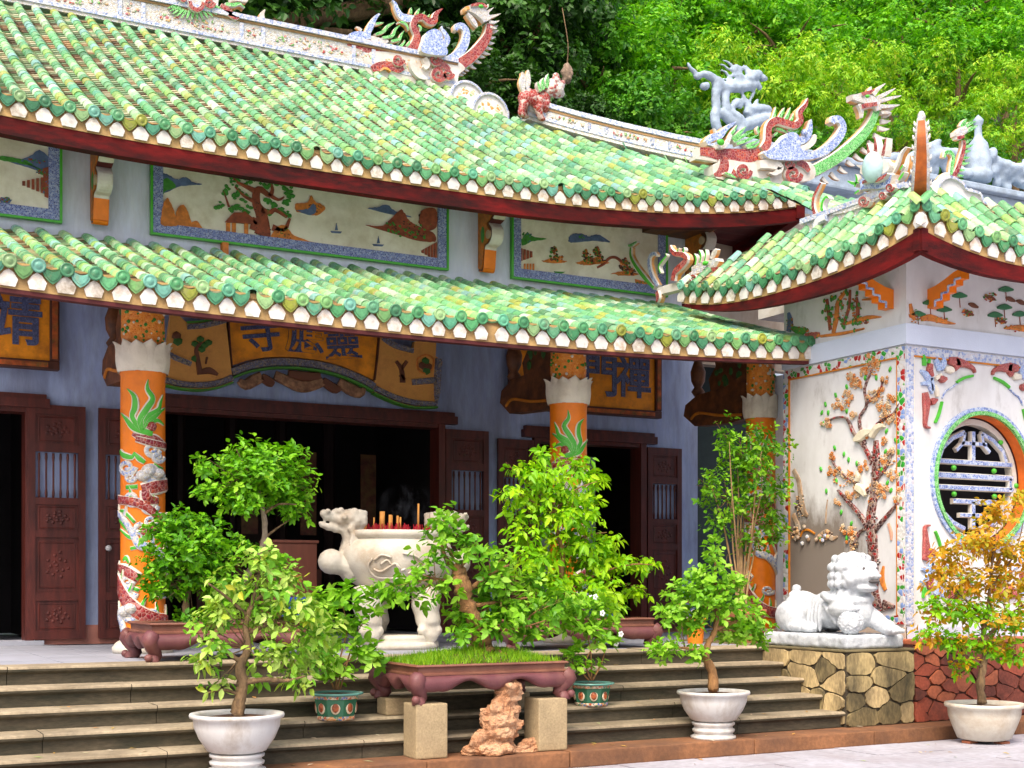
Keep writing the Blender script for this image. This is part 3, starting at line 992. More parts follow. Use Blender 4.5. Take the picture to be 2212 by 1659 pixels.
# door frames and leaves
def door_frame(a, b, t):
    q = MB()
    q.box((a - .0, WY - .07, TZ), (a + .09, WY + .2, t)); q.box((b - .09, WY - .07, TZ), (b, WY + .2, t))
    q.box((a - .16, WY - .10, t), (b + .16, WY + .2, t + .10)); q.box((a - .13, WY - .075, t + .10), (b + .13, WY + .1, t + .15))
    q.box((a + .09, WY - .05, t - .05), (b - .09, WY + .2, t))
    q.build("door_frame", MAROON, hall)
    q = MB(); q.box((a - .1, WY - .1, TZ), (b + .1, WY + .25, TZ + .05)); q.build("threshold", TERRM, hall)
for d_ in DOORS: door_frame(*d_)
def leaf(x0, x1, t, y=WY - .055, knob=None):
    b0 = TZ + .06; w = x1 - x0
    fr = MB(); st_ = .075
    y0, y1 = y - .02, y + .025
    fr.box((x0, y0, b0), (x0 + st_, y1, t)); fr.box((x1 - st_, y0, b0), (x1, y1, t))
    H = t - b0
    rails = [0, .045, .165, .205, .40, .43, .61, .655, .80, .83, .965, 1.0]
    zz = lambda f: t - H * f
    for (f0, f1) in ((0, .04), (.165, .20), (.395, .425), (.535, .565), (.80, .835), (.965, 1.0)):
        fr.box((x0 + st_, y0 + .002, zz(f1)), (x1 - st_, y1 - .002, zz(f0)))
    o = fr.build("door_leaf", MAROON, hall)
    # carved panels
    for (f0, f1) in ((.04, .165), (.425, .535), (.565, .80), (.835, .965)):
        m = MB()
        m.box((x0 + st_, y + .0, zz(f1)), (x1 - st_, y + .012, zz(f0)))
        cx, cz = (x0 + x1) / 2, (zz(f0) + zz(f1)) / 2; pw, ph = (w / 2 - st_) * .82, (zz(f0) - zz(f1)) / 2 * .82
        for (sx, sz, ex, ez) in ((-1, -1, 1, -1), (1, -1, 1, 1), (1, 1, -1, 1), (-1, 1, -1, -1)):
            m.tube([(cx + sx * pw, y, cz + sz * ph), (cx + ex * pw, y, cz + ez * ph)], .008, 5)
        rr = random.Random(int(f0 * 100))
        for k in range(14):
            a = k * 2.4; rad = (k / 14) ** .5 * .8
            m.ball((cx + pw * rad * math.cos(a) * .85, y, cz + ph * rad * math.sin(a) * .85), (.022, .012, .022), 1)
        m.build("carved_panel", MAROON, o)
    # turned spindles
    n = 6
    for k in range(n):
        x = x0 + st_ + (w - 2 * st_) * (k + .5) / n
        m = MB(); a, b = zz(.395), zz(.205)
        m.lathe([(.012, 0), (.016, (b - a) * .1), (.011, (b - a) * .2), (.011, (b - a) * .8), (.016, (b - a) * .9), (.012, b - a)], (x, y, a), 7)
        m.build("spindle", MAROON, o, True)
    if knob:
        m = MB(); m.ball((knob, y - .05, 1.95), (.035, .045, .035), 2); m.lathe([(.03, 0), (.03, .01)], (knob, y - .02, 1.94), 10)
        m.build("knob", M("steel_knob", (.5, .5, .5), .25, bump=0), o, True)
leaf(2.24, 2.84, 3.50); leaf(2.98, 3.58, 3.50, knob=3.08)
leaf(7.23, 7.83, 3.50); leaf(7.97, 8.49, 3.42); leaf(10.27, 10.83, 3.42)

# ================================================================== frieze panels on the upper wall
RBROWN = M("russet_relief", (.30, .07, .03), .6, .3, 14, (.10, .03, .02), .6, 12, .52)
RORANGE = M("orange_relief", (.62, .20, .03), .6, .3, 14, (.30, .10, .03), .6, 12, .52)
RBLUE = M("slate_blue_relief", (.09, .14, .26), .6, .3, 14)
RGREEN = M("leaf_green_relief", (.05, .24, .03), .55, .3, 20)
DULLS = M("dark_umber_relief", (.07, .035, .022), .7, .4, 16)
GREYL = M("pale_grey_relief", (.45, .47, .46), .7)
FY = WY - .03
pf = PlY(FY)
def panel(x0, x1, z0, z1, name, label):
    q = MB(); q.box((x0, FY - .002, z0), (x1, WY + .001, z1))
    o = q.build("picture_panel", CREAM, hall); o["label"] = label
    fw = .115
    for (a, b, c, d) in ((x0, x1, z0, z0 + fw), (x0, x1, z1 - fw, z1), (x0, x0 + fw, z0 + fw, z1 - fw), (x1 - fw, x1, z0 + fw, z1 - fw)):
        m = MB(); m.box((a, FY - .028, c), (b, FY - .0025, d)); m.build("mosaic_border", MFRAME, o)
    e = .028
    for (a, b, c, d) in ((x0 - e, x1 + e, z0 - e, z0), (x0 - e, x1 + e, z1, z1 + e), (x0 - e, x0, z0, z1), (x1, x1 + e, z0, z1)):
        m = MB(); m.bbox((a, FY - .045, c), (b, FY + .02, d), .006); m.build("green_edging", GREEN, o)
    return o
def spot(o, name, pts, mat, plane, th=.018, sub=2, jag=1.0):
    P = [tuple(map(float, p)) for p in pts]
    if sub > 1:
        P = cr(P + [P[0]], 6)[:-1]
        P = [(p[0] + jag * 2.0 * noise.noise(V((p[0] * .25, p[1] * .25, 3))), p[1] + jag * 2.0 * noise.noise(V((p[0] * .25, p[1] * .25, 8)))) for p in P]
    q = MB(); q.plate([plane.pt(p[0], p[1], .002) for p in P], plane.n, th)
    return q.build(name, mat, o)
def lumps(o, name, boxes, mats, plane, n, seed, r0=2.0, r1=4.5, squash=.014):
    """modelled relief: clusters of small pressed lumps; boxes = polygons' bounding ellipses (cx, cy, rx, ry) in view px"""
    rr = random.Random(seed)
    for mi, m_ in enumerate(mats):
        q = MB()
        for (cx, cy, rx, ry) in boxes:
            for k in range(n):
                a = rr.uniform(0, 6.283); t = rr.random() ** .5
                c = plane.pt(cx + math.cos(a) * rx * t, cy + math.sin(a) * ry * t, .012)
                r_ = rr.uniform(r0, r1) * depth(c) / F
                q.ball(c, (r_ if plane.n.x == 0 else squash, squash if plane.n.x == 0 else r_, r_ * rr.uniform(.5, 1.1)), 1)
        stuff(q.build(name, m_, o, True))
def line(o, name, pts, mat, plane, th=.02, sub=3, off=.002):
    """pts: (px, py, halfwidth px)"""
    P = cr([tuple(map(float, p)) for p in pts], sub)
    W3 = [plane.pt(p[0], p[1], off) for p in P]
    q = MB(); q.ribbon(W3, [plane.n] * len(P), [max(.002, p[2] * depth(w) / F) for p, w in zip(P, W3)], th)
    return q.build(name, mat if isinstance(mat, (list, tuple)) else [mat, mat, mat], o)
zb, zt = 5.52, 6.56
xa = PY(322, 500, WY).x; xb = PY(965, 500, WY).x
pB = panel(xa + .03, xb - .03, zb, zt, "b", "wide frieze picture with twisted tree, pagoda, boats and rocks")
xc0 = PY(1100, 500, WY).x; xc1 = PY(1437, 500, WY).x
pC = panel(xc0 + .03, xc1 - .03, zb, zt, "c", "short frieze picture with bridge and hazy blue hills")
xa1 = PY(133, 400, WY).x
pA = panel(xa1 - 2.2, xa1 - .03, zb, zt, "a", "frieze picture at the left edge with lake and hills")
# crop coordinates of the wide picture -> view pixels
def kb(x, y): return (288 + x * .3125, 322.6 + y * .3125)
def KB(pts): return [(*kb(p[0], p[1]), *[p[i] * .3125 for i in range(2, len(p))]) for p in pts]
for pts in ([(890, 600, 60), (900, 540, 45), (880, 440, 40), (850, 380, 30), (850, 300, 26), (880, 280, 22), (940, 320, 16), (960, 280, 12), (950, 240, 8)],
            [(850, 480, 28), (830, 560, 30)], [(880, 420, 26), (940, 440, 18), (980, 420, 14), (1060, 470, 10)],
            [(840, 290, 20), (780, 260, 14), (720, 230, 8), (680, 190, 4)], [(930, 310, 14), (1000, 350, 10), (1040, 330, 5)],
            [(830, 360, 14), (760, 320, 9), (700, 260, 4)], [(850, 520, 16), (800, 470, 12), (760, 430, 6)], [(960, 540, 22), (1040, 560, 16), (1080, 480, 8)],
            [(660, 400, 8), (640, 340, 5), (620, 290, 3)]):
    line(pB, "tree_limb", KB(pts), RBROWN, pf)
rr = random.Random(5)
lv = MB()
for (cx, cy, r_) in ((660, 170, 50), (630, 275, 35), (700, 230, 30), (790, 220, 28), (850, 200, 50), (930, 240, 30), (1010, 215, 40), (1070, 260, 50), (1105, 240, 25), (1085, 325, 22), (780, 340, 34), (730, 300, 20), (690, 328, 20),
                     (930, 355, 22), (970, 385, 22), (1060, 370, 24), (1080, 430, 45), (730, 400, 26), (670, 410, 30), (590, 385, 36), (790, 420, 30), (930, 440, 20), (760, 460, 20), (1020, 425, 22), (700, 195, 30), (1060, 300, 30)):
    for k in range(7):
        a = rr.uniform(0, 6.3); t = rr.random() ** .5
        p = kb(cx + math.cos(a) * r_ * t, cy + math.sin(a) * r_ * t)
        c = pf.pt(*p, .012)
        lv.ball(c, (rr.uniform(.018, .04), .012, rr.uniform(.014, .028)), 1)
stuff(lv.build("tree_leaves", RGREEN, pB))
spot(pB, "rock", KB([(185, 500), (200, 400), (230, 340), (265, 400), (290, 470), (300, 530), (200, 530)]), RORANGE, pf, .03)
spot(pB, "rock", KB([(300, 540), (295, 430), (340, 385), (380, 450), (390, 540)]), RORANGE, pf, .025)
spot(pB, "rock", KB([(385, 550), (400, 510), (440, 500), (475, 560), (420, 570)]), RORANGE, pf, .02)
spot(pB, "pagoda_roof", KB([(630, 505), (690, 440), (760, 440), (830, 520)]), RBROWN, pf, .03, 1)
for x in (640, 680, 765):
    spot(pB, "pagoda_post", KB([(x, 510), (x + 26, 510), (x + 26, 610), (x, 605)]), RORANGE, pf, .02, 1)
spot(pB, "hill", KB([(940, 620), (990, 540), (1050, 530), (1110, 600), (1300, 665), (1180, 660)]), RORANGE, pf, .02)
spot(pB, "far_hill", KB([(190, 160), (240, 180), (300, 210), (360, 195), (410, 230), (470, 245), (330, 255), (190, 300)]), RBLUE, pf, .014)
spot(pB, "shrub", KB([(180, 240), (230, 200), (290, 260), (220, 290), (190, 330)]), RGREEN, pf, .02)
spot(pB, "islet", KB([(1120, 375), (1200, 370), (1225, 320), (1250, 360), (1320, 400), (1300, 440), (1250, 460), (1180, 440), (1125, 430)]), RORANGE, pf, .02)
spot(pB, "islet_shade", KB([(1120, 425), (1200, 415), (1240, 380), (1260, 430), (1220, 455)]), RBLUE, pf, .024)
spot(pB, "far_hill", KB([(1620, 410), (1690, 400), (1745, 385), (1810, 430), (1920, 470), (1800, 455)]), RBLUE, pf, .016)
spot(pB, "island", KB([(1600, 525), (1720, 530), (1780, 480), (1850, 420), (1900, 490), (1980, 540), (2070, 580), (2080, 640), (1960, 630), (1820, 590)]), RBROWN, pf, .018)
spot(pB, "boulder", KB([(1970, 510), (1990, 430), (2050, 405), (2090, 430), (2090, 540), (2020, 560)]), RBROWN, pf, .026)
for k in range(5):
    spot(pB, "fence_slat", KB([(1990 + k * 22, 700 - k * 12), (2006 + k * 22, 690 - k * 12), (2006 + k * 22, 720 + k * 12), (1990 + k * 22, 715 + k * 12)]), RBROWN, pf, .018, 1)
lv = MB()
for k in range(24):
    p = kb(rr.uniform(1740, 2060), rr.uniform(500, 620)); lv.ball(pf.pt(*p, .02), (.02, .01, .016), 1)
stuff(lv.build("shrubs", RGREEN, pB))
for (x, y) in ((1400, 560), (1690, 650)):
    spot(pB, "boat", KB([(x - 38, y + 5), (x + 40, y + 10), (x + 30, y + 22), (x - 30, y + 18)]), RBLUE, pf, .012, 1)
    spot(pB, "sail", KB([(x - 8, y), (x + 2, y - 50), (x + 12, y)]), RBLUE, pf, .012, 1)
lumps(pB, "modelled_foliage", [(*kb(1850, 540), 34, 12), (*kb(2020, 470), 14, 14), (*kb(1960, 590), 26, 8), (*kb(1240, 410), 18, 9), (*kb(230, 480), 12, 18), (*kb(340, 480), 12, 16), (*kb(1040, 590), 18, 14)], [RGREEN, RBROWN, DULLS], pf, 9, 71)
lumps(pB, "modelled_trunk", [(*kb(890, 560), 20, 14), (*kb(870, 420), 10, 20), (*kb(730, 480), 24, 6)], [RBROWN, DULLS], pf, 10, 72, 1.5, 3.5)
# picture C
def kc(x, y): return (979.2 + x * .2083, 403.2 + y * .2083)
def KC(pts): return [(*kc(p[0], p[1]), *[p[i] * .2083 for i in range(2, len(p))]) for p in pts]
spot(pC, "far_hill", KC([(1190, 560), (1220, 500), (1320, 490), (1400, 520), (1490, 500), (1620, 575), (1480, 565), (1240, 580)]), RBLUE, pf, .016)
spot(pC, "headland", KC([(700, 560), (760, 480), (820, 520), (960, 545), (820, 570), (720, 610)]), RGREEN, pf, .016)
line(pC, "bridge", KC([(1490, 840, 10), (1560, 800, 14), (1620, 740, 14), (1690, 740, 14), (1760, 800, 14), (1850, 880, 12)]), RBROWN, pf)
for (x, y, s) in ((1040, 720, 1.0), (1370, 740, .8), (1480, 730, 1.0), (1780, 850, 1.1)):
    spot(pC, "rock_shelf", KC([(x - 130 * s, y + 50), (x - 40 * s, y + 30), (x + 40 * s, y + 36), (x + 130 * s, y + 60), (x + 60 * s, y + 74), (x - 60 * s, y + 70)]), RORANGE, pf, .014)
    lumps(pC, "modelled_rock", [(*kc(x - 10, y - 20), 11 * s, 15 * s), (*kc(x + 40 * s, y + 30), 12 * s, 7 * s), (*kc(x, y - 60 * s), 6 * s, 9 * s)], [RBROWN, RGREEN, DULLS, RORANGE], pf, 6, int(x), 1.8, 4.2)
lumps(pC, "modelled_foliage", [(*kc(760, 520), 9, 14), (*kc(1340, 520), 22, 4), (*kc(1960, 1010), 16, 6)], [RGREEN, RBLUE], pf, 8, 81, 1.5, 3.5)
for k in range(4):
    spot(pC, "fence_slat", KC([(690 + k * 34, 640 + k * 10), (712 + k * 34, 645 + k * 10), (712 + k * 34, 770 - k * 12), (690 + k * 34, 775 - k * 12)]), RBROWN, pf, .018, 1)
    spot(pC, "hut_post", KC([(730 + k * 30, 800), (746 + k * 30, 800), (746 + k * 30, 870), (730 + k * 30, 868)]), RORANGE, pf, .012, 1)
spot(pC, "shore", KC([(1880, 960), (1960, 980), (2080, 1010), (2080, 1075), (1900, 1060)]), RORANGE, pf, .014, 1)
spot(pC, "boat", KC([(1040, 880), (1160, 885), (1120, 905), (1060, 900)]), RGREEN, pf, .012, 1)
# picture A
spot(pA, "far_hill", [(20, 350), (60, 340), (85, 325), (107, 345), (107, 375), (60, 362)], RBLUE, pf, .016)
spot(pA, "headland", [(-20, 338), (20, 340), (60, 350), (85, 368), (105, 372), (60, 358), (10, 348)], RGREEN, pf, .018)
for k in range(6):
    x = 48 + k * 10
    spot(pA, "fence_slat", [(x, 392 - k * 2), (x + 6, 392 - k * 2), (x + 6, 402 + k * 4), (x, 401 + k * 4)], RBROWN, pf, .018, 1)
spot(pA, "pagoda", [(92, 365), (108, 360), (108, 430), (96, 425)], RBROWN, pf, .02, 1)
spot(pA, "boat", [(0, 430), (26, 432), (20, 440), (2, 438)], RBLUE, pf, .012, 1)
lumps(pA, "modelled_foliage", [(70, 350, 26, 8), (100, 400, 8, 26), (90, 372, 12, 5), (10, 432, 12, 5)], [RGREEN, RBROWN, RBLUE], pf, 9, 91, 1.6, 3.6)
# dripping rust-red downspout under the wide picture
q = MB(); a = PY(478, 520, WY - .06); q.box((a.x, WY - .12, 5.30), (a.x + .07, WY - .02, 5.49)); q.build("spout", RORANGE, hall)

# ---- scroll brackets under the upper eave
def bracket(px, X0=None):
    X = PY(px, 500, WY).x
    prof = [(0, 5.55), (.10, 5.52), (.15, 5.56), (.17, 5.70), (.20, 5.82), (.30, 5.84), (.37, 5.90), (.38, 6.00), (.33, 6.06), (.30, 6.10), (.38, 6.12), (.47, 6.17), (.50, 6.26), (.46, 6.34), (.42, 6.38), (.54, 6.42), (.58, 6.52), (.58, 6.66), (0, 6.66)]
    P2 = cr([tuple(map(float, p)) for p in prof[:-1]], 3) + [prof[-1]]
    q = MB(); q.plate([(X - .075, WY - p[0], p[1]) for p in P2], (1, 0, 0), .15)
    o = q.build("scroll_bracket", DARKWOOD, hall)
    m = MB(); m.plate([(X - .076, WY - p[0] * .78 - .01, 5.58 + (p[1] - 5.55) * .95) for p in P2], (-1, 0, 0), .012); m.build("side_inlay", M("rust_bracket_inlay", (.50, .15, .015), .6, .35, 12, (.08, .12, .02), .7, 9, .56), o)
    edge = [V((X, WY - p[0], p[1])) for p in P2[1:-1]]
    cols_ = [ORANGE, ORANGE, PLAST, PLAST, PLAST, DARKRED, PLAST, PLAST, ORANGE, DARKRED]
    n = len(edge); k = 0; step = max(3, n // 10)
    i0 = 0
    while i0 < n - 2:
        seg = edge[i0:min(n, i0 + step + 1)]
        nn = []
        for a_ in range(len(seg)):
            t_ = seg[min(a_ + 1, len(seg) - 1)] - seg[max(a_ - 1, 0)]
            nv = V((1, 0, 0)).cross(t_).normalized()
            if nv.y > 0: nv = -nv
            nn.append(nv)
        m = MB(); m.ribbon(seg, nn, [.082] * len(seg), .016); m.build("edge_band", [cols_[k % 10]] * 3, o)
        i0 += step; k += 1
    for (y, z) in ((.30, 5.95), (.40, 6.24)):
        m = MB(); m.tube([(X - .10, WY - y, z), (X - .07, WY - y, z)], .055, 12); m.build("volute_eye", M("dull_cream_boss", (.52, .40, .24), .7), o)
    m = MB(); m.ball((X - .08, WY - .14, 5.98), (.02, .06, .12), 2); m.build("leaf_carving", RGREEN, o)
bracket(212); bracket(1045); bracket(1490)
q = MB(); q.box((10.2, WY - .9, 6.34), (11.0, WY - .02, 6.5)); q.build("corner_tie_beam", DARKWOOD, hall)

# ================================================================== dragon columns
COLY = 13.1
SC = .21
def colpoint(X, ang, z, r):
    """ang measured from the side that faces the courtyard corner (camera side), positive to the right"""
    f = math.atan2(-COLY, -X) + ang
    n = V((math.cos(f), math.sin(f), 0))
    return V((X, COLY, z)) + n * r, n
CLOUDB = mosaic("cloud_mosaic", [(.46, .52, .66), (.20, .28, .56), (.56, .58, .64), (.28, .36, .62), (.62, .60, .56)], 40, (.64, .58, .48), .07)
PETALM = M("lotus_petal_plaster", (.74, .68, .56), .6, .1, 5, (.44, .34, .22), .5, 8, .58)
MOSOR = mosaic("orange_chip_mosaic", [(.80, .24, .01), (.84, .28, .02), (.76, .20, .01), (.78, .24, .02), (.86, .34, .05)], 40, (.78, .30, .04), .06)
def column(X, r=SC, ztop=4.35, flip=1, rot=0.0, relief=True, label=None):
    z0 = TZ
    q = MB(); q.lathe([(r * 1.0, .10), (r, .2), (r, 2.66), (r * 1.03, 2.68), (r * 1.05, 2.705), (r, 2.72)], (X, COLY, z0), 40)
    o = q.build("column", ORANGE, hall, True)
    if label: o["label"] = label
    m = MB(); m.lathe([(r * 1.35, 0), (r * 1.38, .05), (r * 1.2, .10), (r * 1.05, .12)], (X, COLY, z0), 32); m.build("base", STONEC, o, True)
    # lotus capital
    m = MB(); m.lathe([(r * 1.0, 2.69), (r * 1.09, 2.80), (r * 1.10, 2.90), (r * 1.0, 2.93)], (X, COLY, z0), 32); m.build("lotus_core", PETALM, o, True)
    for layer, (cnt, hh, rr_) in enumerate(((6, .300, 1.02), (6, .285, 1.07))):
        for k in range(cnt):
            a0 = 2 * math.pi * (k + .5 * layer) / cnt + .3
            m = MB(); vs = []; fs = []
            for i in range(9):
                t = i / 8
                hw_ = (math.pi / cnt) * 1.06 * (1 - max(0, (t - .35) / .65) ** 2.2) ** .75
                if i == 8: hw_ = .01
                rad = r * rr_ * (1.0 + .09 * math.sin(math.pi * min(1, t * 1.15)) + .22 * t ** 5)
                for j in (-1, -.6, 0, .6, 1):
                    p, n = colpoint(X, a0 + j * hw_, z0 + 2.69 + hh * t, rad + .026 * (1 - abs(j) ** 1.5) - .004)
                    vs.append(p)
            for i in range(8):
                for j in range(4):
                    fs.append((i * 5 + j, i * 5 + j + 1, i * 5 + 6 + j, i * 5 + 5 + j))
            m.add(vs, fs); m.build("petal", PETALM, o, True)
    # mosaic shaft above the lotus
    m = MB(); m.lathe([(r * .82, 2.85), (r * .98, 3.05), (r * .95, 3.40), (r * 1.0, ztop - z0 + .1)], (X, COLY, z0), 28); m.build("upper_shaft", MOSOR, o, True)
    fl = MB(); rr2 = random.Random(int(X * 10))
    for k in range(46):
        a = rr2.uniform(-1.3, 1.3); z = z0 + rr2.uniform(2.98, 3.42)
        p, n = colpoint(X, a, z, r * .97)
        fl.ball(p, (rr2.uniform(.010, .022),) * 3, 1, mi=rr2.choice((0, 0, 1)))
    stuff(fl.build("flower_chips", [RGREEN, PETALM], o))
    if not relief: return o
    # relief: pixel offsets of the photograph's left column, as (x -1..1 across the shaft, height m)
    def rib(name, pts, mat, th=.022, wscale=1.0):
        P = cr([tuple(map(float, p)) for p in pts], 4)
        pp = []; nn = []; ww = []
        for (x, y, w) in P:
            ang = math.asin(max(-.99, min(.99, x * flip))) + rot
            z = CH + (HY - y) / F * 12.95
            a, n = colpoint(X, ang, z, r - .006)
            pp.append(a); nn.append(n); ww.append(w * 12.95 / F)
        mm = MB(); mm.ribbon(pp, nn, ww, th); return mm.build(name, mat, o, True)
    def cx(c): return (c - 930) / 137.0        # crop x -> -1..1
    def cy(c): return 553 + c / 3.0
    GR = [GREEN, PETALM, PETALM]; RD = [MRED, PETALM, PETALM]; BL = [CLOUDB, PETALM, PETALM]
    for pts in ([(960, 820, 1), (955, 880, 5), (985, 940, 7), (950, 1010, 8), (915, 1080, 8), (925, 1140, 6)],
                [(840, 880, 1), (880, 930, 6), (885, 1000, 8), (870, 1060, 7), (910, 1130, 6), (930, 1150, 4)],
                [(1045, 905, 1), (1030, 960, 5), (1015, 1010, 6), (950, 1060, 7), (925, 1120, 6)],
                [(1055, 990, 2), (1000, 1050, 6), (950, 1100, 6), (930, 1140, 4)],
                [(805, 1030, 1), (840, 1080, 6), (880, 1130, 8), (960, 1160, 8), (985, 1165, 6)],
                [(1050, 1100, 2), (1010, 1075, 5), (960, 1110, 6)]):
        rib("flame", [(cx(p[0]), cy(p[1]), p[2] * 1.1) for p in pts], GR)
    def ky(y): return (HY - 0) if False else (1650 + y * .4821) * .576
    def kx(x): return ((440 + x * .4821) * .576 - 308) / 46.0
    def K(pts): return [(kx(p[0]), ky(p[1]), p[2] * .36) for p in pts]
    rib("dragon_body", [(cx(870), cy(1170), 4), (cx(930), cy(1195), 10), (cx(1000), cy(1200), 12), (cx(1060), cy(1240), 10)], RD)
    m = MB(); a, n = colpoint(X, math.asin(.38 * flip) + rot, CH + (HY - cy(1118)) / F * 12.95, r); m.ball(a, .05, 2); m.build("red_pearl", MRED, o, True)
    for (x, y, s) in ((260, 90, 55), (85, 225, 60), (260, 265, 80), (120, 465, 58), (110, 300, 40), (300, 140, 45), (180, 690, 50), (90, 1190, 60), (100, 1345, 60), (270, 1370, 70), (330, 1180, 45), (90, 1100, 45), (250, 640, 45), (240, 520, 60), (320, 600, 40)):
        sp = []
        for k in range(15):
            t = k / 14; a = t * 8.5; rr3 = s * (1 - .80 * t)
            sp.append((kx(x) + math.cos(a) * rr3 / 166.0, ky(y) + math.sin(a) * rr3 * .2777, s * .2777 * .40 * (1 - .45 * t)))
        rib("cloud_curl", sp, BL, .028)
    for pts in ([(150, 10, 20), (260, 40, 26), (350, 50, 24)], [(190, 400, 40), (280, 375, 50), (370, 345, 42)], [(210, 400, 30), (230, 470, 40), (300, 480, 24)],
                [(20, 985, 20), (80, 1020, 42), (170, 1080, 36)], [(190, 740, 26), (240, 690, 36), (290, 700, 26)]):
        rib("dragon_body", K(pts), RD, .032)
    for pts in ([(40, 90, 12), (60, 130, 22), (120, 150, 18), (140, 110, 6)], [(140, 120, 8), (170, 160, 20), (210, 190, 14)], [(270, 200, 10), (330, 240, 20)], [(80, 380, 16), (160, 375, 16)],
                [(30, 620, 10), (80, 690, 16), (150, 730, 14)], [(30, 580, 6), (60, 560, 14), (140, 650, 12)], [(40, 700, 8), (100, 760, 14), (160, 770, 12)], [(110, 850, 12), (190, 830, 14)],
                [(60, 940, 10), (80, 920, 18), (100, 960, 10)], [(120, 1150, 16), (170, 1170, 14)], [(180, 1310, 12), (240, 1320, 10)]):
        rib("flame", K(pts), GR)
    # the dragon's body winding round the shaft
    for (a0, z_a, z_b, turns, wd, mt) in ((2.2, 1.02, 2.42, 1.55, .080, RD), (-.9, 1.10, 2.30, 1.2, .055, BL)):
        pp = []; nn = []; ww = []
        for k in range(70):
            t = k / 69
            a, n = colpoint(X, a0 - turns * 6.283 * t + .25 * math.sin(t * 17), TZ + (z_a - .9) + (z_b - z_a) * t + .05 * math.sin(t * 23), r - .004)
            pp.append(a); nn.append(n); ww.append(wd * (.55 + .45 * math.sin(math.pi * min(1, t * 1.1 + .08))))
        mm = MB(); mm.ribbon(pp, nn, ww, .030, .12); mm.build("coiled_body", mt, o, True)
        for k in range(4, 66, 4):
            tg = (pp[k + 1] - pp[k - 1]).normalized(); up_ = tg.cross(nn[k]).normalized()
            if up_.z < 0: up_ = -up_
            b0 = pp[k] + up_ * ww[k]
            mm = MB(); mm.ribbon([b0, b0 + up_ * .05 + tg * .012, b0 + up_ * .09 + tg * .035], [nn[k]] * 3, [.022, .016, .003], .024); mm.build("fin", GR if mt is RD else BL, o)
    # pale mosaic patch of the dragon's belly
    for (x, y) in ((240, 250), (300, 270), (200, 290), (70, 1330), (110, 1310)):
        a, n = colpoint(X, math.asin(max(-.95, min(.95, kx(x) * flip))) + rot, CH + (HY - ky(y)) / F * 12.95, r)
        m = MB(); m.ball(a, (.075, .075, .06), 2); m.build("belly_scales", MWHITE, o, True)
    return o
column(2.98, label="orange porch column with dragon relief beside the left tray")
column(7.75, flip=-1, rot=.2, label="orange dragon column behind the bright green maple-leaved bonsai")
c3 = column(10.50, .18, relief=True, flip=1, rot=-.5, label="orange porch column nearest the white side pavilion")
# carved beams between columns and wall
def beam(X, seed):
    q = MB()
    prof = [(COLY + .1, 3.62), (COLY + .5, 3.58), (COLY + 1.25, 3.62), (COLY + 1.5, 3.78), (COLY + 1.46, 3.92), (COLY + 1.2, 4.02), (COLY + .6, 4.05), (COLY + .1, 4.2)]
    q.plate([(X + .09, p[0], p[1]) for p in prof], (-1, 0, 0), .18)
    o = q.build("carved_beam", DARKWOOD, hall)
    m = MB()
    P = [V((X - .092, p[0], p[1])) for p in cr([(COLY + .25, 3.66), (COLY + .7, 3.70), (COLY + 1.15, 3.78), (COLY + 1.32, 3.72)], 4)]
    m.ribbon(P, [V((-1, 0, 0))] * len(P), [.018] * len(P), .02); m.build("beam_moulding", [OCHRE] * 3, o)
    m = MB(); m.lathe([(.05, 0), (.09, .06), (.05, .12), (.09, .2), (.10, .32), (.06, .44), (.04, .5)], (X, COLY + 1.3, 4.02), 12); m.build("baluster", DARKWOOD, o, True)
    m = MB()
    prof = [(COLY + .05, 4.05), (COLY + .95, 4.02), (COLY + 1.0, 4.2), (COLY + .85, 4.35), (COLY + .9, 4.55), (COLY + .7, 4.75), (COLY + .05, 4.6)]
    m.plate([(X + .05, p[0], p[1]) for p in prof], (-1, 0, 0), .10); m.build("carved_panel", DARKWOOD, o)
    m = MB(); rr = random.Random(seed)
    for k in range(16):
        m.ball((X - .05, COLY + rr.uniform(.2, .85), rr.uniform(4.08, 4.5)), (.02, rr.uniform(.03, .07), rr.uniform(.03, .08)), 1)
    m.build("painted_foliage", M("dim_green_carving", (.03, .10, .02), .6), o)
for X, s in ((2.98, 1), (7.75, 2), (10.5, 3)): beam(X, s)
# pale pier behind the pavilion and the dark passage
q = MB(); q.box((10.62, 12.62, TZ), (11.0, 13.3, 4.1)); q.build("corner_pier", UPWALL, hall)
q = MB(); q.box((11.17, 16.2, TZ), (13.2, 16.3, 5.6)); q.build("passage_wall", M("dark_green_wall", (.02, .035, .035), .8), hall)  # flat, very dark green wall closing the passage
# ================================================================== signboards
SIGNOR = M("orange_lacquer_board", (.80, .29, .010), .5, .18, 4, (.25, .07, .01), .6, 5, .52, bump=.2)
SIGNPIC = M("amber_painted_board", (.74, .36, .08), .55, .25, 5, (.25, .10, .03), .6, 5, .5)
GLYPH = mosaic("blue_chip_lettering", [(.03, .05, .16), (.05, .08, .22), (.09, .12, .26), (.02, .03, .10)], 70, (.07, .08, .14), .06)
SIGNFR = M("dark_carved_frame", (.07, .022, .012), .5, .4, 10)
def glyph(ch, size, parent, m, bold=.012, name="character"):
    c = bpy.data.curves.new("glyph", 'FONT'); c.body = ch; c.size = size; c.extrude = .014; c.offset = bold * size; c.align_x = 'CENTER'
    t = bpy.data.objects.new("glyph", c); COL.objects.link(t)
    dg = bpy.context.evaluated_depsgraph_get()
    me = bpy.data.meshes.new_from_object(t.evaluated_get(dg))
    bpy.data.objects.remove(t)
    me.materials.clear(); me.materials.append(GLYPH)
    return put(name, me, parent, m)
def face_mat(p, tilt=0.0):
    """text plane facing -Y, at p"""
    return Matrix.Translation(p) @ Matrix.Rotation(R(90) - tilt, 4, 'X')
SY = WY - .22
ps = PlY(SY)
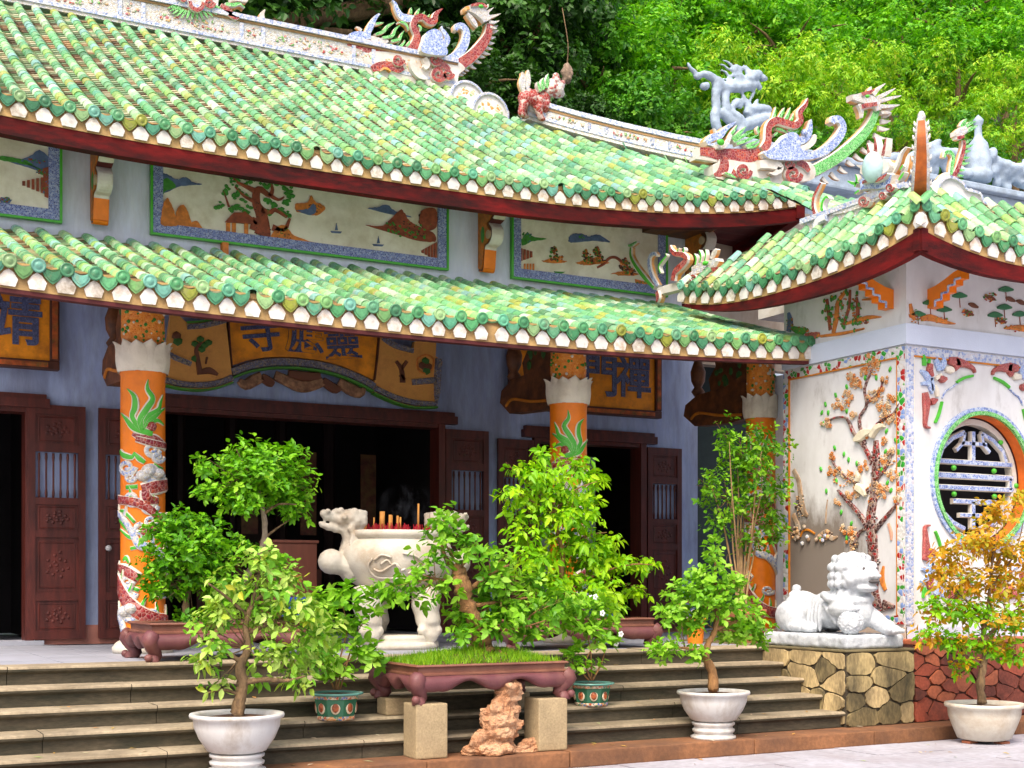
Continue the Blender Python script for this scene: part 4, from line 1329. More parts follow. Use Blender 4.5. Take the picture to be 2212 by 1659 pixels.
sign = thing("scroll_signboard", PY(650, 760, SY), "orange scroll-shaped signboard with three blue characters above the central doorway", "signboard", "signboards over the doors")
def ks(x, y): return (345.6 + x * .28644, 662.4 + y * .28644)
def KS(pts): return [(*ks(p[0], p[1]), *[p[i] * .28644 for i in range(2, len(p))]) for p in pts]
spot(sign, "centre_board", KS([(488, -60), (1640, 40), (1630, 200), (1600, 560), (1500, 510), (1350, 450), (1200, 410), (1000, 385), (800, 385), (650, 410), (530, 450), (515, 300)]), SIGNOR, ps, .05, 1)
spot(sign, "left_wing", KS([(90, 40), (190, 130), (320, 120), (480, 90), (520, 450), (535, 580), (400, 630), (200, 640), (30, 600), (30, 350), (70, 60)]), SIGNPIC, ps, .075, 1)
spot(sign, "right_wing", KS([(1640, 220), (1740, 270), (1890, 340), (1900, 270), (2065, 255), (2060, 380), (2110, 420), (2070, 750), (1900, 760), (1740, 720), (1590, 660), (1620, 400)]), SIGNPIC, ps, .075, 1)
DB = [MDULL, MDULL, SIGNFR]; DG = [M("dim_green_edge", (.05, .22, .02), .5)] * 3
line(sign, "blue_border", KS([(530, 500, 34), (650, 455, 34), (820, 425, 34), (1000, 425, 34), (1200, 450, 34), (1350, 490, 34), (1500, 550, 34), (1600, 610, 34)]), DB, ps, .085)
line(sign, "green_border", KS([(535, 545, 9), (650, 500, 9), (820, 470, 9), (1000, 468, 9), (1200, 492, 9), (1350, 532, 9), (1500, 595, 9), (1590, 645, 9)]), DG, ps, .095)
line(sign, "blue_border", KS([(30, 560, 26), (150, 590, 26), (300, 598, 26), (430, 580, 26), (530, 540, 26)]), DB, ps, .10)
line(sign, "green_border", KS([(30, 600, 8), (150, 626, 8), (300, 636, 8), (430, 615, 8), (535, 578, 8)]), DG, ps, .11)
line(sign, "blue_border", KS([(190, 160, 24), (320, 150, 24), (480, 110, 24)]), DB, ps, .10)
line(sign, "green_border", KS([(190, 128, 8), (320, 118, 8), (480, 82, 8)]), DG, ps, .11)
line(sign, "blue_border", KS([(1600, 620, 26), (1750, 690, 26), (1900, 730, 26), (2060, 740, 20)]), DB, ps, .10)
line(sign, "green_border", KS([(1590, 655, 8), (1750, 728, 8), (1900, 765, 8), (2070, 765, 8)]), DG, ps, .11)
line(sign, "blue_border", KS([(1660, 240, 24), (1750, 300, 24), (1890, 340, 22)]), DB, ps, .10)
line(sign, "blue_border", KS([(2080, 400, 30), (2075, 520, 34), (2070, 640, 30), (2060, 740, 10)]), DB, ps, .10)
line(sign, "blue_border", KS([(1880, 575, 26), (1960, 570, 26), (2060, 560, 26)]), DB, ps, .10)
line(sign, "blue_border", KS([(40, 360, 24), (120, 400, 24), (220, 440, 22)]), DB, ps, .10)
line(sign, "dark_edge", KS([(500, 60, 6), (515, 300, 6), (530, 470, 6)]), [SIGNFR] * 3, ps, .09)
line(sign, "dark_edge", KS([(1635, 220, 7), (1620, 400, 7), (1600, 560, 7)]), [SIGNFR] * 3, ps, .09)
DGL = M("dim_green_leaf", (.035, .13, .02), .6); DBR = M("dim_brown_relief", (.13, .045, .02), .6)
for pts in ([(290, 520, 26), (270, 400, 20), (260, 320, 16), (300, 280, 10)], [(300, 500, 20), (360, 490, 30), (420, 520, 12)], [(330, 440, 6), (340, 390, 8)]):
    line(sign, "painted_tree", KS(pts), DBR, ps, .10)
for (x, y) in ((250, 290), (290, 255), (350, 280), (300, 330), (250, 400), (320, 300)):
    q = MB(); q.ball(ps.pt(*ks(x, y), .085), (.05, .02, .04), 1); q.build("painted_leaf", DGL, sign)
for pts in ([(1810, 580, 26), (1800, 480, 20), (1760, 420, 14)], [(1800, 480, 14), (1840, 420, 16)], [(1790, 520, 14), (1820, 560, 20)]):
    line(sign, "painted_tree", KS(pts), DBR, ps, .10)
for (x, y, m_) in ((1980, 420, DGL), (1960, 450, DBR), (2000, 460, DBR), (1990, 490, DGL), (110, 230, DBR), (120, 270, DGL)):
    q = MB(); q.ball(ps.pt(*ks(x, y), .085), (.06, .02, .055), 1); q.build("painted_flower", m_, sign)
line(sign, "red_medallion", KS([(1920, 400, 8), (1980, 370, 8), (2040, 400, 8), (2030, 480, 8), (1980, 510, 8), (1925, 480, 8), (1920, 400, 8)]), [RORANGE] * 3, ps, .09)
# carved pendant below
CARV = M("carved_cream_and_brown", (.30, .16, .08), .6, .5, 16, (.09, .03, .02), .8, 14, .5, bump=.6, bscale=40)
for i, pts in enumerate(([(590, 560, 20), (640, 590, 40), (700, 560, 45), (760, 530, 40)], [(760, 530, 30), (820, 570, 36), (850, 590, 20)], [(860, 520, 36), (950, 560, 40), (1040, 600, 44), (1120, 600, 44), (1220, 570, 36)],
                         [(1220, 560, 30), (1310, 620, 36), (1350, 620, 20)], [(1340, 570, 34), (1420, 620, 44), (1500, 650, 40), (1530, 620, 16)], [(960, 510, 30), (1080, 530, 40), (1200, 530, 30)])):
    line(sign, "carved_pendant", KS(pts), CARV if i % 2 == 0 else DBR, ps, .06)
for ch, x, y, rot_ in (("寺", 765, 318, .16), ("應", 1080, 325, -.02), ("靈", 1375, 378, .12)):
    p = ps.pt(*ks(x, y), .052)
    d_ = face_mat(p)
    glyph(ch, .50, sign, d_ @ Matrix.Shear('XZ', 4, (0, 0)) @ Matrix.Rotation(rot_, 4, 'Z'), .009)
def sign_rect(x0, x1, z0, z1, Y, label, chars):
    c = thing("framed_signboard", ((x0 + x1) / 2, Y, z0), label, "signboard", "signboards over the doors")
    q = MB(); q.box((x0 + .1, Y - .02, z0 + .1), (x1 - .1, Y + .03, z1 - .1)); q.build("board", SIGNOR, c)
    for (a, b, e, f) in ((x0, x1, z0, z0 + .1), (x0, x1, z1 - .1, z1), (x0, x0 + .1, z0 + .1, z1 - .1), (x1 - .1, x1, z0 + .1, z1 - .1)):
        m = MB(); m.bbox((a, Y - .06, e), (b, Y + .05, f), .012); m.build("frame", SIGNFR, c)
    for (a, b, e, f) in ((x0 + .12, x1 - .12, z0 + .025, z0 + .075), (x1 - .078, x1 - .022, z0 + .12, z1 - .12)):
        m = MB(); m.box((a, Y - .068, e), (b, Y - .058, f)); m.build("painted_strip", M("red_orange_strip", (.38, .08, .015), .6, .6, 9, (.04, .10, .02), .8, 8, .54), c)
    for ch, px, py, s in chars:
        glyph(ch, s, c, face_mat(PY(px, py, Y - .022)), .02)
    return c
def kg(x, y): return (1094.4 + x * .1823, 691.2 + y * .1823)
SY2 = WY - .12
xr0 = PY(1100, 880, SY2).x; xr1 = PY(1425, 880, SY2).x; zr0 = PY(1420, 905, SY2).z
sign_rect(xr0, xr1, zr0, zr0 + 1.0, SY2, "orange framed signboard half hidden by the middle column", [("門", *kg(1110, 850), .58), ("禪", *kg(1500, 870), .58)])
xl1 = PY(127, 700, SY2).x; zl0 = PY(100, 800, SY2).z
sign_rect(xl1 - 1.9, xl1, zl0, zl0 + 1.0, SY2, "orange framed signboard cut off by the left picture edge", [("靖", 32, 732, .58)])

# ================================================================== side pavilion
XP, YP = 10.25, 10.4
pav = thing("side_pavilion", (11.4, 11.4, .98), "white mosaic pavilion with round window and red-edged upturned roof", "pavilion")
YB = 12.36
PWALL = None
m_, nt, nd, lk, b_ = _new("stained_white_wall")
vec = _pos(nd, lk)
gy_ = nd.new("ShaderNodeSeparateXYZ"); lk.new(vec, gy_.inputs[0])
mr = nd.new("ShaderNodeMapRange"); mr.inputs[1].default_value = 2.75; mr.inputs[2].default_value = 1.5
lk.new(gy_.outputs[2], mr.inputs[0])
mr2 = nd.new("ShaderNodeMapRange"); mr2.inputs[1].default_value = 10.75; mr2.inputs[2].default_value = 11.6
lk.new(gy_.outputs[1], mr2.inputs[0])
nz = _noise(nd, lk, _pos(nd, lk, (1, 1, .45)), 3.2, 8, .7)
mm1 = nd.new("ShaderNodeMath"); mm1.operation = 'MULTIPLY'; lk.new(mr.outputs[0], mm1.inputs[0]); lk.new(mr2.outputs[0], mm1.inputs[1])
mm2 = nd.new("ShaderNodeMath"); mm2.operation = 'MULTIPLY_ADD'; mm2.inputs[1].default_value = 1.0; lk.new(mm1.outputs[0], mm2.inputs[0]); lk.new(nz, mm2.inputs[2])
kk = _ramp(nd, lk, mm2.outputs[0], [(.56, (0, 0, 0)), (.90, (.92, .92, .92))])
wv = _ramp(nd, lk, _noise(nd, lk, _pos(nd, lk, (1, 1, .5)), 1.6, 6, .65), [(.3, (.56, .55, .54)), (.58, (.70, .70, .70))])
lk.new(_mix(nd, lk, kk, wv, (.15, .115, .085)), b_.inputs["Base Color"])
b_.inputs["Roughness"].default_value = .75
_bump(nd, lk, b_, nz, .2, .01)
PWALL = m_
q = MB()
q.box((XP, YP + .003, .98), (XP + .25, YB, 5.1)); q.box((XP + .25, YB - .2, .98), (12.5, YB, 5.1))
q.build("side_wall", PWALL, pav)
# front wall with a round opening
wc = PY(2122, 1036, YP); WX, WZ, WR = wc.x, wc.z, .70
q = MB(); n = 48
outer = []
x0, x1, z0, z1 = XP, 2 * WX - XP, .98, 5.1
for k in range(n):
    a = 2 * math.pi * k / n; c, s = math.cos(a), math.sin(a)
    tx = (x1 - WX) / abs(c) if abs(c) > 1e-6 else 1e9
    tz = ((z1 - WZ) if s > 0 else (WZ - z0)) / abs(s) if abs(s) > 1e-6 else 1e9
    t = min(tx, tz); outer.append((WX + c * t, WZ + s * t))
vs = []; fs = []
for Y in (YP, YP + .25):
    for k in range(n):
        a = 2 * math.pi * k / n
        vs.append((WX + WR * math.cos(a), Y, WZ + WR * math.sin(a)))
    for k in range(n): vs.append((outer[k][0], Y, outer[k][1]))
for k in range(n):
    k2 = (k + 1) % n
    fs.append((k, k2, n + k2, n + k)); fs.append((2 * n + k2, 2 * n + k, 3 * n + k, 3 * n + k2))
    fs.append((k2, k, 2 * n + k, 2 * n + k2))
# corners of the rectangle
for cxz in ((x0, z0), (x1, z0), (x1, z1), (x0, z1)):
    best = sorted(range(n), key=lambda i: (outer[i][0] - cxz[0]) ** 2 + (outer[i][1] - cxz[1]) ** 2)
    cand = [(i, (i + 1) % n) for i in range(n) if (abs(outer[i][0] - cxz[0]) < 1e-6) != (abs(outer[(i + 1) % n][0] - cxz[0]) < 1e-6)
            and (abs(outer[i][1] - cxz[1]) < 1e-6 or abs(outer[(i + 1) % n][1] - cxz[1]) < 1e-6)]
    for i, j in cand:
        if {abs(outer[i][0] - cxz[0]) < 1e-6, abs(outer[j][0] - cxz[0]) < 1e-6} == {True, False}:
            vi = len(vs); vs.append((cxz[0], YP, cxz[1])); fs.append((n + i, n + j, vi))
            break
q.add(vs, fs)
q.build("front_wall", PWALL, pav)
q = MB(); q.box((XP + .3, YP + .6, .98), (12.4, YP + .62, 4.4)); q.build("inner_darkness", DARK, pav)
# round window
def ring(name, r0, r1, y0, y1, mats, par):
    q = MB(); n = 56; vs = []; fs = []; ms = []
    for (r_, y) in ((r0, y1), (r0, y0), (r1, y0), (r1, y1)):
        for k in range(n):
            a = 2 * math.pi * k / n; vs.append((WX + r_ * math.cos(a), y, WZ + r_ * math.sin(a)))
    for i in range(4):
        j = (i + 1) % 4
        for k in range(n):
            k2 = (k + 1) % n
            fs.append((i * n + k, i * n + k2, j * n + k2, j * n + k))
    q.add(vs, fs)
    return q.build(name, mats, par, False)
win = ring("round_window", .605, .668, YP + .12, YP + .22, PLAST, pav)
ring("outer_blue_ring", WR + .040, WR + .080, YP - .03, YP + .002, MBLUE, win)
ring("green_ring", WR - .004, WR + .038, YP - .045, YP + .01, MGREEN, win)
ring("orange_reveal", WR - .016, WR - .002, YP - .01, YP + .11, M("orange_reveal_paint", (.62, .13, .012), .6, .25, 6), win)
ring("red_reveal", WR - .022, WR - .003, YP + .112, YP + .235, DARKRED, win)
def gl(x, y):  # grille crop -> unit disc coords (x right, z up), crop centre (500,1010), radii 245 x 375
    return ((x - 500) / 245.0, (1010 - y) / 375.0)
GR_ = [MBLUE, PLAST, PLAST]
def bar(pts, w):
    P = [V((WX + .625 * gl(*p)[0], YP + .17, WZ + .625 * gl(*p)[1])) for p in pts]
    m = MB(); m.ribbon(P, [V((0, -1, 0))] * len(P), [w * 1.2] * len(P), .05); m.build("grille_bar", GR_, win)
bar([(258, 895), (735, 895)], .026); bar([(255, 985), (742, 985)], .030); bar([(255, 1062), (742, 1062)], .026)
bar([(275, 985), (275, 1062)], .022); bar([(725, 985), (725, 1062)], .022)
bar([(380, 1150), (640, 1150)], .026); bar([(500, 690), (500, 880)], .030); bar([(500, 1150), (500, 1330)], .030)
bar([(430, 770), (580, 770)], .022)
bar([(300, 880), (320, 810), (380, 740), (450, 700)], .026); bar([(700, 880), (680, 810), (620, 740), (550, 700)], .026)
bar([(450, 700), (440, 770), (400, 820)], .022); bar([(550, 700), (560, 770), (600, 820)], .022)
bar([(300, 1150), (320, 1220), (380, 1290), (450, 1330)], .026); bar([(700, 1150), (680, 1220), (620, 1290), (550, 1330)], .026)
bar([(420, 1240), (580, 1240)], .022)
for (x, y) in ((330, 740), (662, 750), (382, 935), (622, 942), (756, 1032), (384, 1106), (624, 1110)):
    m = MB(); m.ball((WX + .625 * gl(x, y)[0], YP + .12, WZ + .625 * gl(x, y)[1]), .030, 2); m.build("green_boss", GREEN, win, True)

# mosaic borders
ZB1, ZB0 = 4.04, 1.13
def bx(a, b, mat, name, par=pav):
    q = MB(); q.box(a, b); return q.build(name, mat, par)
bx((XP - .02, YP + .02, ZB0), (XP, YP + .11, ZB1), MBORDER, "mosaic_border"); bx((XP - .02, YB - .10, ZB0), (XP, YB - .01, ZB1), MBORDER, "mosaic_border")
bx((XP - .021, YP + .11, ZB1 - .10), (XP, YB - .10, ZB1), MBORDER, "mosaic_border"); bx((XP - .021, YP + .11, ZB0), (XP, YB - .10, ZB0 + .09), MBORDER, "mosaic_border")
bx((XP - .023, YP + .115, ZB1 - .115), (XP, YB - .10, ZB1 - .10), OCHRE, "ochre_edging"); bx((XP - .023, YP + .11, ZB0 + .09), (XP, YP + .122, ZB1 - .115), OCHRE, "ochre_edging")
bx((XP - .023, YB - .112, ZB0 + .09), (XP, YB - .10, ZB1 - .115), OCHRE, "ochre_edging")
bx((XP - .012, YP - .02, ZB0), (XP + .09, YP - .001, ZB1), MPALE, "mosaic_border"); bx((XP + .09, YP - .021, ZB1 - .09), (12.5, YP - .001, ZB1), MPALE, "mosaic_border")
bx((XP + .09, YP - .023, ZB1 - .108), (12.5, YP - .001, ZB1 - .092), OCHRE, "ochre_edging"); bx((XP + .091, YP - .018, ZB0), (XP + .102, YP - .001, ZB1 - .11), PETALM, "cream_edging")
# pale blue string course
BAND = M("pale_blue_band", (.58, .64, .76), .7, .06, 2)
bx((XP - .035, YP - .035, 4.06), (12.5, YP + .02, 4.27), BAND, "string_course"); bx((XP - .035, YP + .02, 4.06), (XP + .02, YB, 4.27), BAND, "string_course")
bx((XP - .012, YP - .012, .98), (12.5, YP, 1.10), BAND, "base_band"); bx((XP - .03, YP - .012, TZ + .01), (XP, YB, 1.10), GREYW, "base_band")
# ---- plum tree mosaic on the left wall
plx = PlX(XP)
def kt(x, y): return (1670.4 + x * .39908, 720 + y * .39908)
def KT(pts): return [(*kt(p[0], p[1]), *[p[i] * .39908 for i in range(2, len(p))]) for p in pts]
TR = [MBARK, MBARK, MBARK]
for pts in ([(560, 1490, 62), (545, 1400, 46), (545, 1250, 44), (540, 1120, 44), (530, 1000, 40), (545, 900, 34), (555, 780, 30), (560, 660, 30), (560, 580, 20)],
            [(520, 1060, 26), (470, 980, 20), (400, 900, 16), (355, 850, 8)], [(560, 1060, 22), (610, 1000, 18), (680, 920, 10)],
            [(540, 700, 20), (500, 620, 18), (440, 540, 14), (400, 460, 10), (330, 460, 6), (290, 490, 4)], [(500, 600, 16), (470, 470, 12), (510, 390, 9), (500, 300, 7), (540, 200, 4)],
            [(545, 560, 14), (570, 490, 10), (650, 440, 8), (690, 380, 4)], [(520, 860, 14), (420, 790, 9), (350, 730, 5), (320, 680, 3)], [(560, 800, 12), (620, 720, 8), (650, 640, 4)],
            [(510, 380, 8), (580, 320, 6), (600, 250, 3)], [(600, 1470, 36), (660, 1480, 12)], [(520, 1480, 30), (510, 1420, 20)], [(440, 1150, 10), (470, 1080, 12), (500, 1060, 12)]):
    line(pav, "plum_limb", KT([(a_, b_2, c_ * (.80 if c_ > 28 else .66)) for a_, b_2, c_ in pts]), TR, plx, .03, 4, .0)
BLOS = M("apricot_blossom", (.55, .27, .09), .5, .3, 20, (.62, .46, .28), .8, 12, .5); BLOS2 = M("orange_blossom", (.58, .19, .03), .45, .2, 20); BLOS3 = M("pale_cream_blossom", (.60, .47, .30), .5, .2, 20)
rr = random.Random(9)
bl = []
for (cx, cy, r_, n_) in ((300, 490, 34, 7), (360, 390, 34, 6), (410, 340, 34, 5), (430, 230, 26, 6), (460, 280, 30, 6), (500, 210, 26, 5), (540, 170, 36, 8), (530, 120, 16, 3), (610, 250, 20, 3), (585, 300, 20, 3), (550, 340, 34, 6),
                         (600, 400, 36, 6), (650, 350, 24, 4), (440, 440, 24, 4), (640, 470, 40, 6), (320, 665, 18, 2), (325, 745, 24, 3), (365, 760, 34, 6), (430, 780, 30, 5), (490, 720, 30, 5), (610, 690, 30, 5), (650, 640, 20, 3), (650, 770, 34, 5),
                         (560, 830, 36, 6), (600, 860, 30, 5), (430, 860, 40, 6), (540, 910, 24, 4), (680, 900, 22, 3), (400, 1060, 30, 5), (430, 1110, 34, 6), (690, 850, 14, 2), (350, 920, 24, 3), (505, 560, 20, 3), (600, 580, 20, 2)):
    for k in range(int(n_ * 2.1)):
        a = rr.uniform(0, 6.3); t = rr.random() ** .5
        bl.append((*kt(cx + math.cos(a) * r_ * t, cy + math.sin(a) * r_ * t), rr.uniform(7, 13) * .4))
for (x, y, s) in bl:
    q = MB(); c = plx.pt(x, y, .02); s2 = s * depth(c) / F
    a0 = rr.uniform(0, 6)
    for k in range(5):
        a = a0 + k * 1.2566
        q.ball(c + V((0, math.cos(a) * s2 * .75, math.sin(a) * s2 * .75)), (.010, s2 * .5, s2 * .5), 1)
    q.ball(c + V((-.012, 0, 0)), (.012, s2 * .3, s2 * .3), 1)
    q.build("blossom", rr.choice((BLOS, BLOS3, BLOS, BLOS2)), pav, True)
for (x, y) in ((340, 335), (285, 385), (265, 430), (270, 490), (400, 290), (450, 160), (545, 110), (575, 170), (635, 195), (490, 200), (385, 655), (335, 620), (410, 685), (260, 735), (290, 855), (665, 580), (690, 630), (615, 530), (400, 420), (300, 430),
               (620, 810), (640, 850), (400, 1110), (425, 1030), (370, 970), (345, 800), (455, 705), (500, 240), (560, 240), (610, 640), (680, 720), (590, 740)):
    q = MB(); c = plx.pt(*kt(x, y), .008); q.ball(c, (.012, .022, .036), 1, rot=Matrix.Rotation(rr.uniform(-.6, .6), 3, 'X')); q.build("mosaic_leaf", GREEN, pav, True)
CRIM0 = M("crimson_shard", (.30, .015, .012), .4)
WBIRD = M("cream_bird_relief", (.66, .60, .44), .6, .15, 10)
for pts in ([(450, 580, 10), (480, 560, 30), (510, 540, 24), (545, 530, 10)], [(540, 560, 16), (570, 510, 18), (610, 500, 8)], [(460, 830, 20), (490, 850, 24), (510, 880, 8)], [(460, 800, 8), (470, 770, 10), (465, 750, 3)]):
    line(pav, "bird_relief", KT(pts), [WBIRD] * 3, plx, .05)
BRK = M("broken_brown_relief", (.32, .20, .11), .85, .4, 10, (.50, .44, .36), .8, 8, .5)
for pts, m2 in (([(115, 740, 22), (140, 800, 26), (150, 880, 30), (175, 960, 30), (190, 990, 14)], BRK), ([(110, 980, 24), (140, 1060, 26), (120, 1120, 24)], BRK), ([(150, 1100, 8), (165, 1070, 9), (195, 1065, 9), (225, 1085, 8)], OCHRE),
                ([(240, 1110, 20), (290, 1080, 34), (320, 1110, 24), (350, 1100, 8)], BRK), ([(285, 1030, 6), (290, 960, 5), (295, 900, 2)], BRK), ([(420, 1190, 22), (450, 1120, 16)], BRK), ([(600, 1260, 10), (590, 1330, 30), (610, 1390, 18)], RORANGE), ([(635, 1030, 14), (640, 1080, 18), (635, 1120, 8)], M("faded_red_patch", (.58, .30, .20), .8))):
    line(pav, "weathered_relief", KT([(a_ + 14 * noise.noise(V((a_ * .1, b_2 * .1, 1))), b_2, c_ * .62) for a_, b_2, c_ in pts]), [m2] * 3, plx, .014)
for k in range(14):
    q = MB(); c = plx.pt(*kt(rr.uniform(110, 340), rr.uniform(1040, 1150)), .02); q.ball(c, (.02, .03, .03), 1); q.build("mosaic_flower", rr.choice((RGREEN, BLOS, CLOUDB, BRK)), pav, True)
lumps(pav, "weathered_lumps", [(*kt(150, 930), 10, 26), (*kt(290, 1095), 16, 10), (*kt(130, 1080), 10, 18), (*kt(440, 1130), 9, 20)], [BRK, DULLS, BLOS], plx, 12, 61, 1.4, 3.6)
lumps(pav, "trunk_shards", [(*kt(545, 1300), 16, 60), (*kt(560, 1480), 26, 10), (*kt(535, 1050), 14, 40), (*kt(555, 700), 11, 40)], [DULLS, CRIM0, M("pale_shard", (.50, .46, .42), .5)], plx, 22, 62, 1.2, 2.8)
lumps(pav, "blossom_shards", [(*kt(545, 180), 14, 20), (*kt(450, 260), 14, 18), (*kt(560, 340), 16, 16), (*kt(620, 460), 18, 16), (*kt(380, 380), 18, 16), (*kt(400, 780), 30, 22), (*kt(610, 720), 26, 26), (*kt(570, 850), 24, 18), (*kt(430, 1080), 10, 20)], [BLOS, BLOS2, BLOS3], plx, 12, 63, 1.4, 3.0)
# ---- corner sprays on the front wall
pfw = PlY(YP)
def kf(x, y): return (1958.4 + x * .31246, 720 + y * .31246)
def KF(pts): return [(*kf(p[0], p[1]), *[p[i] * .31246 for i in range(2, len(p))]) for p in pts]
CRIM = mosaic("crimson_chip", [(.30, .02, .02), (.38, .03, .03), (.26, .015, .02), (.34, .05, .04)], 60, (.48, .20, .16), .08)
AZUR = mosaic("azure_chip", [(.20, .34, .66), (.26, .40, .70), (.34, .48, .74), (.22, .30, .60)], 60, (.60, .66, .74), .08)
def spray(mir=False, low=False):
    def T(pts):
        out = []
        for p in pts:
            w = pfw.pt(*kf(p[0], p[1]))
            X, Z = w.x, w.z
            if mir: X = 2 * WX - X
            if low: Z = 2 * WZ - Z
            q2 = proj((X, YP, Z)); out.append((*q2, *[a * .31246 for a in p[2:]]))
        return out
    for pts in ([(280, 190, 24), (330, 200, 34), (400, 215, 24), (450, 245, 13), (462, 275, 7)], [(120, 410, 22), (130, 480, 34), (125, 560, 22), (120, 640, 12), (150, 655, 7)], [(160, 480, 20), (180, 470, 24), (200, 460, 8)], [(330, 170, 14), (345, 215, 26), (320, 250, 18)]):
        line(pav, "crimson_scroll", T(pts), [CRIM] * 3, pfw, .035)
    for pts in ([(90, 260, 10), (130, 290, 26), (160, 330, 24)], [(95, 350, 10), (150, 350, 22), (165, 400, 18)], [(190, 180, 18), (210, 220, 26), (220, 260, 18)], [(245, 170, 14), (250, 210, 24), (230, 250, 18)], [(160, 310, 18), (170, 380, 20), (165, 420, 6)]):
        line(pav, "azure_petal", T(pts), [AZUR] * 3, pfw, .03)
    for pts in ([(105, 150, 6), (115, 185, 16), (115, 225, 14)], [(150, 180, 6), (145, 210, 12)]):
        line(pav, "green_leaf", T(pts), [GREEN] * 3, pfw, .03)
    for pts in ([(155, 215, 16), (150, 260, 24), (165, 300, 12)], [(215, 310, 18), (240, 320, 26), (260, 315, 12)]):
        line(pav, "red_flower", T(pts), [CRIM] * 3, pfw, .045)
    for pts in ([(260, 250, 18), (300, 255, 26), (315, 265, 12)], [(185, 360, 12), (200, 400, 18), (205, 440, 12)], [(190, 320, 12), (230, 290, 14)]):
        line(pav, "cream_flower", T(pts), [PETALM] * 3, pfw, .035)
    line(pav, "green_tendril", T([(340, 340, 9), (390, 310, 10), (450, 295, 9)]), [GREEN] * 3, pfw, .03)
    line(pav, "green_tendril", T([(190, 620, 8), (215, 560, 9), (237, 475, 8)]), [GREEN] * 3, pfw, .03)
    line(pav, "blue_tendril", T([(240, 450, 4), (265, 400, 4), (300, 380, 4), (340, 350, 4)]), [MBLUE] * 3, pfw, .02)
spray(); spray(True); spray(False, True); spray(True, True)
# ---- painted frieze above the string course
def ke(x, y): return (1474.7 + x / 3, 553 + y / 3)
def KE(pts): return [(*ke(p[0], p[1]), *[p[i] / 3 for i in range(2, len(p))]) for p in pts]
for pts, m2 in (([(980, 500, 14), (1000, 400, 20), (1010, 300, 16), (1060, 230, 10)], RORANGE), ([(960, 480, 12), (950, 380, 12), (940, 280, 8)], RBROWN), ([(1040, 460, 10), (1080, 340, 10), (1090, 220, 6)], RBROWN), ([(1130, 420, 16), (1140, 340, 12), (1130, 270, 8)], RBROWN),
                ([(690, 370, 10), (700, 430, 24), (690, 490, 20)], RBLUE), ([(720, 470, 16), (770, 490, 26), (810, 480, 8)], RGREEN), ([(800, 520, 20), (850, 520, 24), (890, 500, 6)], CRIM), ([(900, 520, 8), (1050, 500, 10), (1180, 470, 5)], RORANGE), ([(1060, 440, 8), (1200, 400, 14), (1290, 395, 3)], RORANGE), ([(1170, 285, 4), (1240, 275, 10), (1300, 255, 3)], RORANGE)):
    line(pav, "frieze_relief", KE(pts), [m2] * 3, plx, .02)
for k in range(40):
    p = ke(rr.choice((940, 1000, 1040, 1090, 1130)) + rr.uniform(-30, 30), rr.uniform(190, 490))
    q = MB(); q.ball(plx.pt(*p, .015), (.012, .022, .028), 1); q.build("frieze_leaf", RGREEN, pav, True)
for (x, y) in ((1790, 255), (2090, 215), (2080, 330), (2020, 380), (2180, 375), (1600, 300), (1520, 375), (1690, 345)):
    line(pav, "lotus_leaf", KE([(x - 46, y + 6, 6), (x, y, 20), (x + 46, y + 6, 6)]), [M("deep_green_relief", (.03, .15, .06), .5)] * 3, pfw, .02)
    line(pav, "lotus_stalk", KE([(x, y, 2), (x + 6, y + 80, 2)]), [RBROWN] * 3, pfw, .008)
for (x, y) in ((1850, 370), (1990, 270), (2060, 420), (1880, 320), (2190, 300), (2120, 280)):
    line(pav, "lotus_flower", KE([(x - 30, y - 10, 6), (x, y, 16), (x + 30, y + 14, 6)]), [DBR] * 3, pfw, .016)
line(pav, "frieze_relief", KE([(1470, 310, 8), (1485, 380, 18), (1500, 415, 10)]), [RORANGE] * 3, pfw, .02)
line(pav, "frieze_relief", KE([(1540, 410, 14), (1600, 400, 22), (1700, 430, 12), (1760, 440, 3)]), [RORANGE] * 3, pfw, .02)
line(pav, "frieze_relief", KE([(2080, 470, 4), (2150, 465, 16), (2212, 470, 22)]), [RORANGE] * 3, pfw, .02)
lumps(pav, "frieze_foliage", [(*ke(960, 330), 14, 44), (*ke(1040, 320), 16, 44), (*ke(1130, 330), 10, 26), (*ke(770, 480), 16, 8), (*ke(850, 515), 14, 7), (*ke(700, 440), 7, 16), (*ke(1150, 420), 22, 8)], [RGREEN, RBROWN, RORANGE], plx, 12, 64, 1.4, 3.2)
lumps(pav, "frieze_ground", [(*ke(1500, 390), 12, 14), (*ke(1620, 415), 30, 7), (*ke(2150, 470), 24, 7), (*ke(1990, 270), 14, 10), (*ke(2060, 420), 16, 7), (*ke(1840, 370), 12, 8)], [RORANGE, CRIM0, RGREEN], pfw, 9, 65, 1.3, 2.8)
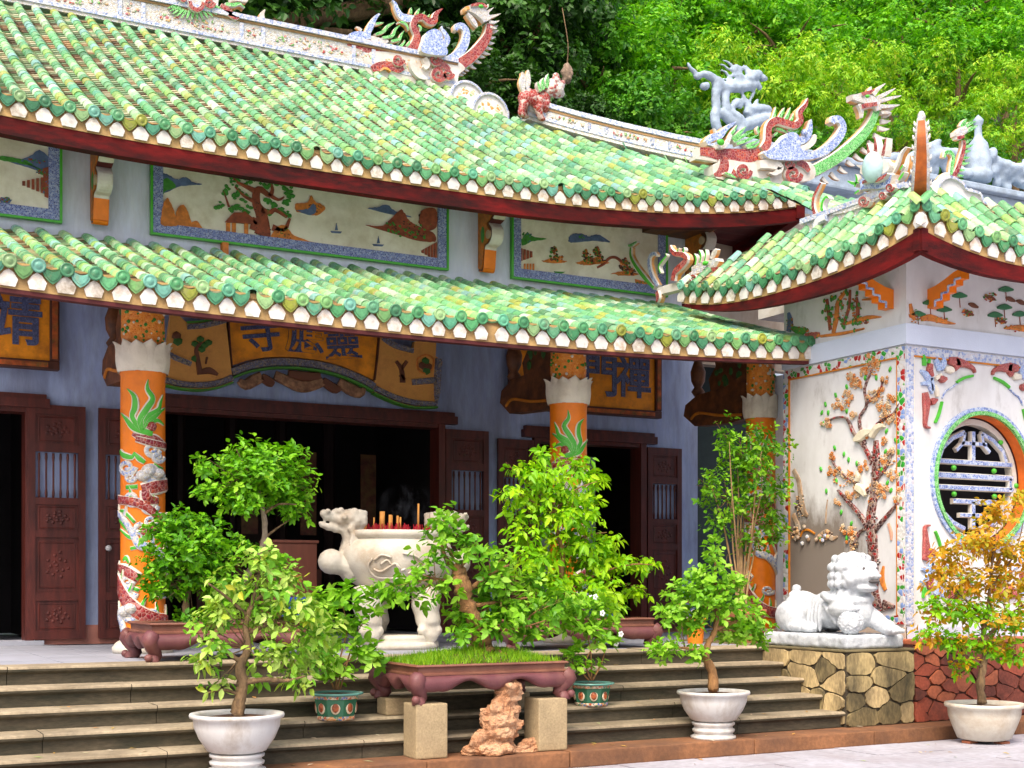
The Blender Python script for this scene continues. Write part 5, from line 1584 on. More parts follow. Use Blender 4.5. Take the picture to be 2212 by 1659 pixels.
# ---- orange stepped brackets
def stepped(pl, pts, name="stepped_bracket"):
    q = MB()
    q.plate([pl(p) for p in pts[0]], pts[1], pts[2])
    o = q.build(name, ORANGE, pav); return o
xb_ = PX(1760, 600, XP).y
def stp(y, flipn):
    prof = [(0, 0), (.62, .62), ]
for kind in (0, 1):
    prof = [(0, 4.46), (.11, 4.46), (.11, 4.52), (.20, 4.52), (.20, 4.58), (.29, 4.58), (.29, 4.64), (.38, 4.64), (.38, 4.69), (.46, 4.69), (.46, 4.79), (.36, 4.77), (.24, 4.72), (.12, 4.68), (0, 4.66)]
    q = MB()
    if kind == 0:
        yb = YP + .30
        P = [(XP - p[0], yb, p[1]) for p in prof]; nr = (0, -1, 0)
    else:
        xb2 = XP + .42
        P = [(xb2, YP - p[0], p[1]) for p in prof]; nr = (-1, 0, 0)
    q.plate(P, nr, .12)
    o = q.build("stepped_bracket", ORANGE, pav)
    for i in range(1, 9):
        a, b = P[i], P[i + 1]
        m = MB(); nv = V(nr) * .122
        m.tube([V(a) + nv, V(b) + nv], .012, 6); m.build("blue_piping", MBLUE, o)
# ================================================================== pavilion roof
EX, EY = 9.65, 9.6
def zp(t): return 4.81 + .22 * abs(2 * t - 1) ** 2.4       # white trim bottom, t along eave 0..1
nL = 17
Ls = [(EX, EY + (13.6 - EY) * i / (nL - 1), zp(i / (nL - 1))) for i in range(nL)]
nF = 15
Fs = [(EX + (13.1 - EX) * i / (nF - 1), EY, zp(i / (nF - 1))) for i in range(nF)]
q = MB()
q.add([(EX + .05, EY + .05, 4.98), (EX + .05, 13.55, 4.98), (XP + .02, 13.5, 5.05), (XP + .02, YP + .02, 5.05), (13.1, YP + .02, 5.05), (13.05, EY + .05, 4.98)], [(0, 1, 2, 3), (0, 3, 4, 5)])
proof = q.build("pavilion_roof", WHITE, pav)
SL = .88
def ptop(a, lo, hi):
    """how far up the slope the tiles run (hips at the ends)"""
    return min(.80, max(.05, a - lo), max(.05, hi - a))
cols = []
for p in Ls:
    run = ptop(p[1], EY, 13.6)
    cols.append(([(p[0] + run * k / 4, p[1], p[2] + .185 + (run * SL) * (.88 * k / 4 + .12 * (k / 4) ** 2)) for k in range(5)], V((0, 1, 0))))
roof_field(proof, cols)
cols = []
for p in Fs:
    run = ptop(p[0], EX, 13.1)
    cols.append(([(p[0], p[1] + run * k / 4, p[2] + .185 + (run * SL) * (.88 * k / 4 + .12 * (k / 4) ** 2)) for k in range(5)], V((1, 0, 0))))
roof_field(proof, cols)
eave_trim(proof, Ls, (-1, 0, 0)); eave_trim(proof, Fs, (0, -1, 0))
strip(Ls, -.21, -.014, -.02, -.10, (-1, 0, 0), [-(.05 + .18 * (1 - i / (nL - 1)) ** .8) for i in range(nL)]).build("eave_beam", REDBEAM, proof)
strip(Fs, -.21, -.014, -.02, -.10, (0, -1, 0), [-(.23 - .07 * min(1, i / 6)) for i in range(nF)]).build("eave_beam", REDBEAM, proof)
# flat top and left ridge band with scrolled end
q = MB(); q.box((10.47, 10.42, 5.45), (13.0, 13.0, 5.70)); q.build("roof_top", PLAST, proof)
q = MB(); q.box((10.36, 10.55, 5.55), (10.50, 12.15, 5.74)); lb = q.build("left_ridge", MWHITE, proof)
q = MB(); q.box((10.33, 10.52, 5.74), (10.53, 12.18, 5.80)); q.build("coping", MPALE, lb)
q = MB(); q.box((10.345, 10.55, 5.58), (10.36, 12.15, 5.63)); q.build("band", MPALE, lb)
pr = PlX(10.36)
line(lb, "ridge_scroll", [(1790, 470, 8), (1772, 480, 10), (1768, 505, 10), (1755, 520, 11), (1750, 548, 10), (1752, 560, 6)], [WHITE, MPALE, WHITE], pr, .06)
line(lb, "ridge_scroll", [(1778, 500, 14), (1770, 530, 16), (1768, 555, 10)], [WHITE, WHITE, WHITE], pr, .03)
# scalloped peony panel on the front
pp = PlY(10.42)
spot(proof, "scalloped_panel", [(2003, 500), (2003, 420), (2012, 398), (2035, 388), (2058, 400), (2068, 414), (2082, 412), (2098, 424), (2104, 440), (2118, 452), (2121, 505), (2118, 540), (2003, 540)], WHITE, pp, .10, 1)
line(proof, "panel_rim", [(2003, 430, 4), (2013, 400, 4), (2035, 389, 4), (2060, 402, 4), (2070, 416, 4), (2097, 424, 4), (2105, 442, 4), (2119, 454, 4), (2121, 500, 4)], [MPALE, WHITE, WHITE], pp, .13)
for pts in ([(2008, 455, 6), (2030, 462, 9), (2048, 445, 4)], [(2055, 440, 4), (2068, 458, 9), (2078, 470, 4)], [(2075, 472, 4), (2090, 480, 4), (2098, 490, 4), (2094, 497, 3)], [(2025, 470, 5), (2035, 480, 6)]):
    line(proof, "peony_relief", pts, [CRIM] * 3, pp, .13)
for pts in ([(2048, 470, 12), (2060, 480, 16), (2075, 488, 8)], [(2050, 430, 6), (2058, 455, 6)]):
    line(proof, "peony_relief", pts, [PLAST] * 3, pp, .13)
# rear porch roof beyond the pavilion
cols = []
for i in range(12):
    X = 11.2 + i * .24
    cols.append(([(X, 12.4, 5.82), (X, 13.0, 6.25), (X, 13.9, 6.75)], V((1, 0, 0))))
q = MB(); q.box((11.1, 13.0, 5.0), (14.0, 13.9, 5.8)); rroof = q.build("rear_roof", PLAST, pav)
roof_field(rroof, cols)
# concrete wall between hall and pavilion
q = MB(); q.box((11.16, 15.62, 4.7), (14.6, 15.8, 7.1))
conc = q.build("concrete_wall", GREYW); tag(conc, "stained bare concrete wall seen between hall roof and pavilion roof", "wall")
q = MB()
a = PY(1588, 590, 15.60); b_ = PY(1618, 560, 15.60)
for k in range(3):
    m = MB(); m.box((a.x, 15.56, a.z + k * .12), (b_.x + .1, 15.62, a.z + .05 + k * .12)); m.build("vent_slat", PLAST, conc)
# ================================================================== ridge sculptures (potsherd mosaic on ochre plaster)
OSIDE = M("ochre_side_paint", (.62, .27, .05), .6, .3, 8, (.70, .60, .45), .6, 6, .5)
SR = [MRED, PLAST, OSIDE]; SB = [MBLUE, PLAST, OSIDE]; SG = [MGREEN, PLAST, OSIDE]; SW = [MWHITE, PLAST, OSIDE]
def rib3(par, name, pts, mats, plane, th, off=0.0, sub=5, bev=.17):
    th *= .55
    P = cr([tuple(map(float, p)) for p in pts], sub)
    W3 = [plane.pt(p[0], p[1], off - th * .5) for p in P]
    q = MB(); q.ribbon(W3, [plane.n] * len(P), [max(.003, p[2] * depth(w) / F) for p, w in zip(P, W3)], th, bev)
    return q.build(name, mats, par)
def curl(cx, cy, r, w, turns=1.4, a0=0.0, sgn=1, n=14):
    out = []
    for k in range(n):
        t = k / (n - 1); a = a0 + sgn * t * turns * 6.283
        out.append((cx + math.cos(a) * r * (1 - .78 * t), cy + math.sin(a) * r * (1 - .78 * t), w * (1 - .35 * t)))
    return out
def spikes(par, path, side, length, width, plane, mats, n, off=0.0, th=.08):
    """flame-like spikes along a pixel path; side = +1/-1 which side of the travel direction"""
    P = cr([tuple(map(float, p)) for p in path], 10)
    for k in range(n):
        i = int((k + .5) / n * (len(P) - 1)); a = P[max(0, i - 2)]; b = P[min(len(P) - 1, i + 2)]
        tx, ty = b[0] - a[0], b[1] - a[1]; l = math.hypot(tx, ty) or 1; tx /= l; ty /= l
        nx, ny = -ty * side, tx * side
        e = P[i][2] if len(P[i]) > 2 else 0
        s0 = (P[i][0] + nx * e * .7, P[i][1] + ny * e * .7)
        L = length * (0.8 + .4 * ((k * 37) % 10) / 10)
        rib3(par, "spine_spike", [(s0[0], s0[1], width), (s0[0] + nx * L * .55 + tx * L * .1, s0[1] + ny * L * .55 + ty * L * .1, width * .75), (s0[0] + nx * L + tx * L * .35, s0[1] + ny * L + ty * L * .35, width * .12)], mats, plane, th, off, 3)

# ---- dragon at the end of the main ridge
d1 = thing("ridge_dragon", PY(900, 190, 19.6), "red and blue mosaic dragon with two reared heads on the main ridge end", "dragon", "mosaic roof dragons")
p1 = PlY(19.6)
def k1(x, y): return (691.2 + x * .1875, y * .1875)
def K1(pts): return [(*k1(p[0], p[1]), *[p[i] * .1875 for i in range(2, len(p))]) for p in pts]
q = MB(); pts = K1([(470, 700), (520, 860), (700, 930), (1000, 975), (1300, 1020), (1530, 1010), (1570, 880), (1640, 800), (1450, 680), (1100, 640), (700, 620), (560, 620)])
q.plate([p1.pt(*p, -.10) for p in cr(pts + [pts[0]], 3)[:-1]], p1.n, .20); q.build("cloud_base", PLAST, d1)
rib3(d1, "body", K1([(290, 520, 34), (420, 550, 46), (560, 600, 60), (720, 640, 85), (900, 640, 90), (1030, 600, 70)]), SR, p1, .34)
rib3(d1, "neck", K1([(1010, 620, 66), (1060, 540, 56), (1085, 440, 48), (1045, 330, 44), (1075, 245, 42), (1150, 225, 40), (1215, 270, 44), (1280, 270, 46), (1300, 200, 34), (1340, 155, 18), (1380, 130, 5)]), SR, p1, .26, .05)
rib3(d1, "snout", K1([(310, 450, 30), (380, 430, 48), (470, 430, 50), (560, 440, 40)]), SB, p1, .36)
rib3(d1, "horn", K1([(520, 430, 30), (560, 340, 40), (600, 260, 30), (640, 200, 20), (675, 175, 8)]), SB, p1, .22)
rib3(d1, "horn", K1([(1060, 235, 34), (980, 235, 52), (910, 210, 46), (860, 130, 34), (840, 70, 24), (805, 30, 8)]), SB, p1, .22, .04)
rib3(d1, "ear", K1([(470, 360, 18), (440, 335, 14), (410, 318, 4)]), SW, p1, .16)
rib3(d1, "cheek", K1([(560, 470, 40), (620, 490, 44), (700, 500, 34), (760, 500, 14)]), SW, p1, .38)
for pts in ([(610, 425, 16), (700, 390, 20), (750, 330, 18), (825, 288, 5)], [(690, 465, 16), (800, 440, 20), (835, 370, 16), (890, 318, 5)], [(790, 505, 16), (880, 480, 18), (905, 430, 14), (935, 385, 4)],
            [(615, 305, 14), (650, 298, 14), (700, 292, 4)], [(770, 545, 12), (870, 575, 18), (935, 520, 12), (940, 490, 4)], [(640, 520, 10), (720, 545, 14), (800, 540, 8)], [(960, 560, 12), (990, 530, 14), (1000, 500, 5)],
            [(870, 285, 8), (930, 290, 18), (970, 330, 14), (985, 380, 5)], [(1100, 320, 12), (1130, 350, 14), (1120, 390, 6)]):
    rib3(d1, "mane_strand", K1(pts), SG, p1, .18, .07)
for pts in ([(1035, 170, 20), (1040, 130, 16), (1042, 95, 3)], [(1105, 185, 22), (1120, 140, 16), (1142, 100, 3)], [(1160, 205, 20), (1180, 170, 14), (1198, 140, 3)], [(1210, 230, 16), (1235, 200, 12), (1255, 170, 3)]):
    rib3(d1, "crest", K1(pts), SG, p1, .14)
q = MB(); pts = K1([(1090, 600), (1120, 520), (1150, 440), (1240, 400), (1320, 440), (1345, 560), (1390, 640), (1370, 700), (1200, 690), (1100, 660)])
q.plate([p1.pt(*p, .10) for p in cr(pts + [pts[0]], 3)[:-1]], p1.n, .16, 0, 1); q.build("blue_cloud", [MBLUE, PLAST], d1)
rib3(d1, "cloud_horn", K1([(1320, 560, 40), (1400, 540, 46), (1450, 470, 42), (1420, 400, 34), (1385, 350, 22), (1388, 315, 6)]), SB, p1, .24)
rib3(d1, "cloud_curl", K1(curl(1230, 480, 56, 16)), SB, p1, .30, .12)
rib3(d1, "hooked_plume", K1([(1400, 700, 26), (1530, 665, 48), (1620, 580, 56), (1665, 470, 54), (1665, 370, 50), (1620, 315, 44), (1560, 320, 34), (1550, 365, 22)]), SB, p1, .24)
T1 = [(1420, 800, 66), (1580, 760, 74), (1730, 660, 72), (1840, 540, 66), (1910, 420, 52), (1930, 300, 44)]
rib3(d1, "tail_neck", K1(T1), SR, p1, .26, .02)
spikes(d1, K1([(1500, 840, 40)] + T1[1:]), 1, 16, 4.6, p1, SW, 13)
rib3(d1, "head", K1([(1640, 128, 22), (1700, 130, 44), (1780, 150, 72), (1850, 200, 80), (1890, 270, 62)]), [MWHITE, PLAST, OSIDE], p1, .30, .04)
rib3(d1, "brow", K1([(1690, 105, 14), (1760, 90, 22), (1830, 95, 26), (1880, 120, 10)]), SR, p1, .34, .06)
rib3(d1, "jaw", K1([(1665, 180, 16), (1710, 230, 28), (1750, 290, 30), (1780, 340, 12)]), SW, p1, .26, .04)
rib3(d1, "beak", K1([(1680, 125, 22), (1645, 130, 20), (1640, 165, 6)]), [OSIDE] * 3, p1, .32, .05)
q = MB(); q.ball(p1.pt(*k1(1780, 138), .24), (.045, .03, .03), 2); q.build("eye", GREEN, d1, True)
for pts in ([(1870, 130, 20), (1900, 100, 14), (1912, 70, 3)], [(1890, 170, 22), (1930, 140, 14), (1970, 112, 3)], [(1910, 220, 24), (1980, 205, 16), (2052, 180, 3)], [(1920, 275, 24), (1980, 280, 16), (2035, 262, 3)], [(1930, 330, 20), (1975, 345, 14), (2010, 350, 3)]):
    rib3(d1, "mane_strand", K1(pts), SW, p1, .16, .05)
for (x, y, r_, m2) in ((855, 730, 66, SR), (1285, 722, 66, SR), (1315, 890, 86, SR), (1430, 890, 62, SR)):
    rib3(d1, "cloud_curl", K1(curl(x, y, r_, r_ * .34)), m2, p1, .24, .10)
rib3(d1, "leg", K1([(560, 830, 40), (640, 800, 60), (760, 790, 60), (860, 830, 50), (920, 800, 40)]), SR, p1, .26, .06)
rib3(d1, "leg", K1([(1280, 780, 40), (1380, 780, 50), (1450, 840, 40)]), SR, p1, .26, .06)
rib3(d1, "white_scroll", K1([(1010, 740, 40), (1040, 830, 56), (1100, 910, 44), (1180, 950, 16)]), [PLAST, PLAST, OSIDE], p1, .30, .10)
rib3(d1, "white_scroll", K1([(1150, 710, 40), (1180, 780, 48), (1150, 830, 26)]), [PLAST, PLAST, OSIDE], p1, .30, .10)
rib3(d1, "orange_curl", K1([(650, 860, 8), (690, 825, 14), (740, 835, 14), (770, 865, 8)]), [OSIDE] * 3, p1, .30, .08)

# ---- head-on dragon mask in the middle of the main ridge
d0 = thing("ridge_dragon_mask", PY(520, 60, 19.6), "white dragon mask with red jaws and green beard, cut by the top edge", "dragon", "mosaic roof dragons")
def k0(x, y): return (288 + x * .2083, y * .2083)
def K0(pts): return [(*k0(p[0], p[1]), *[p[i] * .2083 for i in range(2, len(p))]) for p in pts]
rib3(d0, "cloud_base", K0([(150, 60, 60), (300, 90, 70), (500, 160, 70), (800, 230, 70), (1050, 280, 60), (1200, 320, 50), (1360, 380, 20)]), [PLAST, PLAST, OSIDE], p1, .26)
rib3(d0, "face", K0([(420, -30, 90), (560, -20, 130), (700, 0, 130), (860, 40, 90)]), SW, p1, .42)
rib3(d0, "jaw", K0([(555, 60, 22), (570, 120, 26), (630, 150, 26), (680, 120, 24), (690, 70, 18)]), [MRED, PLAST, OSIDE], p1, .50, .05)
rib3(d0, "jaw", K0(curl(760, 75, 50, 20)), SR, p1, .46, .05); rib3(d0, "jaw", K0(curl(480, 30, 50, 20, 1.2, 3)), SR, p1, .46, .05)
for k in range(14):
    a = R(20 + k * 11); cx, cy = 620, 40
    rib3(d0, "beard_strand", K0([(cx + math.cos(a) * 190, cy + math.sin(a) * 90 + 20, 16), (cx + math.cos(a) * 250, cy + math.sin(a) * 140 + 20, 14), (cx + math.cos(a) * 300, cy + math.sin(a) * 170 + 30, 4)]), SG, p1, .40, .02, 3)
for pts in ([(880, 90, 26), (940, 130, 34), (1000, 170, 20)], [(960, 180, 24), (1030, 220, 24), (1070, 215, 8)]):
    rib3(d0, "claw", K0(pts), SR, p1, .40, .03)
rib3(d0, "wisp", K0([(940, 60, 18), (1020, 70, 22), (1090, 60, 14), (1140, 100, 5)]), SG, p1, .3)
rib3(d0, "wisp", K0([(1060, 220, 40), (1160, 240, 44), (1260, 260, 36), (1320, 220, 30), (1325, 160, 22), (1350, 118, 8)]), [PLAST, PLAST, OSIDE], p1, .26)
rib3(d0, "wisp", K0([(1000, 0, 30), (1080, 10, 24), (1150, 20, 20), (1180, -10, 10)]), SW, p1, .26)

# ---- dragon at the end of the hip ridge
YD2 = 15.1
d2 = thing("hip_dragon", PY(1640, 360, YD2), "mosaic dragon with long green upswept tail on the roof corner", "dragon", "mosaic roof dragons")
p2 = PlY(YD2)
def k2(x, y): return (1474.6 + x / 6.0, 115.2 + y / 6.0)
def K2(pts): return [(*k2(p[0], p[1]), *[p[i] / 6.0 for i in range(2, len(p))]) for p in pts]
q = MB(); pts = K2([(330, 1480), (380, 1640), (700, 1680), (1100, 1720), (1400, 1700), (1650, 1640), (1600, 1440), (1200, 1400), (800, 1440), (500, 1400)])
q.plate([p2.pt(*p, -.10) for p in cr(pts + [pts[0]], 3)[:-1]], p2.n, .20); q.build("cloud_base", PLAST, d2)
rib3(d2, "body", K2([(180, 1290, 60), (330, 1310, 80), (520, 1350, 110), (700, 1350, 110), (880, 1340, 90), (960, 1290, 60)]), SR, p2, .30)
rib3(d2, "chest", K2([(480, 1400, 80), (480, 1500, 90), (420, 1580, 60), (350, 1600, 20)]), SR, p2, .26, .03)
rib3(d2, "neck", K2([(980, 1280, 60), (1045, 1180, 64), (1050, 1060, 58), (1070, 960, 56), (1160, 900, 56), (1280, 930, 54), (1400, 960, 52), (1470, 900, 50), (1460, 800, 46), (1500, 740, 34), (1540, 690, 28), (1562, 610, 5)]), SR, p2, .22, .05)
rib3(d2, "lower_jaw", K2([(130, 1370, 20), (260, 1380, 30), (400, 1400, 30)]), [PLAST, PLAST, OSIDE], p2, .28)
rib3(d2, "snout", K2([(270, 1180, 34), (350, 1110, 50), (450, 1080, 50), (520, 1000, 34), (600, 940, 20), (650, 905, 4)]), SB, p2, .28)
rib3(d2, "brow", K2([(370, 1240, 30), (460, 1240, 30), (520, 1180, 26), (560, 1090, 10)]), SW, p2, .34, .04)
rib3(d2, "ear", K2([(420, 1060, 24), (400, 1020, 18), (380, 985, 4)]), SW, p2, .2)
q = MB(); q.ball(p2.pt(*k2(380, 1205), .20), (.06, .04, .045), 2); q.build("eye", GREEN, d2, True)
for pts in ([(540, 1130, 22), (600, 1040, 26), (650, 960, 6)], [(580, 1140, 24), (680, 1060, 28), (760, 980, 6)], [(600, 1170, 22), (720, 1100, 26), (850, 1040, 6)], [(640, 1200, 22), (780, 1150, 24), (930, 1080, 6)], [(760, 1230, 20), (850, 1190, 22), (930, 1150, 6)], [(780, 1250, 16), (880, 1230, 20), (940, 1180, 6)]):
    rib3(d2, "mane_strand", K2(pts), SG if pts[0][0] % 40 else [MGREEN, PLAST, OSIDE], p2, .16, .06)
for pts in ([(1140, 870, 26), (1160, 800, 20), (1175, 710, 4)], [(1215, 870, 28), (1250, 800, 22), (1290, 720, 4)], [(1290, 890, 28), (1330, 820, 22), (1365, 720, 4)], [(1350, 910, 24), (1390, 850, 18), (1400, 790, 4)], [(960, 1050, 26), (940, 1000, 20), (950, 960, 5)],
            [(1180, 990, 18), (1260, 1010, 20), (1320, 1050, 6)], [(1330, 1010, 14), (1420, 1040, 22), (1470, 1020, 8)], [(1150, 1080, 16), (1200, 1040, 14)]):
    rib3(d2, "crest", K2(pts), SG, p2, .12, .03)
q = MB(); pts = K2([(920, 1350), (1080, 1250), (1150, 1170), (1230, 1090), (1340, 1090), (1400, 1180), (1400, 1280), (1500, 1340), (1440, 1430), (1200, 1440), (1000, 1420)])
q.plate([p2.pt(*p, .08) for p in cr(pts + [pts[0]], 3)[:-1]], p2.n, .14, 0, 1); q.build("blue_cloud", [MBLUE, PLAST], d2)
for (x, y, r_) in ((1250, 1190, 80), (1260, 1350, 60), (980, 1350, 56)):
    rib3(d2, "cloud_curl", K2(curl(x, y, r_, r_ * .34)), SB, p2, .24, .10)
rib3(d2, "cloud_horn", K2([(1400, 1180, 50), (1520, 1140, 56), (1590, 1080, 56), (1620, 990, 46), (1630, 900, 20), (1635, 870, 4)]), SB, p2, .22)
rib3(d2, "cloud_horn", K2([(1420, 1240, 24), (1560, 1230, 40), (1660, 1150, 46), (1690, 1070, 20)]), [PLAST, PLAST, OSIDE], p2, .22)
q = MB(); q.ball(p2.pt(*k2(1540, 1045), .06), (.05, .05, .05), 2); q.build("pearl", MBLUE, d2, True)
rib3(d2, "hooked_plume", K2([(1480, 1360, 40), (1680, 1330, 56), (1860, 1240, 64), (1990, 1110, 66), (2050, 980, 62), (2010, 880, 58), (1930, 870, 50), (1910, 920, 40)]), SB, p2, .22)
def k2b(x, y): return (1474.7 + x / 3.0, y / 3.0)
def K2B(pts): return [(*k2b(p[0], p[1]), *[p[i] / 3.0 for i in range(2, len(p))]) for p in pts]
T2 = [(800, 1130, 40), (880, 1090, 42), (980, 1030, 42), (1080, 950, 40), (1160, 870, 36), (1210, 790, 32), (1235, 720, 28)]
rib3(d2, "tail_neck", K2B(T2), [MGREEN, PLAST, OSIDE], p2, .22, .02)
spikes(d2, K2B([(880, 1150, 20), (980, 1090, 24), (1080, 1010, 24), (1170, 930, 24), (1240, 840, 26), (1270, 760, 26), (1280, 700, 24)]), 1, 21, 5.6, p2, [PLAST, PLAST, OSIDE], 12)
rib3(d2, "head", K2B([(1065, 645, 18), (1110, 650, 30), (1170, 660, 40), (1220, 690, 36), (1235, 730, 26)]), SW, p2, .26, .05)
rib3(d2, "brow", K2B([(1115, 630, 12), (1160, 620, 14), (1200, 600, 6)]), SR, p2, .3, .06)
rib3(d2, "jaw", K2B([(1120, 710, 16), (1160, 700, 18), (1220, 690, 14)]), SR, p2, .3, .05)
rib3(d2, "jaw", K2B([(1110, 690, 14), (1130, 730, 16), (1130, 775, 6)]), SW, p2, .22, .05)
q = MB(); q.ball(p2.pt(*k2b(1130, 655), .22), (.04, .03, .025), 2); q.build("eye", GREEN, d2, True)
for pts in ([(1210, 630, 14), (1240, 590, 12), (1285, 555, 3)], [(1230, 650, 14), (1290, 620, 12), (1350, 585, 3)], [(1240, 670, 14), (1310, 650, 12), (1388, 632, 3)], [(1250, 700, 14), (1310, 700, 12), (1378, 692, 3)], [(1260, 740, 12), (1300, 740, 10), (1325, 745, 3)], [(1180, 610, 12), (1190, 590, 10), (1195, 575, 3)]):
    rib3(d2, "mane_strand", K2B(pts), SW, p2, .16, .05)
for (x, y, r_) in ((700, 1560, 100), (1340, 1600, 110), (1290, 1470, 66)):
    rib3(d2, "cloud_curl", K2(curl(x, y, r_, r_ * .36)), SR, p2, .22, .10)
rib3(d2, "leg", K2([(560, 1560, 40), (640, 1620, 40), (760, 1640, 30)]), SR, p2, .24, .08)
rib3(d2, "leg", K2([(1400, 1440, 50), (1500, 1480, 60), (1560, 1560, 40)]), SR, p2, .24, .07)
rib3(d2, "white_scroll", K2([(900, 1480, 60), (1060, 1480, 70), (1170, 1520, 60), (1100, 1600, 30), (1030, 1590, 12)]), [PLAST, PLAST, OSIDE], p2, .28, .10)
rib3(d2, "leaf", K2([(450, 1590, 10), (520, 1620, 20), (590, 1660, 8)]), SG, p2, .28, .1)

# ---- small dragon at the left end of the pavilion eave
YD3 = 13.0
p3 = PlX(10.0)
d3 = thing("eave_dragon", PX(1470, 620, 10.0), "small red-bodied dragon with green tail on the pavilion's left eave", "dragon", "mosaic roof dragons")
def k3(x, y): return (1324.8 + x * .2083, 518.4 + y * .2083)
def K3(pts): return [(*k3(p[0], p[1]), *[p[i] * .2083 for i in range(2, len(p))]) for p in pts]
rib3(d3, "cloud_base", K3([(480, 540, 44), (620, 500, 50), (800, 460, 50), (1000, 420, 50), (1150, 380, 30), (1230, 350, 10)]), [PLAST, MWHITE, PLAST], p3, .16)
rib3(d3, "neck", K3([(670, 430, 44), (690, 340, 44), (760, 270, 44), (810, 210, 36), (770, 160, 30), (690, 150, 28), (650, 110, 22), (640, 60, 6)]), [MRED, PLAST, OSIDE], p3, .16, .04)
rib3(d3, "tail", K3([(440, 500, 20), (340, 390, 26), (250, 270, 24), (200, 170, 20), (200, 80, 16)]), [GREEN, PLAST, OSIDE], p3, .12)
rib3(d3, "hooked_plume", K3([(480, 480, 20), (420, 380, 28), (390, 270, 28), (395, 180, 26), (440, 140, 20), (465, 165, 10)]), SB, p3, .12)
for pts in ([(540, 350, 10), (520, 280, 14), (560, 220, 14), (600, 170, 8), (590, 150, 4)], [(900, 270, 12), (910, 200, 14), (890, 150, 4)], [(950, 240, 12), (960, 170, 14), (940, 110, 4)], [(1000, 220, 12), (1010, 160, 12), (1005, 105, 4)], [(710, 130, 10), (720, 110, 10), (730, 90, 3)], [(770, 140, 12), (785, 110, 10), (780, 85, 3)]):
    rib3(d3, "mane_strand", K3(pts), [GREEN, PLAST, PLAST], p3, .10, .05)
rib3(d3, "head", K3([(880, 330, 50), (980, 290, 64), (1080, 260, 50), (1130, 210, 20)]), SW, p3, .22, .04)
rib3(d3, "muzzle", K3([(1000, 340, 36), (1080, 330, 40), (1160, 310, 24)]), SR, p3, .22, .04)
q = MB(); q.ball(p3.pt(*k3(1050, 255), .14), (.03, .05, .03), 2); q.build("eye", GREEN, d3, True)
rib3(d3, "cloud_curl", K3(curl(930, 410, 50, 14)), SR, p3, .18, .10)
for pts in ([(1060, 200, 20), (1090, 140, 26), (1110, 100, 10)], [(820, 390, 30), (860, 360, 26)]):
    rib3(d3, "horn", K3(pts), SW, p3, .14, .04)
rib3(d3, "tail_flame", K3([(120, 40, 8), (180, 60, 14), (210, 50, 20), (260, 20, 10)]), SG, p3, .1)
rib3(d3, "root_scroll", K3([(500, 540, 30), (510, 600, 34), (500, 650, 16)]), SR, p3, .18, .03)

# ---- crowned dragon with a pale pearl on the pavilion's left ridge
d4 = thing("pearl_dragon", PX(1890, 420, 10.4), "white crowned dragon head holding a pale pearl on the pavilion ridge", "dragon", "mosaic roof dragons")
p4 = PlX(10.40)
def k4(x, y): return (1670.4 + x * .2448, 288 + y * .2448)
def K4(pts): return [(*k4(p[0], p[1]), *[p[i] * .2448 for i in range(2, len(p))]) for p in pts]
rib3(d4, "body", K4([(560, 700, 30), (700, 660, 44), (830, 600, 60), (960, 530, 70), (1080, 470, 60), (1140, 440, 30)]), SW, p4, .22)
rib3(d4, "ruff", K4([(820, 470, 50), (900, 430, 80), (1000, 420, 90), (1090, 430, 60)]), SB, p4, .26, .02)
rib3(d4, "face", K4([(830, 330, 40), (900, 330, 70), (970, 320, 90), (1060, 300, 60), (1090, 280, 20)]), [PLAST, PLAST, OSIDE], p4, .26, .03)
for pts in ([(900, 270, 22), (905, 190, 20), (890, 100, 4)], [(965, 220, 26), (965, 130, 24), (960, 45, 4)], [(1030, 210, 24), (1045, 130, 20), (1060, 50, 4)]):
    rib3(d4, "crown_flame", K4(pts), [MRED, PLAST, PLAST], p4, .16, .06)
for pts in ([(1060, 370, 26), (1110, 280, 24), (1150, 180, 14), (1195, 125, 4)], [(850, 350, 22), (810, 310, 18), (760, 285, 4)], [(1130, 430, 16), (1180, 320, 20), (1200, 240, 14), (1215, 195, 4)]):
    rib3(d4, "horn", K4(pts), [PLAST, PLAST, OSIDE], p4, .16)
for (x, y) in ((990, 200), (950, 190), (1010, 200)):
    pass
rib3(d4, "red_collar", K4([(870, 450, 16), (930, 430, 20), (1000, 430, 20), (1060, 400, 18), (1090, 370, 8)]), SR, p4, .30, .06)
q = MB(); q.ball(p4.pt(*k4(968, 318), .15), (.10, .125, .17), 3); q.build("pearl", M("pale_aqua_pearl", (.42, .62, .62), .25, .15, 8, bump=.1), d4, True)
rib3(d4, "cloud_curl", K4(curl(870, 610, 50, 16)), SR, p4, .24, .06); rib3(d4, "cloud_curl", K4(curl(1105, 490, 40, 12)), SR, p4, .24, .06); rib3(d4, "cloud_curl", K4(curl(1040, 560, 36, 12)), SR, p4, .24, .06)
for pts in ([(760, 480, 10), (780, 420, 16), (770, 370, 5)], [(700, 430, 6), (750, 450, 14), (800, 440, 6)], [(1150, 420, 12), (1180, 380, 16), (1200, 350, 5)], [(760, 540, 8), (800, 510, 12)], [(1160, 330, 10), (1190, 290, 12)]):
    rib3(d4, "green_wisp", K4(pts), [GREEN, PLAST, PLAST], p4, .12, .04)
# thin red and green dragon at the near end of the band
rib3(d4, "tail_flourish", K4([(430, 760, 20), (390, 720, 22), (370, 640, 20), (380, 560, 20), (410, 500, 18), (440, 440, 12)]), SR, p4, .14)
rib3(d4, "tail_flourish", K4([(470, 720, 14), (450, 660, 16), (460, 600, 16), (490, 565, 12), (510, 580, 6)]), [GREEN, PLAST, PLAST], p4, .14)
rib3(d4, "tail_flourish", K4([(520, 740, 40), (600, 720, 30), (640, 690, 10)]), SW, p4, .14)

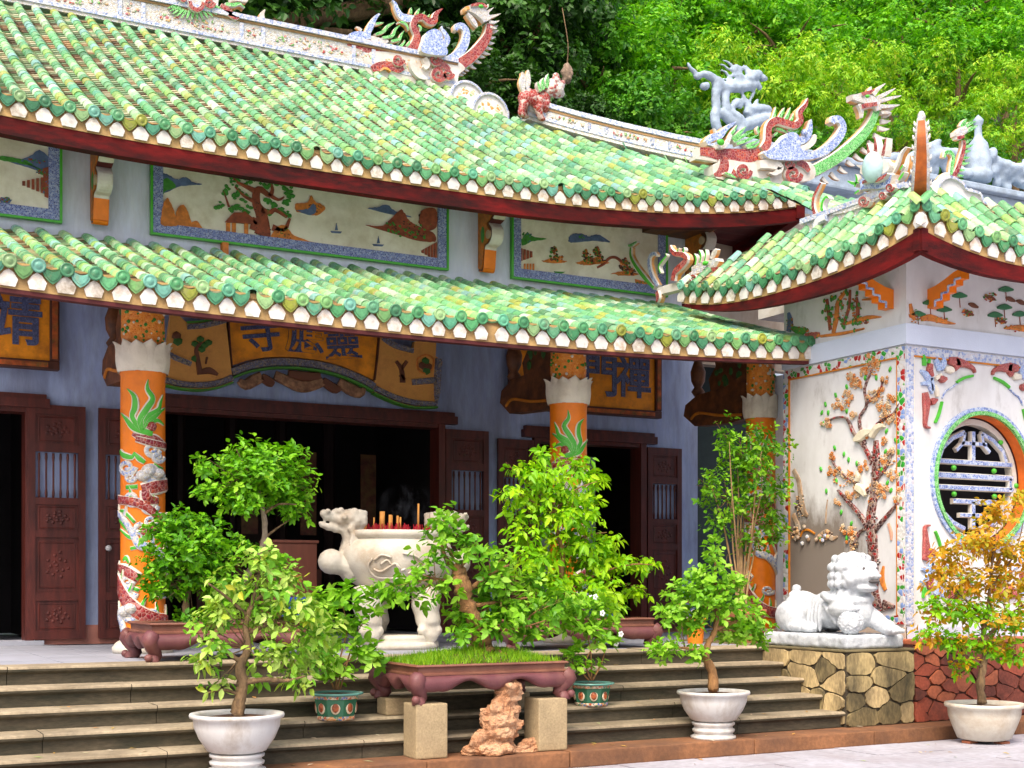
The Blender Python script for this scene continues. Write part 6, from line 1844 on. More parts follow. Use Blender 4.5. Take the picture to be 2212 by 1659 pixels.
# ---- upswept horn of the near pavilion corner, seen end-on
d5 = thing("corner_finial", (9.72, 9.68, 5.2), "tall upswept corner finial with rust-orange underside seen end-on", "finial")
fin = [(9.98, 9.95, 5.22), (9.80, 9.76, 5.34), (9.70, 9.65, 5.48), (9.64, 9.58, 5.66), (9.61, 9.55, 5.82), (9.62, 9.56, 5.95), (9.66, 9.60, 6.04)]
P = [V(p) for p in cr(fin, 5)]
nn = V((-1, -1, 0)).normalized()
ws = [.108 - .062 * (i / (len(P) - 1)) for i in range(len(P))]
q = MB(); q.ribbon([p - nn * .05 for p in P], [nn] * len(P), ws, .10, .35); q.build("curved_tail", [M("rust_orange_soffit", (.42, .10, .008), .6, .35, 6, (.14, .04, .01), .7, 7, .5), MWHITE, MWHITE], d5)
hv = V((-1, 1, 0)).normalized()
for k in range(9):
    for s in (-1, 1):
        i = 3 + k * 3
        if i >= len(P) - 3: break
        q = MB(); b0 = P[i] + hv * s * ws[i] * .95
        q.tube([b0, b0 + hv * s * .012 + V((0, 0, .02)), b0 + hv * s * .018 + V((0, 0, .05))], [.018, .013, .003], 6); q.build("spine_spike", PLAST, d5, True)
q = MB(); q.ball(P[-1] + V((0, 0, .04)), (.04, .04, .07), 2); q.ball(P[-1] + V((-.02, .0, .0)), (.035, .035, .05), 2); q.build("head", MWHITE, d5, True)
q = MB(); q.tube([P[0] + V((0, 0, -.12)), P[2]], [.11, .08], 10); q.build("foot_scroll", OSIDE, d5, True)
q = MB(); b0 = P[int(len(P) * .52)]; q.tube([b0 - hv * .07, b0 + hv * .07], .022, 8); q.build("collar", PLAST, d5, True)

# ---- phoenix on the front slope
d6 = thing("roof_phoenix", PY(2075, 470, 10.5), "slim phoenix with red neck and green crest on the pavilion front roof", "phoenix")
p6 = PlY(10.5)
def k6(x, y): return (1958.4 + x * .17711, 201.6 + y * .17711)
def K6(pts): return [(*k6(p[0], p[1]), *[p[i] * .17711 for i in range(2, len(p))]) for p in pts]
T6 = [(500, 1120, 50), (560, 1010, 40), (610, 910, 40), (650, 780, 36), (680, 660, 32), (680, 580, 28)]
rib3(d6, "neck", K6(T6), [MRED, PLAST, OSIDE], p6, .10)
spikes(d6, K6(T6), 1, 15, 4.2, p6, [MGREEN, PLAST, OSIDE], 9, 0, .05)
rib3(d6, "head", K6([(545, 510, 26), (590, 510, 50), (640, 480, 56), (690, 440, 40)]), SW, p6, .14, .02)
rib3(d6, "beak", K6([(560, 560, 18), (600, 560, 26), (650, 540, 20)]), SR, p6, .12, .03)
for pts in ([(650, 440, 26), (720, 390, 26), (800, 360, 6)], [(680, 480, 24), (760, 440, 26), (820, 410, 6)], [(620, 430, 30), (660, 370, 30), (690, 330, 8)]):
    rib3(d6, "crest", K6(pts), [MGREEN, PLAST, OSIDE], p6, .08, .03)
rib3(d6, "plume", K6([(520, 1000, 30), (535, 880, 34), (550, 790, 34), (520, 730, 30), (460, 730, 26), (440, 790, 20)]), [MGREEN, PLAST, OSIDE], p6, .10)
rib3(d6, "shoulder", K6([(300, 1250, 20), (380, 1120, 60), (460, 1030, 60), (500, 980, 20)]), [PLAST, PLAST, OSIDE], p6, .10)
rib3(d6, "wing", K6([(270, 1320, 16), (330, 1230, 60), (420, 1170, 70), (500, 1160, 40)]), SW, p6, .09)

# ---- kylin standing on the hip ridge
kyp = PY(1160, 258, 17.7)
ky = thing("kylin_statue", kyp, "red and white kylin statuette looking back on the sloping hip ridge", "statue")
def at3(px, py, off=0.0): return PY(px, py, 17.7) + V((0, -off, 0))
def kk_(x, y): return (864 + x * .20833, 115.2 + y * .20833)
q = MB()
sc = depth(kyp) / F * .20833
def kb3(x, y, r_, off=0.0, sx=1.0, sz=1.0): q.ball(at3(*kk_(x, y), off), (r_ * sc * sx, r_ * sc * .9, r_ * sc * sz), 2)
for (x, y, r_) in ((1300, 470, 85), (1370, 470, 80), (1440, 500, 90), (1490, 540, 85), (1500, 450, 70), (1340, 420, 60), (1420, 420, 60)): kb3(x, y, r_)
for (a, b, o) in (((1270, 520), (1230, 640), .06), ((1300, 540), (1310, 630), -.08), ((1400, 560), (1430, 690), .08), ((1500, 600), (1520, 700), -.06)):
    q.tube([at3(*kk_(*a), o), at3(*kk_(*b), o)], [55 * sc, 34 * sc], 8); q.ball(at3(*kk_(b[0] + 14, b[1] + 8), o), (44 * sc, 40 * sc, 26 * sc), 2)
out = remesh(q, .016, 3); out.build("body", mosaic("kylin_red", [(.28, .02, .015), (.34, .04, .025), (.48, .34, .30), (.25, .018, .014), (.30, .025, .02)], 22, (.46, .30, .26), .06), ky, True)
q = MB()
for (x, y, r_) in ((1560, 380, 80), (1610, 400, 80), (1640, 350, 55), (1600, 300, 55), (1560, 330, 60), (1650, 430, 45), (1670, 320, 34), (1530, 400, 60), (1600, 250, 40)): kb3(x, y, r_, .05)
remesh(q, .014, 1).build("head", mosaic("kylin_head", [(.56, .52, .48), (.50, .46, .42), (.32, .06, .05), (.54, .50, .46), (.36, .10, .08)], 22, (.40, .30, .25), .07), ky, True)
for pts in ([(1450, 400, 20), (1440, 340, 26), (1450, 280, 5)], [(1480, 380, 20), (1490, 310, 24), (1500, 240, 5)], [(1420, 420, 20), (1400, 360, 20), (1390, 320, 5)]):
    rib3(ky, "mane_strand", [(*kk_(a, b), c * .208) for a, b, c in pts], [MGREEN, PLAST, PLAST], PlY(17.7), .14, .08)
for pts in ([(1280, 400, 30), (1260, 320, 36), (1270, 250, 26), (1255, 200, 5)], [(1300, 390, 26), (1320, 300, 30), (1320, 220, 18), (1315, 180, 4)]):
    rib3(ky, "tail", [(*kk_(a, b), c * .208) for a, b, c in pts], SW, PlY(17.7), .16)

# ================================================================== grey stone gatehouse behind
gh = thing("grey_gatehouse", (19, 20, 0), "grey carved stone gatehouse roof with stupa finial behind the pavilion", "building")
q = MB(); q.box((15.9, 20.0, 0), (26, 23, 9.1)); q.build("wall", GREYST, gh)
q = MB(); q.bbox((15.4, 19.6, 9.1), (26.4, 20.3, 9.55), .04); q.build("carved_frieze", GREYST, gh)
q = MB(); q.bbox((15.2, 19.45, 9.55), (26.6, 20.4, 9.68), .03); q.build("cornice", GREYST, gh)
pg = PlY(19.9)
def kq(x, y): return k6(x, y)
sc_ = 20 / .70 / F
stc = PY(2113, 420, 19.9)
zz_ = lambda y: PY(2113, y, 19.9).z
q = MB()
prof = [(150, 1080), (170, 1000), (150, 960), (140, 930), (155, 860), (150, 800), (130, 740), (125, 690), (110, 620), (80, 580), (62, 560), (45, 520), (40, 400), (56, 370), (62, 330), (30, 290), (3, 262)]
q.lathe([(r_ * .17711 * sc_, zz_(k6(0, y)[1]) - zz_(420)) for r_, y in prof], (stc.x, 19.9, zz_(420)), 24); q.build("stupa", GREYST, gh, True)
rr = random.Random(31)
q = MB()
for s in (-1, 1):
    for k in range(46):
        t = k / 45
        x = stc.x + s * (.35 + 2.6 * t) + rr.uniform(-.1, .1); z = 9.7 + (1 - t) ** 1.3 * .8 * rr.uniform(.3, 1.1)
        q.ball((x, 19.9 + rr.uniform(-.1, .1), z), (rr.uniform(.08, .2), .1, rr.uniform(.08, .2)), 1)
    q.tube([(stc.x + s * .4, 19.9, 10.4), (stc.x + s * 1.2, 19.8, 10.25), (stc.x + s * 1.9, 19.8, 10.0), (stc.x + s * 2.6, 19.8, 9.95), (stc.x + s * 3.0, 19.8, 9.75)], [.1, .14, .15, .12, .08], 8)
    q.box((stc.x + s * .3, 19.8, 9.66), (stc.x + s * 2.9, 20.0, 9.75))
    q.tube([(stc.x + s * 1.2, 19.8, 10.5), (stc.x + s * 1.5, 19.8, 10.3), (stc.x + s * 1.9, 19.8, 10.1)], [.06, .12, .1], 8)
rmo = remesh(q, .05, 1, lambda c: .03 * noise.noise(c * 9)); rmo.build("cresting", GREYST, gh, True)
# slate-grey roof slope left of the pediment
q = MB(); q.add([(14.6, 19.3, 8.3), (15.9, 19.5, 9.0), (15.9, 21, 9.0), (14.6, 21, 8.3)], [(0, 1, 2, 3)]); q.build("roof_slope", GREYST, gh)

# ---- grey stone dragon on the gatehouse corner
gd = thing("grey_stone_dragon", PY(1560, 320, 20.0), "coiling grey stone dragon with flying mane against the green hillside", "dragon")
YG = 20.0
def ag(x, y, o=0.0): return PY(*k2(x, y), YG) + V((0, -o, 0))
sg = depth(PY(1560, 250, YG)) / F / 6.0
q = MB()
def gt(pts, n=6):
    P = cr([tuple(map(float, p)) for p in pts], 4)
    q.tube([ag(p[0], p[1], p[3] if len(p) > 3 else 0) for p in P], [p[2] * sg for p in P], 8)
gt([(60, 110, 14), (100, 190, 28), (160, 250, 34), (180, 310, 40), (260, 270, 44), (340, 290, 56), (420, 350, 60), (440, 450, 66), (430, 560, 62), (430, 680, 62)])
gt([(430, 330, 60), (520, 430, 70), (640, 440, 72), (760, 440, 70), (860, 420, 70)])
gt([(560, 480, 56), (550, 600, 60), (560, 700, 64), (620, 790, 70), (720, 850, 80), (760, 950, 80), (720, 1040, 70)])
gt([(440, 700, 60), (420, 800, 66), (430, 920, 66), (480, 1020, 60)])
gt([(480, 760, 60), (600, 860, 66), (700, 940, 60)])
gt([(840, 800, 70), (850, 700, 60), (800, 600, 40), (770, 530, 22)])
gt([(640, 720, 40), (690, 640, 56), (740, 640, 52), (730, 710, 40)])
gt([(900, 560, 24), (930, 500, 26), (880, 600, 22), (860, 680, 16)])
gt([(860, 740, 70), (960, 720, 60), (1080, 720, 60), (1140, 760, 40)])
gt([(930, 700, 40), (960, 620, 26), (990, 590, 6)])
gt([(760, 950, 80), (900, 900, 90), (1040, 860, 80), (1140, 830, 60)])
gt([(240, 420, 44), (290, 430, 56), (330, 400, 40)])
for (x, y, r_) in ((870, 330, 80), (930, 290, 80), (980, 270, 60), (1040, 320, 50), (1075, 330, 34), (960, 390, 50), (1000, 440, 40), (900, 420, 70), (860, 260, 60)):
    q.ball(ag(x, y), (r_ * sg,) * 3, 2)
for pts in ([(780, 200, 26), (700, 170, 26), (640, 160, 22), (580, 110, 18), (500, 90, 8)], [(770, 240, 26), (680, 220, 26), (600, 210, 22), (540, 160, 18), (440, 140, 8)], [(780, 300, 26), (690, 280, 24), (600, 290, 22), (540, 230, 18), (450, 210, 8)], [(800, 350, 24), (720, 340, 22), (650, 350, 20), (580, 340, 18), (510, 330, 8)], [(830, 260, 26), (800, 190, 20), (780, 130, 6)], [(880, 230, 20), (830, 180, 14), (800, 130, 4)]):
    gt(pts)
remesh(q, .028, 1, lambda c: .012 * noise.noise(c * 12)).build("body", GREYST, gd, True)
q = MB(); q.bbox((14.55, 19.6, 0), (15.85, 20.6, PY(1560, 318, 20).z), .05); q.build("pedestal_tower", GREYST, gd)
# ================================================================== foliage helper
def leaf_cloud(par, name, pads, n, L, Wd, mat, cluster=5, droop=.2, seed=1, shell=.45, up=.5, tone=(0, 1), spread=.9, size_var=.48):
    """leaves set in small rosettes through ellipsoid pads: pads = [(centre, (rx, ry, rz))]"""
    rr = random.Random(seed)
    vol = [(p[1][0] * p[1][1] * p[1][2]) ** .72 for p in pads]; tot = sum(vol)
    vs = []; fs = []; rv = []
    for (c, r_), v_ in zip(pads, vol):
        c = V(c)
        for i in range(max(1, int(n * v_ / tot / cluster))):
            d = V((rr.gauss(0, 1), rr.gauss(0, 1), rr.gauss(0, 1) + .25)).normalized()
            t = shell + (1 - shell) * rr.random() ** .6
            if rr.random() < .18: t *= rr.random()
            t *= 1 + .16 * noise.noise(V((d.x * 2.3 + c.x, d.y * 2.3 + c.y, d.z * 2.3 + c.z + seed)))
            p = c + V((d.x * r_[0], d.y * r_[1], d.z * r_[2])) * t
            ax = (d * .7 + V((rr.uniform(-.5, .5), rr.uniform(-.5, .5), up + rr.uniform(-.3, .4)))).normalized()
            s1 = ax.cross(V((.3, .5, .8))).normalized(); s2 = ax.cross(s1)
            tn = tone[0] + (tone[1] - tone[0]) * rr.random()
            a0 = rr.uniform(0, 6.28)
            for k in range(cluster):
                a = a0 + k * 6.283 / cluster + rr.uniform(-.35, .35)
                out = (s1 * math.cos(a) + s2 * math.sin(a))
                dr = (out * spread + ax * rr.uniform(.1, .8) - V((0, 0, droop * rr.uniform(.4, 1.4)))).normalized()
                l = L * rr.uniform(1 - size_var, 1 + size_var); w = Wd * l / L
                sd = dr.cross(ax)
                if sd.length < .1: sd = dr.cross(V((1, 0, 0)))
                sd.normalize()
                nn = sd.cross(dr)
                b = p + out * (l * .10) + ax * (l * 1.1 * ((k + .5) / cluster - .5))
                bend = V((0, 0, -droop * l * .45))
                m1 = b + dr * (l * .34) + bend * .12; m2 = b + dr * (l * .68) + bend * .45; tip = b + dr * l + bend
                k0 = len(vs); u_ = nn * (w * rr.uniform(.1, .5))
                vs += [b, m1 + sd * w + u_, m1, m1 - sd * w + u_, m2 + sd * (w * .82) + u_ * .8, m2, m2 - sd * (w * .82) + u_ * .8, tip]
                fs += [(k0, k0 + 2, k0 + 1), (k0, k0 + 3, k0 + 2), (k0 + 1, k0 + 2, k0 + 5, k0 + 4), (k0 + 2, k0 + 3, k0 + 6, k0 + 5), (k0 + 4, k0 + 5, k0 + 7), (k0 + 5, k0 + 6, k0 + 7)]
                x = min(.999, max(.001, tn * .75 + .25 * rr.random())); rv += [x] * 8
    q = MB(); q.v = [tuple(v) for v in vs]; q.f = fs; q.m = [0] * len(fs); q.r = rv
    return stuff(q.build(name, mat, par))
def limb(par, name, pts, mat, seed=0, n=9, knot=.12):
    """tapering, slightly knotted limb: pts (x,y,z,r)"""
    rr = random.Random(seed)
    P = cr([tuple(map(float, p)) for p in pts], 5)
    q = MB()
    q.tube([(p[0] + rr.uniform(-1, 1) * p[3] * knot, p[1] + rr.uniform(-1, 1) * p[3] * knot, p[2]) for p in P], [max(.002, p[3] * (1 + rr.uniform(-knot, knot))) for p in P], n)
    return q.build(name, mat, par, True)
def twigs(par, start, pads, r_, mat, seed=0, per=3):
    rr = random.Random(seed); q = MB()
    for c, rad in pads:
        c = V(c)
        for k in range(per):
            e = c + V((rr.uniform(-.8, .8) * rad[0], rr.uniform(-.8, .8) * rad[1], rr.uniform(-.5, .7) * rad[2]))
            s0 = V(min(start, key=lambda s: (V(s) - c).length))
            mid = s0.lerp(e, .5) + V((rr.uniform(-.1, .1) * rad[0], 0, rr.uniform(-.1, .25) * rad[2]))
            q.tube([s0, mid, e], [r_, r_ * .7, r_ * .25], 5)
    return stuff(q.build("twigs", mat, par, True))
GL1 = leafmat("glossy_bonsai_leaf", [(.03, .12, .003), (.08, .29, .005), (.18, .48, .008), (.34, .62, .03)], .38)
GL2 = leafmat("variegated_leaf", [(.05, .16, .008), (.13, .36, .015), (.25, .50, .03), (.48, .64, .15), (.36, .56, .06), (.55, .46, .03)], .34)
GL3 = leafmat("lime_maple_leaf", [(.07, .24, .002), (.18, .48, .004), (.36, .66, .006), (.50, .74, .02)], .45)
GL4 = leafmat("mid_green_leaf", [(.04, .15, .006), (.11, .34, .010), (.24, .52, .02), (.40, .64, .08)], .40)
GL5 = leafmat("golden_leaf", [(.06, .16, .008), (.30, .28, .010), (.62, .36, .012), (.68, .30, .012), (.34, .36, .015), (.66, .44, .02)], .40)
GL6 = leafmat("shrub_leaf", [(.03, .12, .005), (.09, .28, .008), (.19, .45, .012), (.34, .58, .03)], .38)
GRASSM = leafmat("moss_grass_blade", [(.10, .28, .006), (.22, .46, .01), (.36, .56, .02)], .4)

# ================================================================== stone urns and pots
def bowl_pot(name, c, rim, hb, ped, label, ztop, zbase, mat=POTW, stained=True, foot=.5):
    t = thing(name, (c[0], c[1], zbase), label, "plant pot", "white bowl planters")
    q = MB(); h0 = ztop - hb - zbase
    r_ = rim
    prof = [(r_ * foot * .9, h0), (r_ * (foot + .12), h0 + .02), (r_ * .80, h0 + hb * .38), (r_ * .90, h0 + hb * .66), (r_ * .915, h0 + hb * .86), (r_ * .99, h0 + hb * .90), (r_ * 1.0, h0 + hb * .95), (r_ * .985, h0 + hb), (r_ * .90, h0 + hb), (r_ * .84, h0 + hb * .95), (r_ * .84, h0 + hb * .85)]
    q.lathe(prof, (c[0], c[1], zbase), 44, cap=False); q.build("bowl", mat, t, True)
    q = MB(); q.lathe([(0.001, h0 + hb * .88 + .015), (r_ * .5, h0 + hb * .88 + .012), (r_ * .85, h0 + hb * .86)], (c[0], c[1], zbase), 30, cap=False); q.build("soil", SOIL, t, True)
    if ped:
        q = MB(); rb = r_ * .60
        q.lathe([(rb * 1.02, 0), (rb * 1.02, h0 * .16), (rb * .90, h0 * .22), (rb * .86, h0 * .34), (rb * .95, h0 * .42), (rb * .97, h0 * .55), (rb * .88, h0 * .62), (rb * .86, h0 * .74), (rb * .96, h0 * .82), (rb * .97, h0 * .95), (rb * .9, h0)], (c[0], c[1], zbase), 40); q.build("pedestal", mat, t, True)
    else:
        for k in range(3):
            a = k * 2.1 + .9
            q = MB(); q.bbox((c[0] + .17 * math.cos(a) - .06, c[1] + .17 * math.sin(a) - .05, zbase), (c[0] + .17 * math.cos(a) + .06, c[1] + .17 * math.sin(a) + .05, zbase + h0), .008); q.build("brick_foot", M("red_brick_foot", (.36, .12, .06), .85), t)
    return t
# -- left front bonsai
YL_ = 9.90
cL = PY(512, 1540, YL_)
potL = bowl_pot("bowl_planter", (cL.x, YL_), .355, .30, True, "white bowl planter on ribbed pedestal at the lower left steps", cL.z, .14)
bl_ = thing("potted_bonsai", (cL.x, YL_, cL.z - .03), "airy bonsai with pale variegated leaves in the lower left white bowl", "bonsai", "bonsai trees")
def pt(px, py, Y): return PY(px, py, Y)
def L4(pts, Y): return [(*PY(p[0], p[1], Y + (p[3] if len(p) > 3 else 0)), p[2]) for p in pts]
limb(bl_, "trunk", L4([(512, 1545, .055), (518, 1510, .045), (524, 1475, .042), (520, 1440, .036), (535, 1400, .030), (530, 1350, .024), (545, 1300, .018), (560, 1240, .012), (565, 1190, .006)], YL_), BARK, 1)
for k, pts in enumerate(([(524, 1475, .026), (570, 1468, .020), (620, 1470, .014), (660, 1460, .006)], [(520, 1430, .022), (480, 1400, .016), (440, 1370, .008)], [(530, 1370, .020), (600, 1340, .015), (660, 1320, .010), (700, 1330, .005)], [(535, 1330, .016), (490, 1290, .012), (450, 1260, .006)], [(515, 1500, .016), (480, 1490, .012), (440, 1500, .006)], [(545, 1300, .014), (600, 1270, .010), (640, 1280, .005)])):
    limb(bl_, "branch", L4([(*p, (k % 3 - 1) * .06 * i) for i, p in enumerate(pts)], YL_), BARK, k + 5, 7)
def pads(lst, Y, zsq=1.0):
    out = []
    for p in lst:
        px, py, rx, ry = p[:4]; dy = p[4] if len(p) > 4 else 0
        c = PY(px, py, Y + dy); s = depth(c) / F
        out.append((c, (rx * s, rx * s * .85, ry * s)))
    return out
PL = pads([(560, 1215, 60, 50), (500, 1270, 60, 45, .05), (600, 1280, 70, 45, -.05), (470, 1330, 60, 45), (560, 1340, 80, 45, .1), (650, 1330, 60, 50, -.1), (700, 1370, 50, 40), (430, 1430, 34, 28), (460, 1400, 40, 30, -.1), (590, 1410, 70, 34), (660, 1420, 60, 40, .1), (480, 1480, 34, 24), (545, 1465, 30, 20, .1), (640, 1470, 50, 26), (620, 1240, 34, 30), (430, 1360, 30, 20)], YL_)
leaf_cloud(bl_, "leaves", PL, 1750, .070, .018, GL2, 4, .35, 3, .15, .35, (0, .95))
twigs(bl_, [PY(535, 1400, YL_), PY(560, 1240, YL_), PY(600, 1340, YL_), PY(620, 1470, YL_)], PL, .006, BARK, 4, 2)
# 60 larger leaves that stand out singly
# -- right bonsai in white bowl
YR_ = 9.95
cR = PY(1541, 1492, YR_)
potR = bowl_pot("bowl_planter", (cR.x, YR_), .335, .28, True, "white bowl planter on ribbed pedestal on the kerb beside the stair wall", cR.z, .14)
br_ = thing("potted_bonsai", (cR.x, YR_, cR.z - .03), "leaning bright green bonsai in the white bowl near the lion", "bonsai", "bonsai trees")
limb(br_, "trunk", L4([(1541, 1490, .052), (1538, 1450, .044), (1524, 1420, .036), (1530, 1390, .030), (1545, 1360, .026), (1548, 1310, .018), (1545, 1260, .012), (1545, 1210, .006)], YR_), BARKR, 2)
for k, pts in enumerate(([(1526, 1410, .018), (1480, 1400, .012), (1430, 1400, .005)], [(1545, 1360, .020), (1600, 1340, .012), (1640, 1350, .005)], [(1548, 1320, .014), (1490, 1300, .010), (1440, 1320, .005)], [(1546, 1280, .012), (1590, 1250, .006)])):
    limb(br_, "branch", L4(pts, YR_), BARKR, k + 9, 7)
PR = pads([(1545, 1200, 28, 38), (1530, 1260, 70, 40), (1590, 1270, 40, 30), (1480, 1290, 60, 40, .08), (1560, 1310, 80, 40, -.05), (1620, 1350, 50, 34), (1450, 1330, 46, 30), (1440, 1405, 52, 26), (1500, 1350, 50, 30, .1), (1590, 1370, 60, 30, .1), (1500, 1410, 30, 18), (1640, 1380, 26, 20)], YR_)
leaf_cloud(br_, "leaves", PR, 2600, .062, .017, GL4, 5, .1, 7, .2, .6, (.35, 1))
twigs(br_, [PY(1545, 1360, YR_), PY(1548, 1310, YR_), PY(1480, 1400, YR_)], PR, .005, BARKR, 5, 2)
# -- golden bonsai on the ground at the right edge
YG_ = 9.32
cG = PY(2126, 1518, YG_)
potG = bowl_pot("bowl_planter", (cG.x, YG_), .375, .36, False, "wide cream bowl planter on brick feet at the right picture edge", cG.z, .012, STONEC, foot=.55)
bg_ = thing("potted_bonsai", (cG.x, YG_, cG.z - .03), "golden yellow leaved bonsai before the red stone plinth", "bonsai", "bonsai trees")
limb(bg_, "trunk", L4([(2122, 1520, .045), (2118, 1470, .038), (2128, 1420, .032), (2125, 1370, .028), (2135, 1310, .020), (2140, 1240, .014), (2150, 1160, .008)], YG_), BARK, 3)
for k, pts in enumerate(([(2120, 1440, .016), (2070, 1400, .010), (2020, 1370, .005)], [(2126, 1380, .018), (2180, 1330, .012), (2220, 1300, .006)], [(2130, 1340, .014), (2070, 1280, .010), (2030, 1240, .005)], [(2138, 1270, .012), (2190, 1200, .008), (2210, 1130, .004)])):
    limb(bg_, "branch", L4(pts, YG_), BARK, k + 19, 7)
PG_ = pads([(2150, 1110, 56, 36), (2200, 1090, 40, 30), (2120, 1170, 70, 34), (2060, 1200, 60, 34), (2180, 1200, 70, 44), (2040, 1250, 60, 34), (2120, 1260, 80, 44), (2210, 1270, 60, 50)], YG_)
PG2 = pads([(2040, 1320, 64, 34), (2110, 1330, 70, 40), (2190, 1350, 70, 50), (2010, 1370, 44, 24), (2070, 1390, 60, 26, -.1), (2080, 1440, 40, 22), (2190, 1420, 50, 26), (2140, 1400, 50, 24)], YG_)
leaf_cloud(bg_, "golden_leaves", PG_, 2300, .058, .015, GL5, 5, .25, 8, .2, .4, (.3, 1))
leaf_cloud(bg_, "green_leaves", PG2, 1500, .060, .016, GL3, 5, .25, 18, .2, .4, (0, .7))
leaf_cloud(bg_, "turning_leaves", PG2, 700, .060, .016, GL5, 5, .25, 19, .2, .4, (.1, .8))
twigs(bg_, [PY(2125, 1370, YG_), PY(2140, 1240, YG_), PY(2070, 1280, YG_), PY(2180, 1330, YG_)], PG_ + PG2, .005, BARK, 6, 2)

# ================================================================== small glazed green pots on the steps
GPOT = M("green_glaze_pot", (.035, .16, .085), .25, .2, 6, (.02, .08, .05), .5, 5, .5, bump=.1)
GPR = M("pot_rim_teal", (.10, .26, .22), .25, .15, 6, bump=.05)
GPB = mosaic("painted_pot_band", [(.55, .12, .06), (.70, .60, .45), (.12, .18, .40), (.60, .26, .08), (.10, .24, .14)], 44, (.62, .46, .30), .08)
def green_pot(px, Y, z0, w, label):
    c = PY(px, 1500, Y); c = V((c.x, Y, z0))
    t = thing("glazed_pot", c, label, "plant pot", "green glazed pots on the steps")
    h = w * 1.02
    q = MB(); q.lathe([(w * .70, .02), (w * .74, h * .15), (w * .86, h * .75), (w * .88, h * .80)], c, 8); q.build("body", GPOT, t)
    q = MB(); q.lathe([(w * .71, 0), (w * .75, .01), (w * .765, h * .12), (w * .74, h * .14)], c, 8); q.build("foot_band", GPB, t)
    q = MB(); q.lathe([(w * .875, h * .78), (w * .91, h * .79), (w * .93, h * .90), (w * .90, h * .91)], c, 8); q.build("upper_band", GPB, t)
    q = MB(); q.lathe([(w * .92, h * .90), (w * 1.04, h * .94), (w * 1.05, h * 1.0), (w * .88, h * 1.01), (w * .86, h * .92)], c, 32, cap=False); q.build("rim", GPR, t, True)
    q = MB(); q.lathe([(.001, h * .95), (w * .87, h * .93)], c, 20, cap=False); q.build("soil", SOIL, t, True)
    for k in range(8):
        a = k * math.pi / 4
        n = V((math.cos(a + math.pi / 8), math.sin(a + math.pi / 8), .14)).normalized()
        pc = V(c) + V((n.x, n.y, 0)).normalized() * (w * .80 * math.cos(math.pi / 8)) + V((0, 0, h * .46))
        q = MB(); q.ball(pc, (.011, w * .19, h * .24), 2, rot=Matrix.Rotation(a + math.pi / 8, 3, 'Z')); q.build("medallion_rim", M("cream_medallion", (.66, .56, .40), .4), t, True)
        q = MB(); q.ball(pc + n * .006, (.010, w * .14, h * .18), 2, rot=Matrix.Rotation(a + math.pi / 8, 3, 'Z')); q.build("medallion", M("rust_medallion", (.40, .10, .03), .4, .6, 40, (.08, .03, .02), .8, 30, .5), t, True)
    return t, c + V((0, 0, h))
def zk(k): return TZ - RISE * k
gp1, s1_ = green_pot(726, 10.42, zk(3), .215, "green glazed pot with rust medallions left of the grassy tray")
gp2, s2_ = green_pot(1277, 10.50, zk(3), .205, "green glazed pot with rust medallions right of the grassy tray")
sb1 = thing("flowering_shrub", s1_, "loose shrub with upturned leaf clusters in the left green pot", "shrub", "shrubs in green pots")
for k, pts in enumerate(([(728, 1490, .010), (722, 1440, .008), (705, 1380, .006), (690, 1320, .004), (700, 1280, .002)], [(730, 1490, .010), (740, 1440, .008), (770, 1420, .005), (800, 1410, .003)], [(726, 1490, .009), (730, 1440, .007), (750, 1360, .005), (740, 1310, .003)], [(722, 1488, .008), (700, 1440, .006), (670, 1400, .003)], [(735, 1488, .008), (770, 1370, .005), (820, 1300, .002)])):
    limb(sb1, "stem", L4(pts, 10.42), BARKR, k + 40, 6)
P1_ = pads([(690, 1310, 50, 34), (745, 1300, 46, 34), (700, 1360, 50, 30), (760, 1350, 46, 30), (800, 1420, 44, 24), (720, 1420, 46, 26), (735, 1460, 40, 20), (670, 1400, 34, 24), (780, 1400, 36, 20), (815, 1290, 34, 24), (850, 1280, 30, 20)], 10.42)
leaf_cloud(sb1, "leaves", P1_, 900, .088, .022, GL4, 6, .15, 12, .1, .7, (.35, 1))
sb2 = thing("flowering_shrub", s2_, "small shrub with white blossoms in the right green pot", "shrub", "shrubs in green pots")
for k, pts in enumerate(([(1277, 1470, .010), (1265, 1430, .008), (1285, 1390, .006), (1290, 1350, .004)], [(1280, 1470, .010), (1300, 1430, .008), (1310, 1390, .004)], [(1272, 1470, .008), (1245, 1440, .006), (1225, 1420, .003)], [(1278, 1465, .008), (1275, 1400, .006), (1260, 1350, .003)])):
    limb(sb2, "stem", L4(pts, 10.5), BARKR, k + 50, 6)
P2_ = pads([(1290, 1310, 50, 26), (1240, 1310, 40, 26), (1310, 1350, 36, 26), (1300, 1385, 40, 26), (1240, 1410, 34, 20), (1265, 1360, 44, 26), (1230, 1430, 26, 16), (1270, 1440, 40, 14), (1220, 1340, 36, 26)], 10.5)
leaf_cloud(sb2, "leaves", P2_, 760, .078, .020, GL4, 6, .15, 13, .1, .7, (.35, 1))
WF = M("white_petal", (.78, .78, .76), .5, .04, 5, bump=0)
rr = random.Random(2)
for (x, y) in ((1275, 1292), (1248, 1320), (1300, 1325), (1340, 1370), (1305, 1375), (1330, 1390), (1285, 1290)):
    q = MB(); c = PY(x, y, 10.42 + rr.uniform(-.1, .1))
    for k in range(5):
        a = k * 1.257; q.ball(c + V((math.cos(a) * .018, -.012, math.sin(a) * .018)), (.014, .006, .014), 1)
    q.build("blossom", WF, sb2, True)

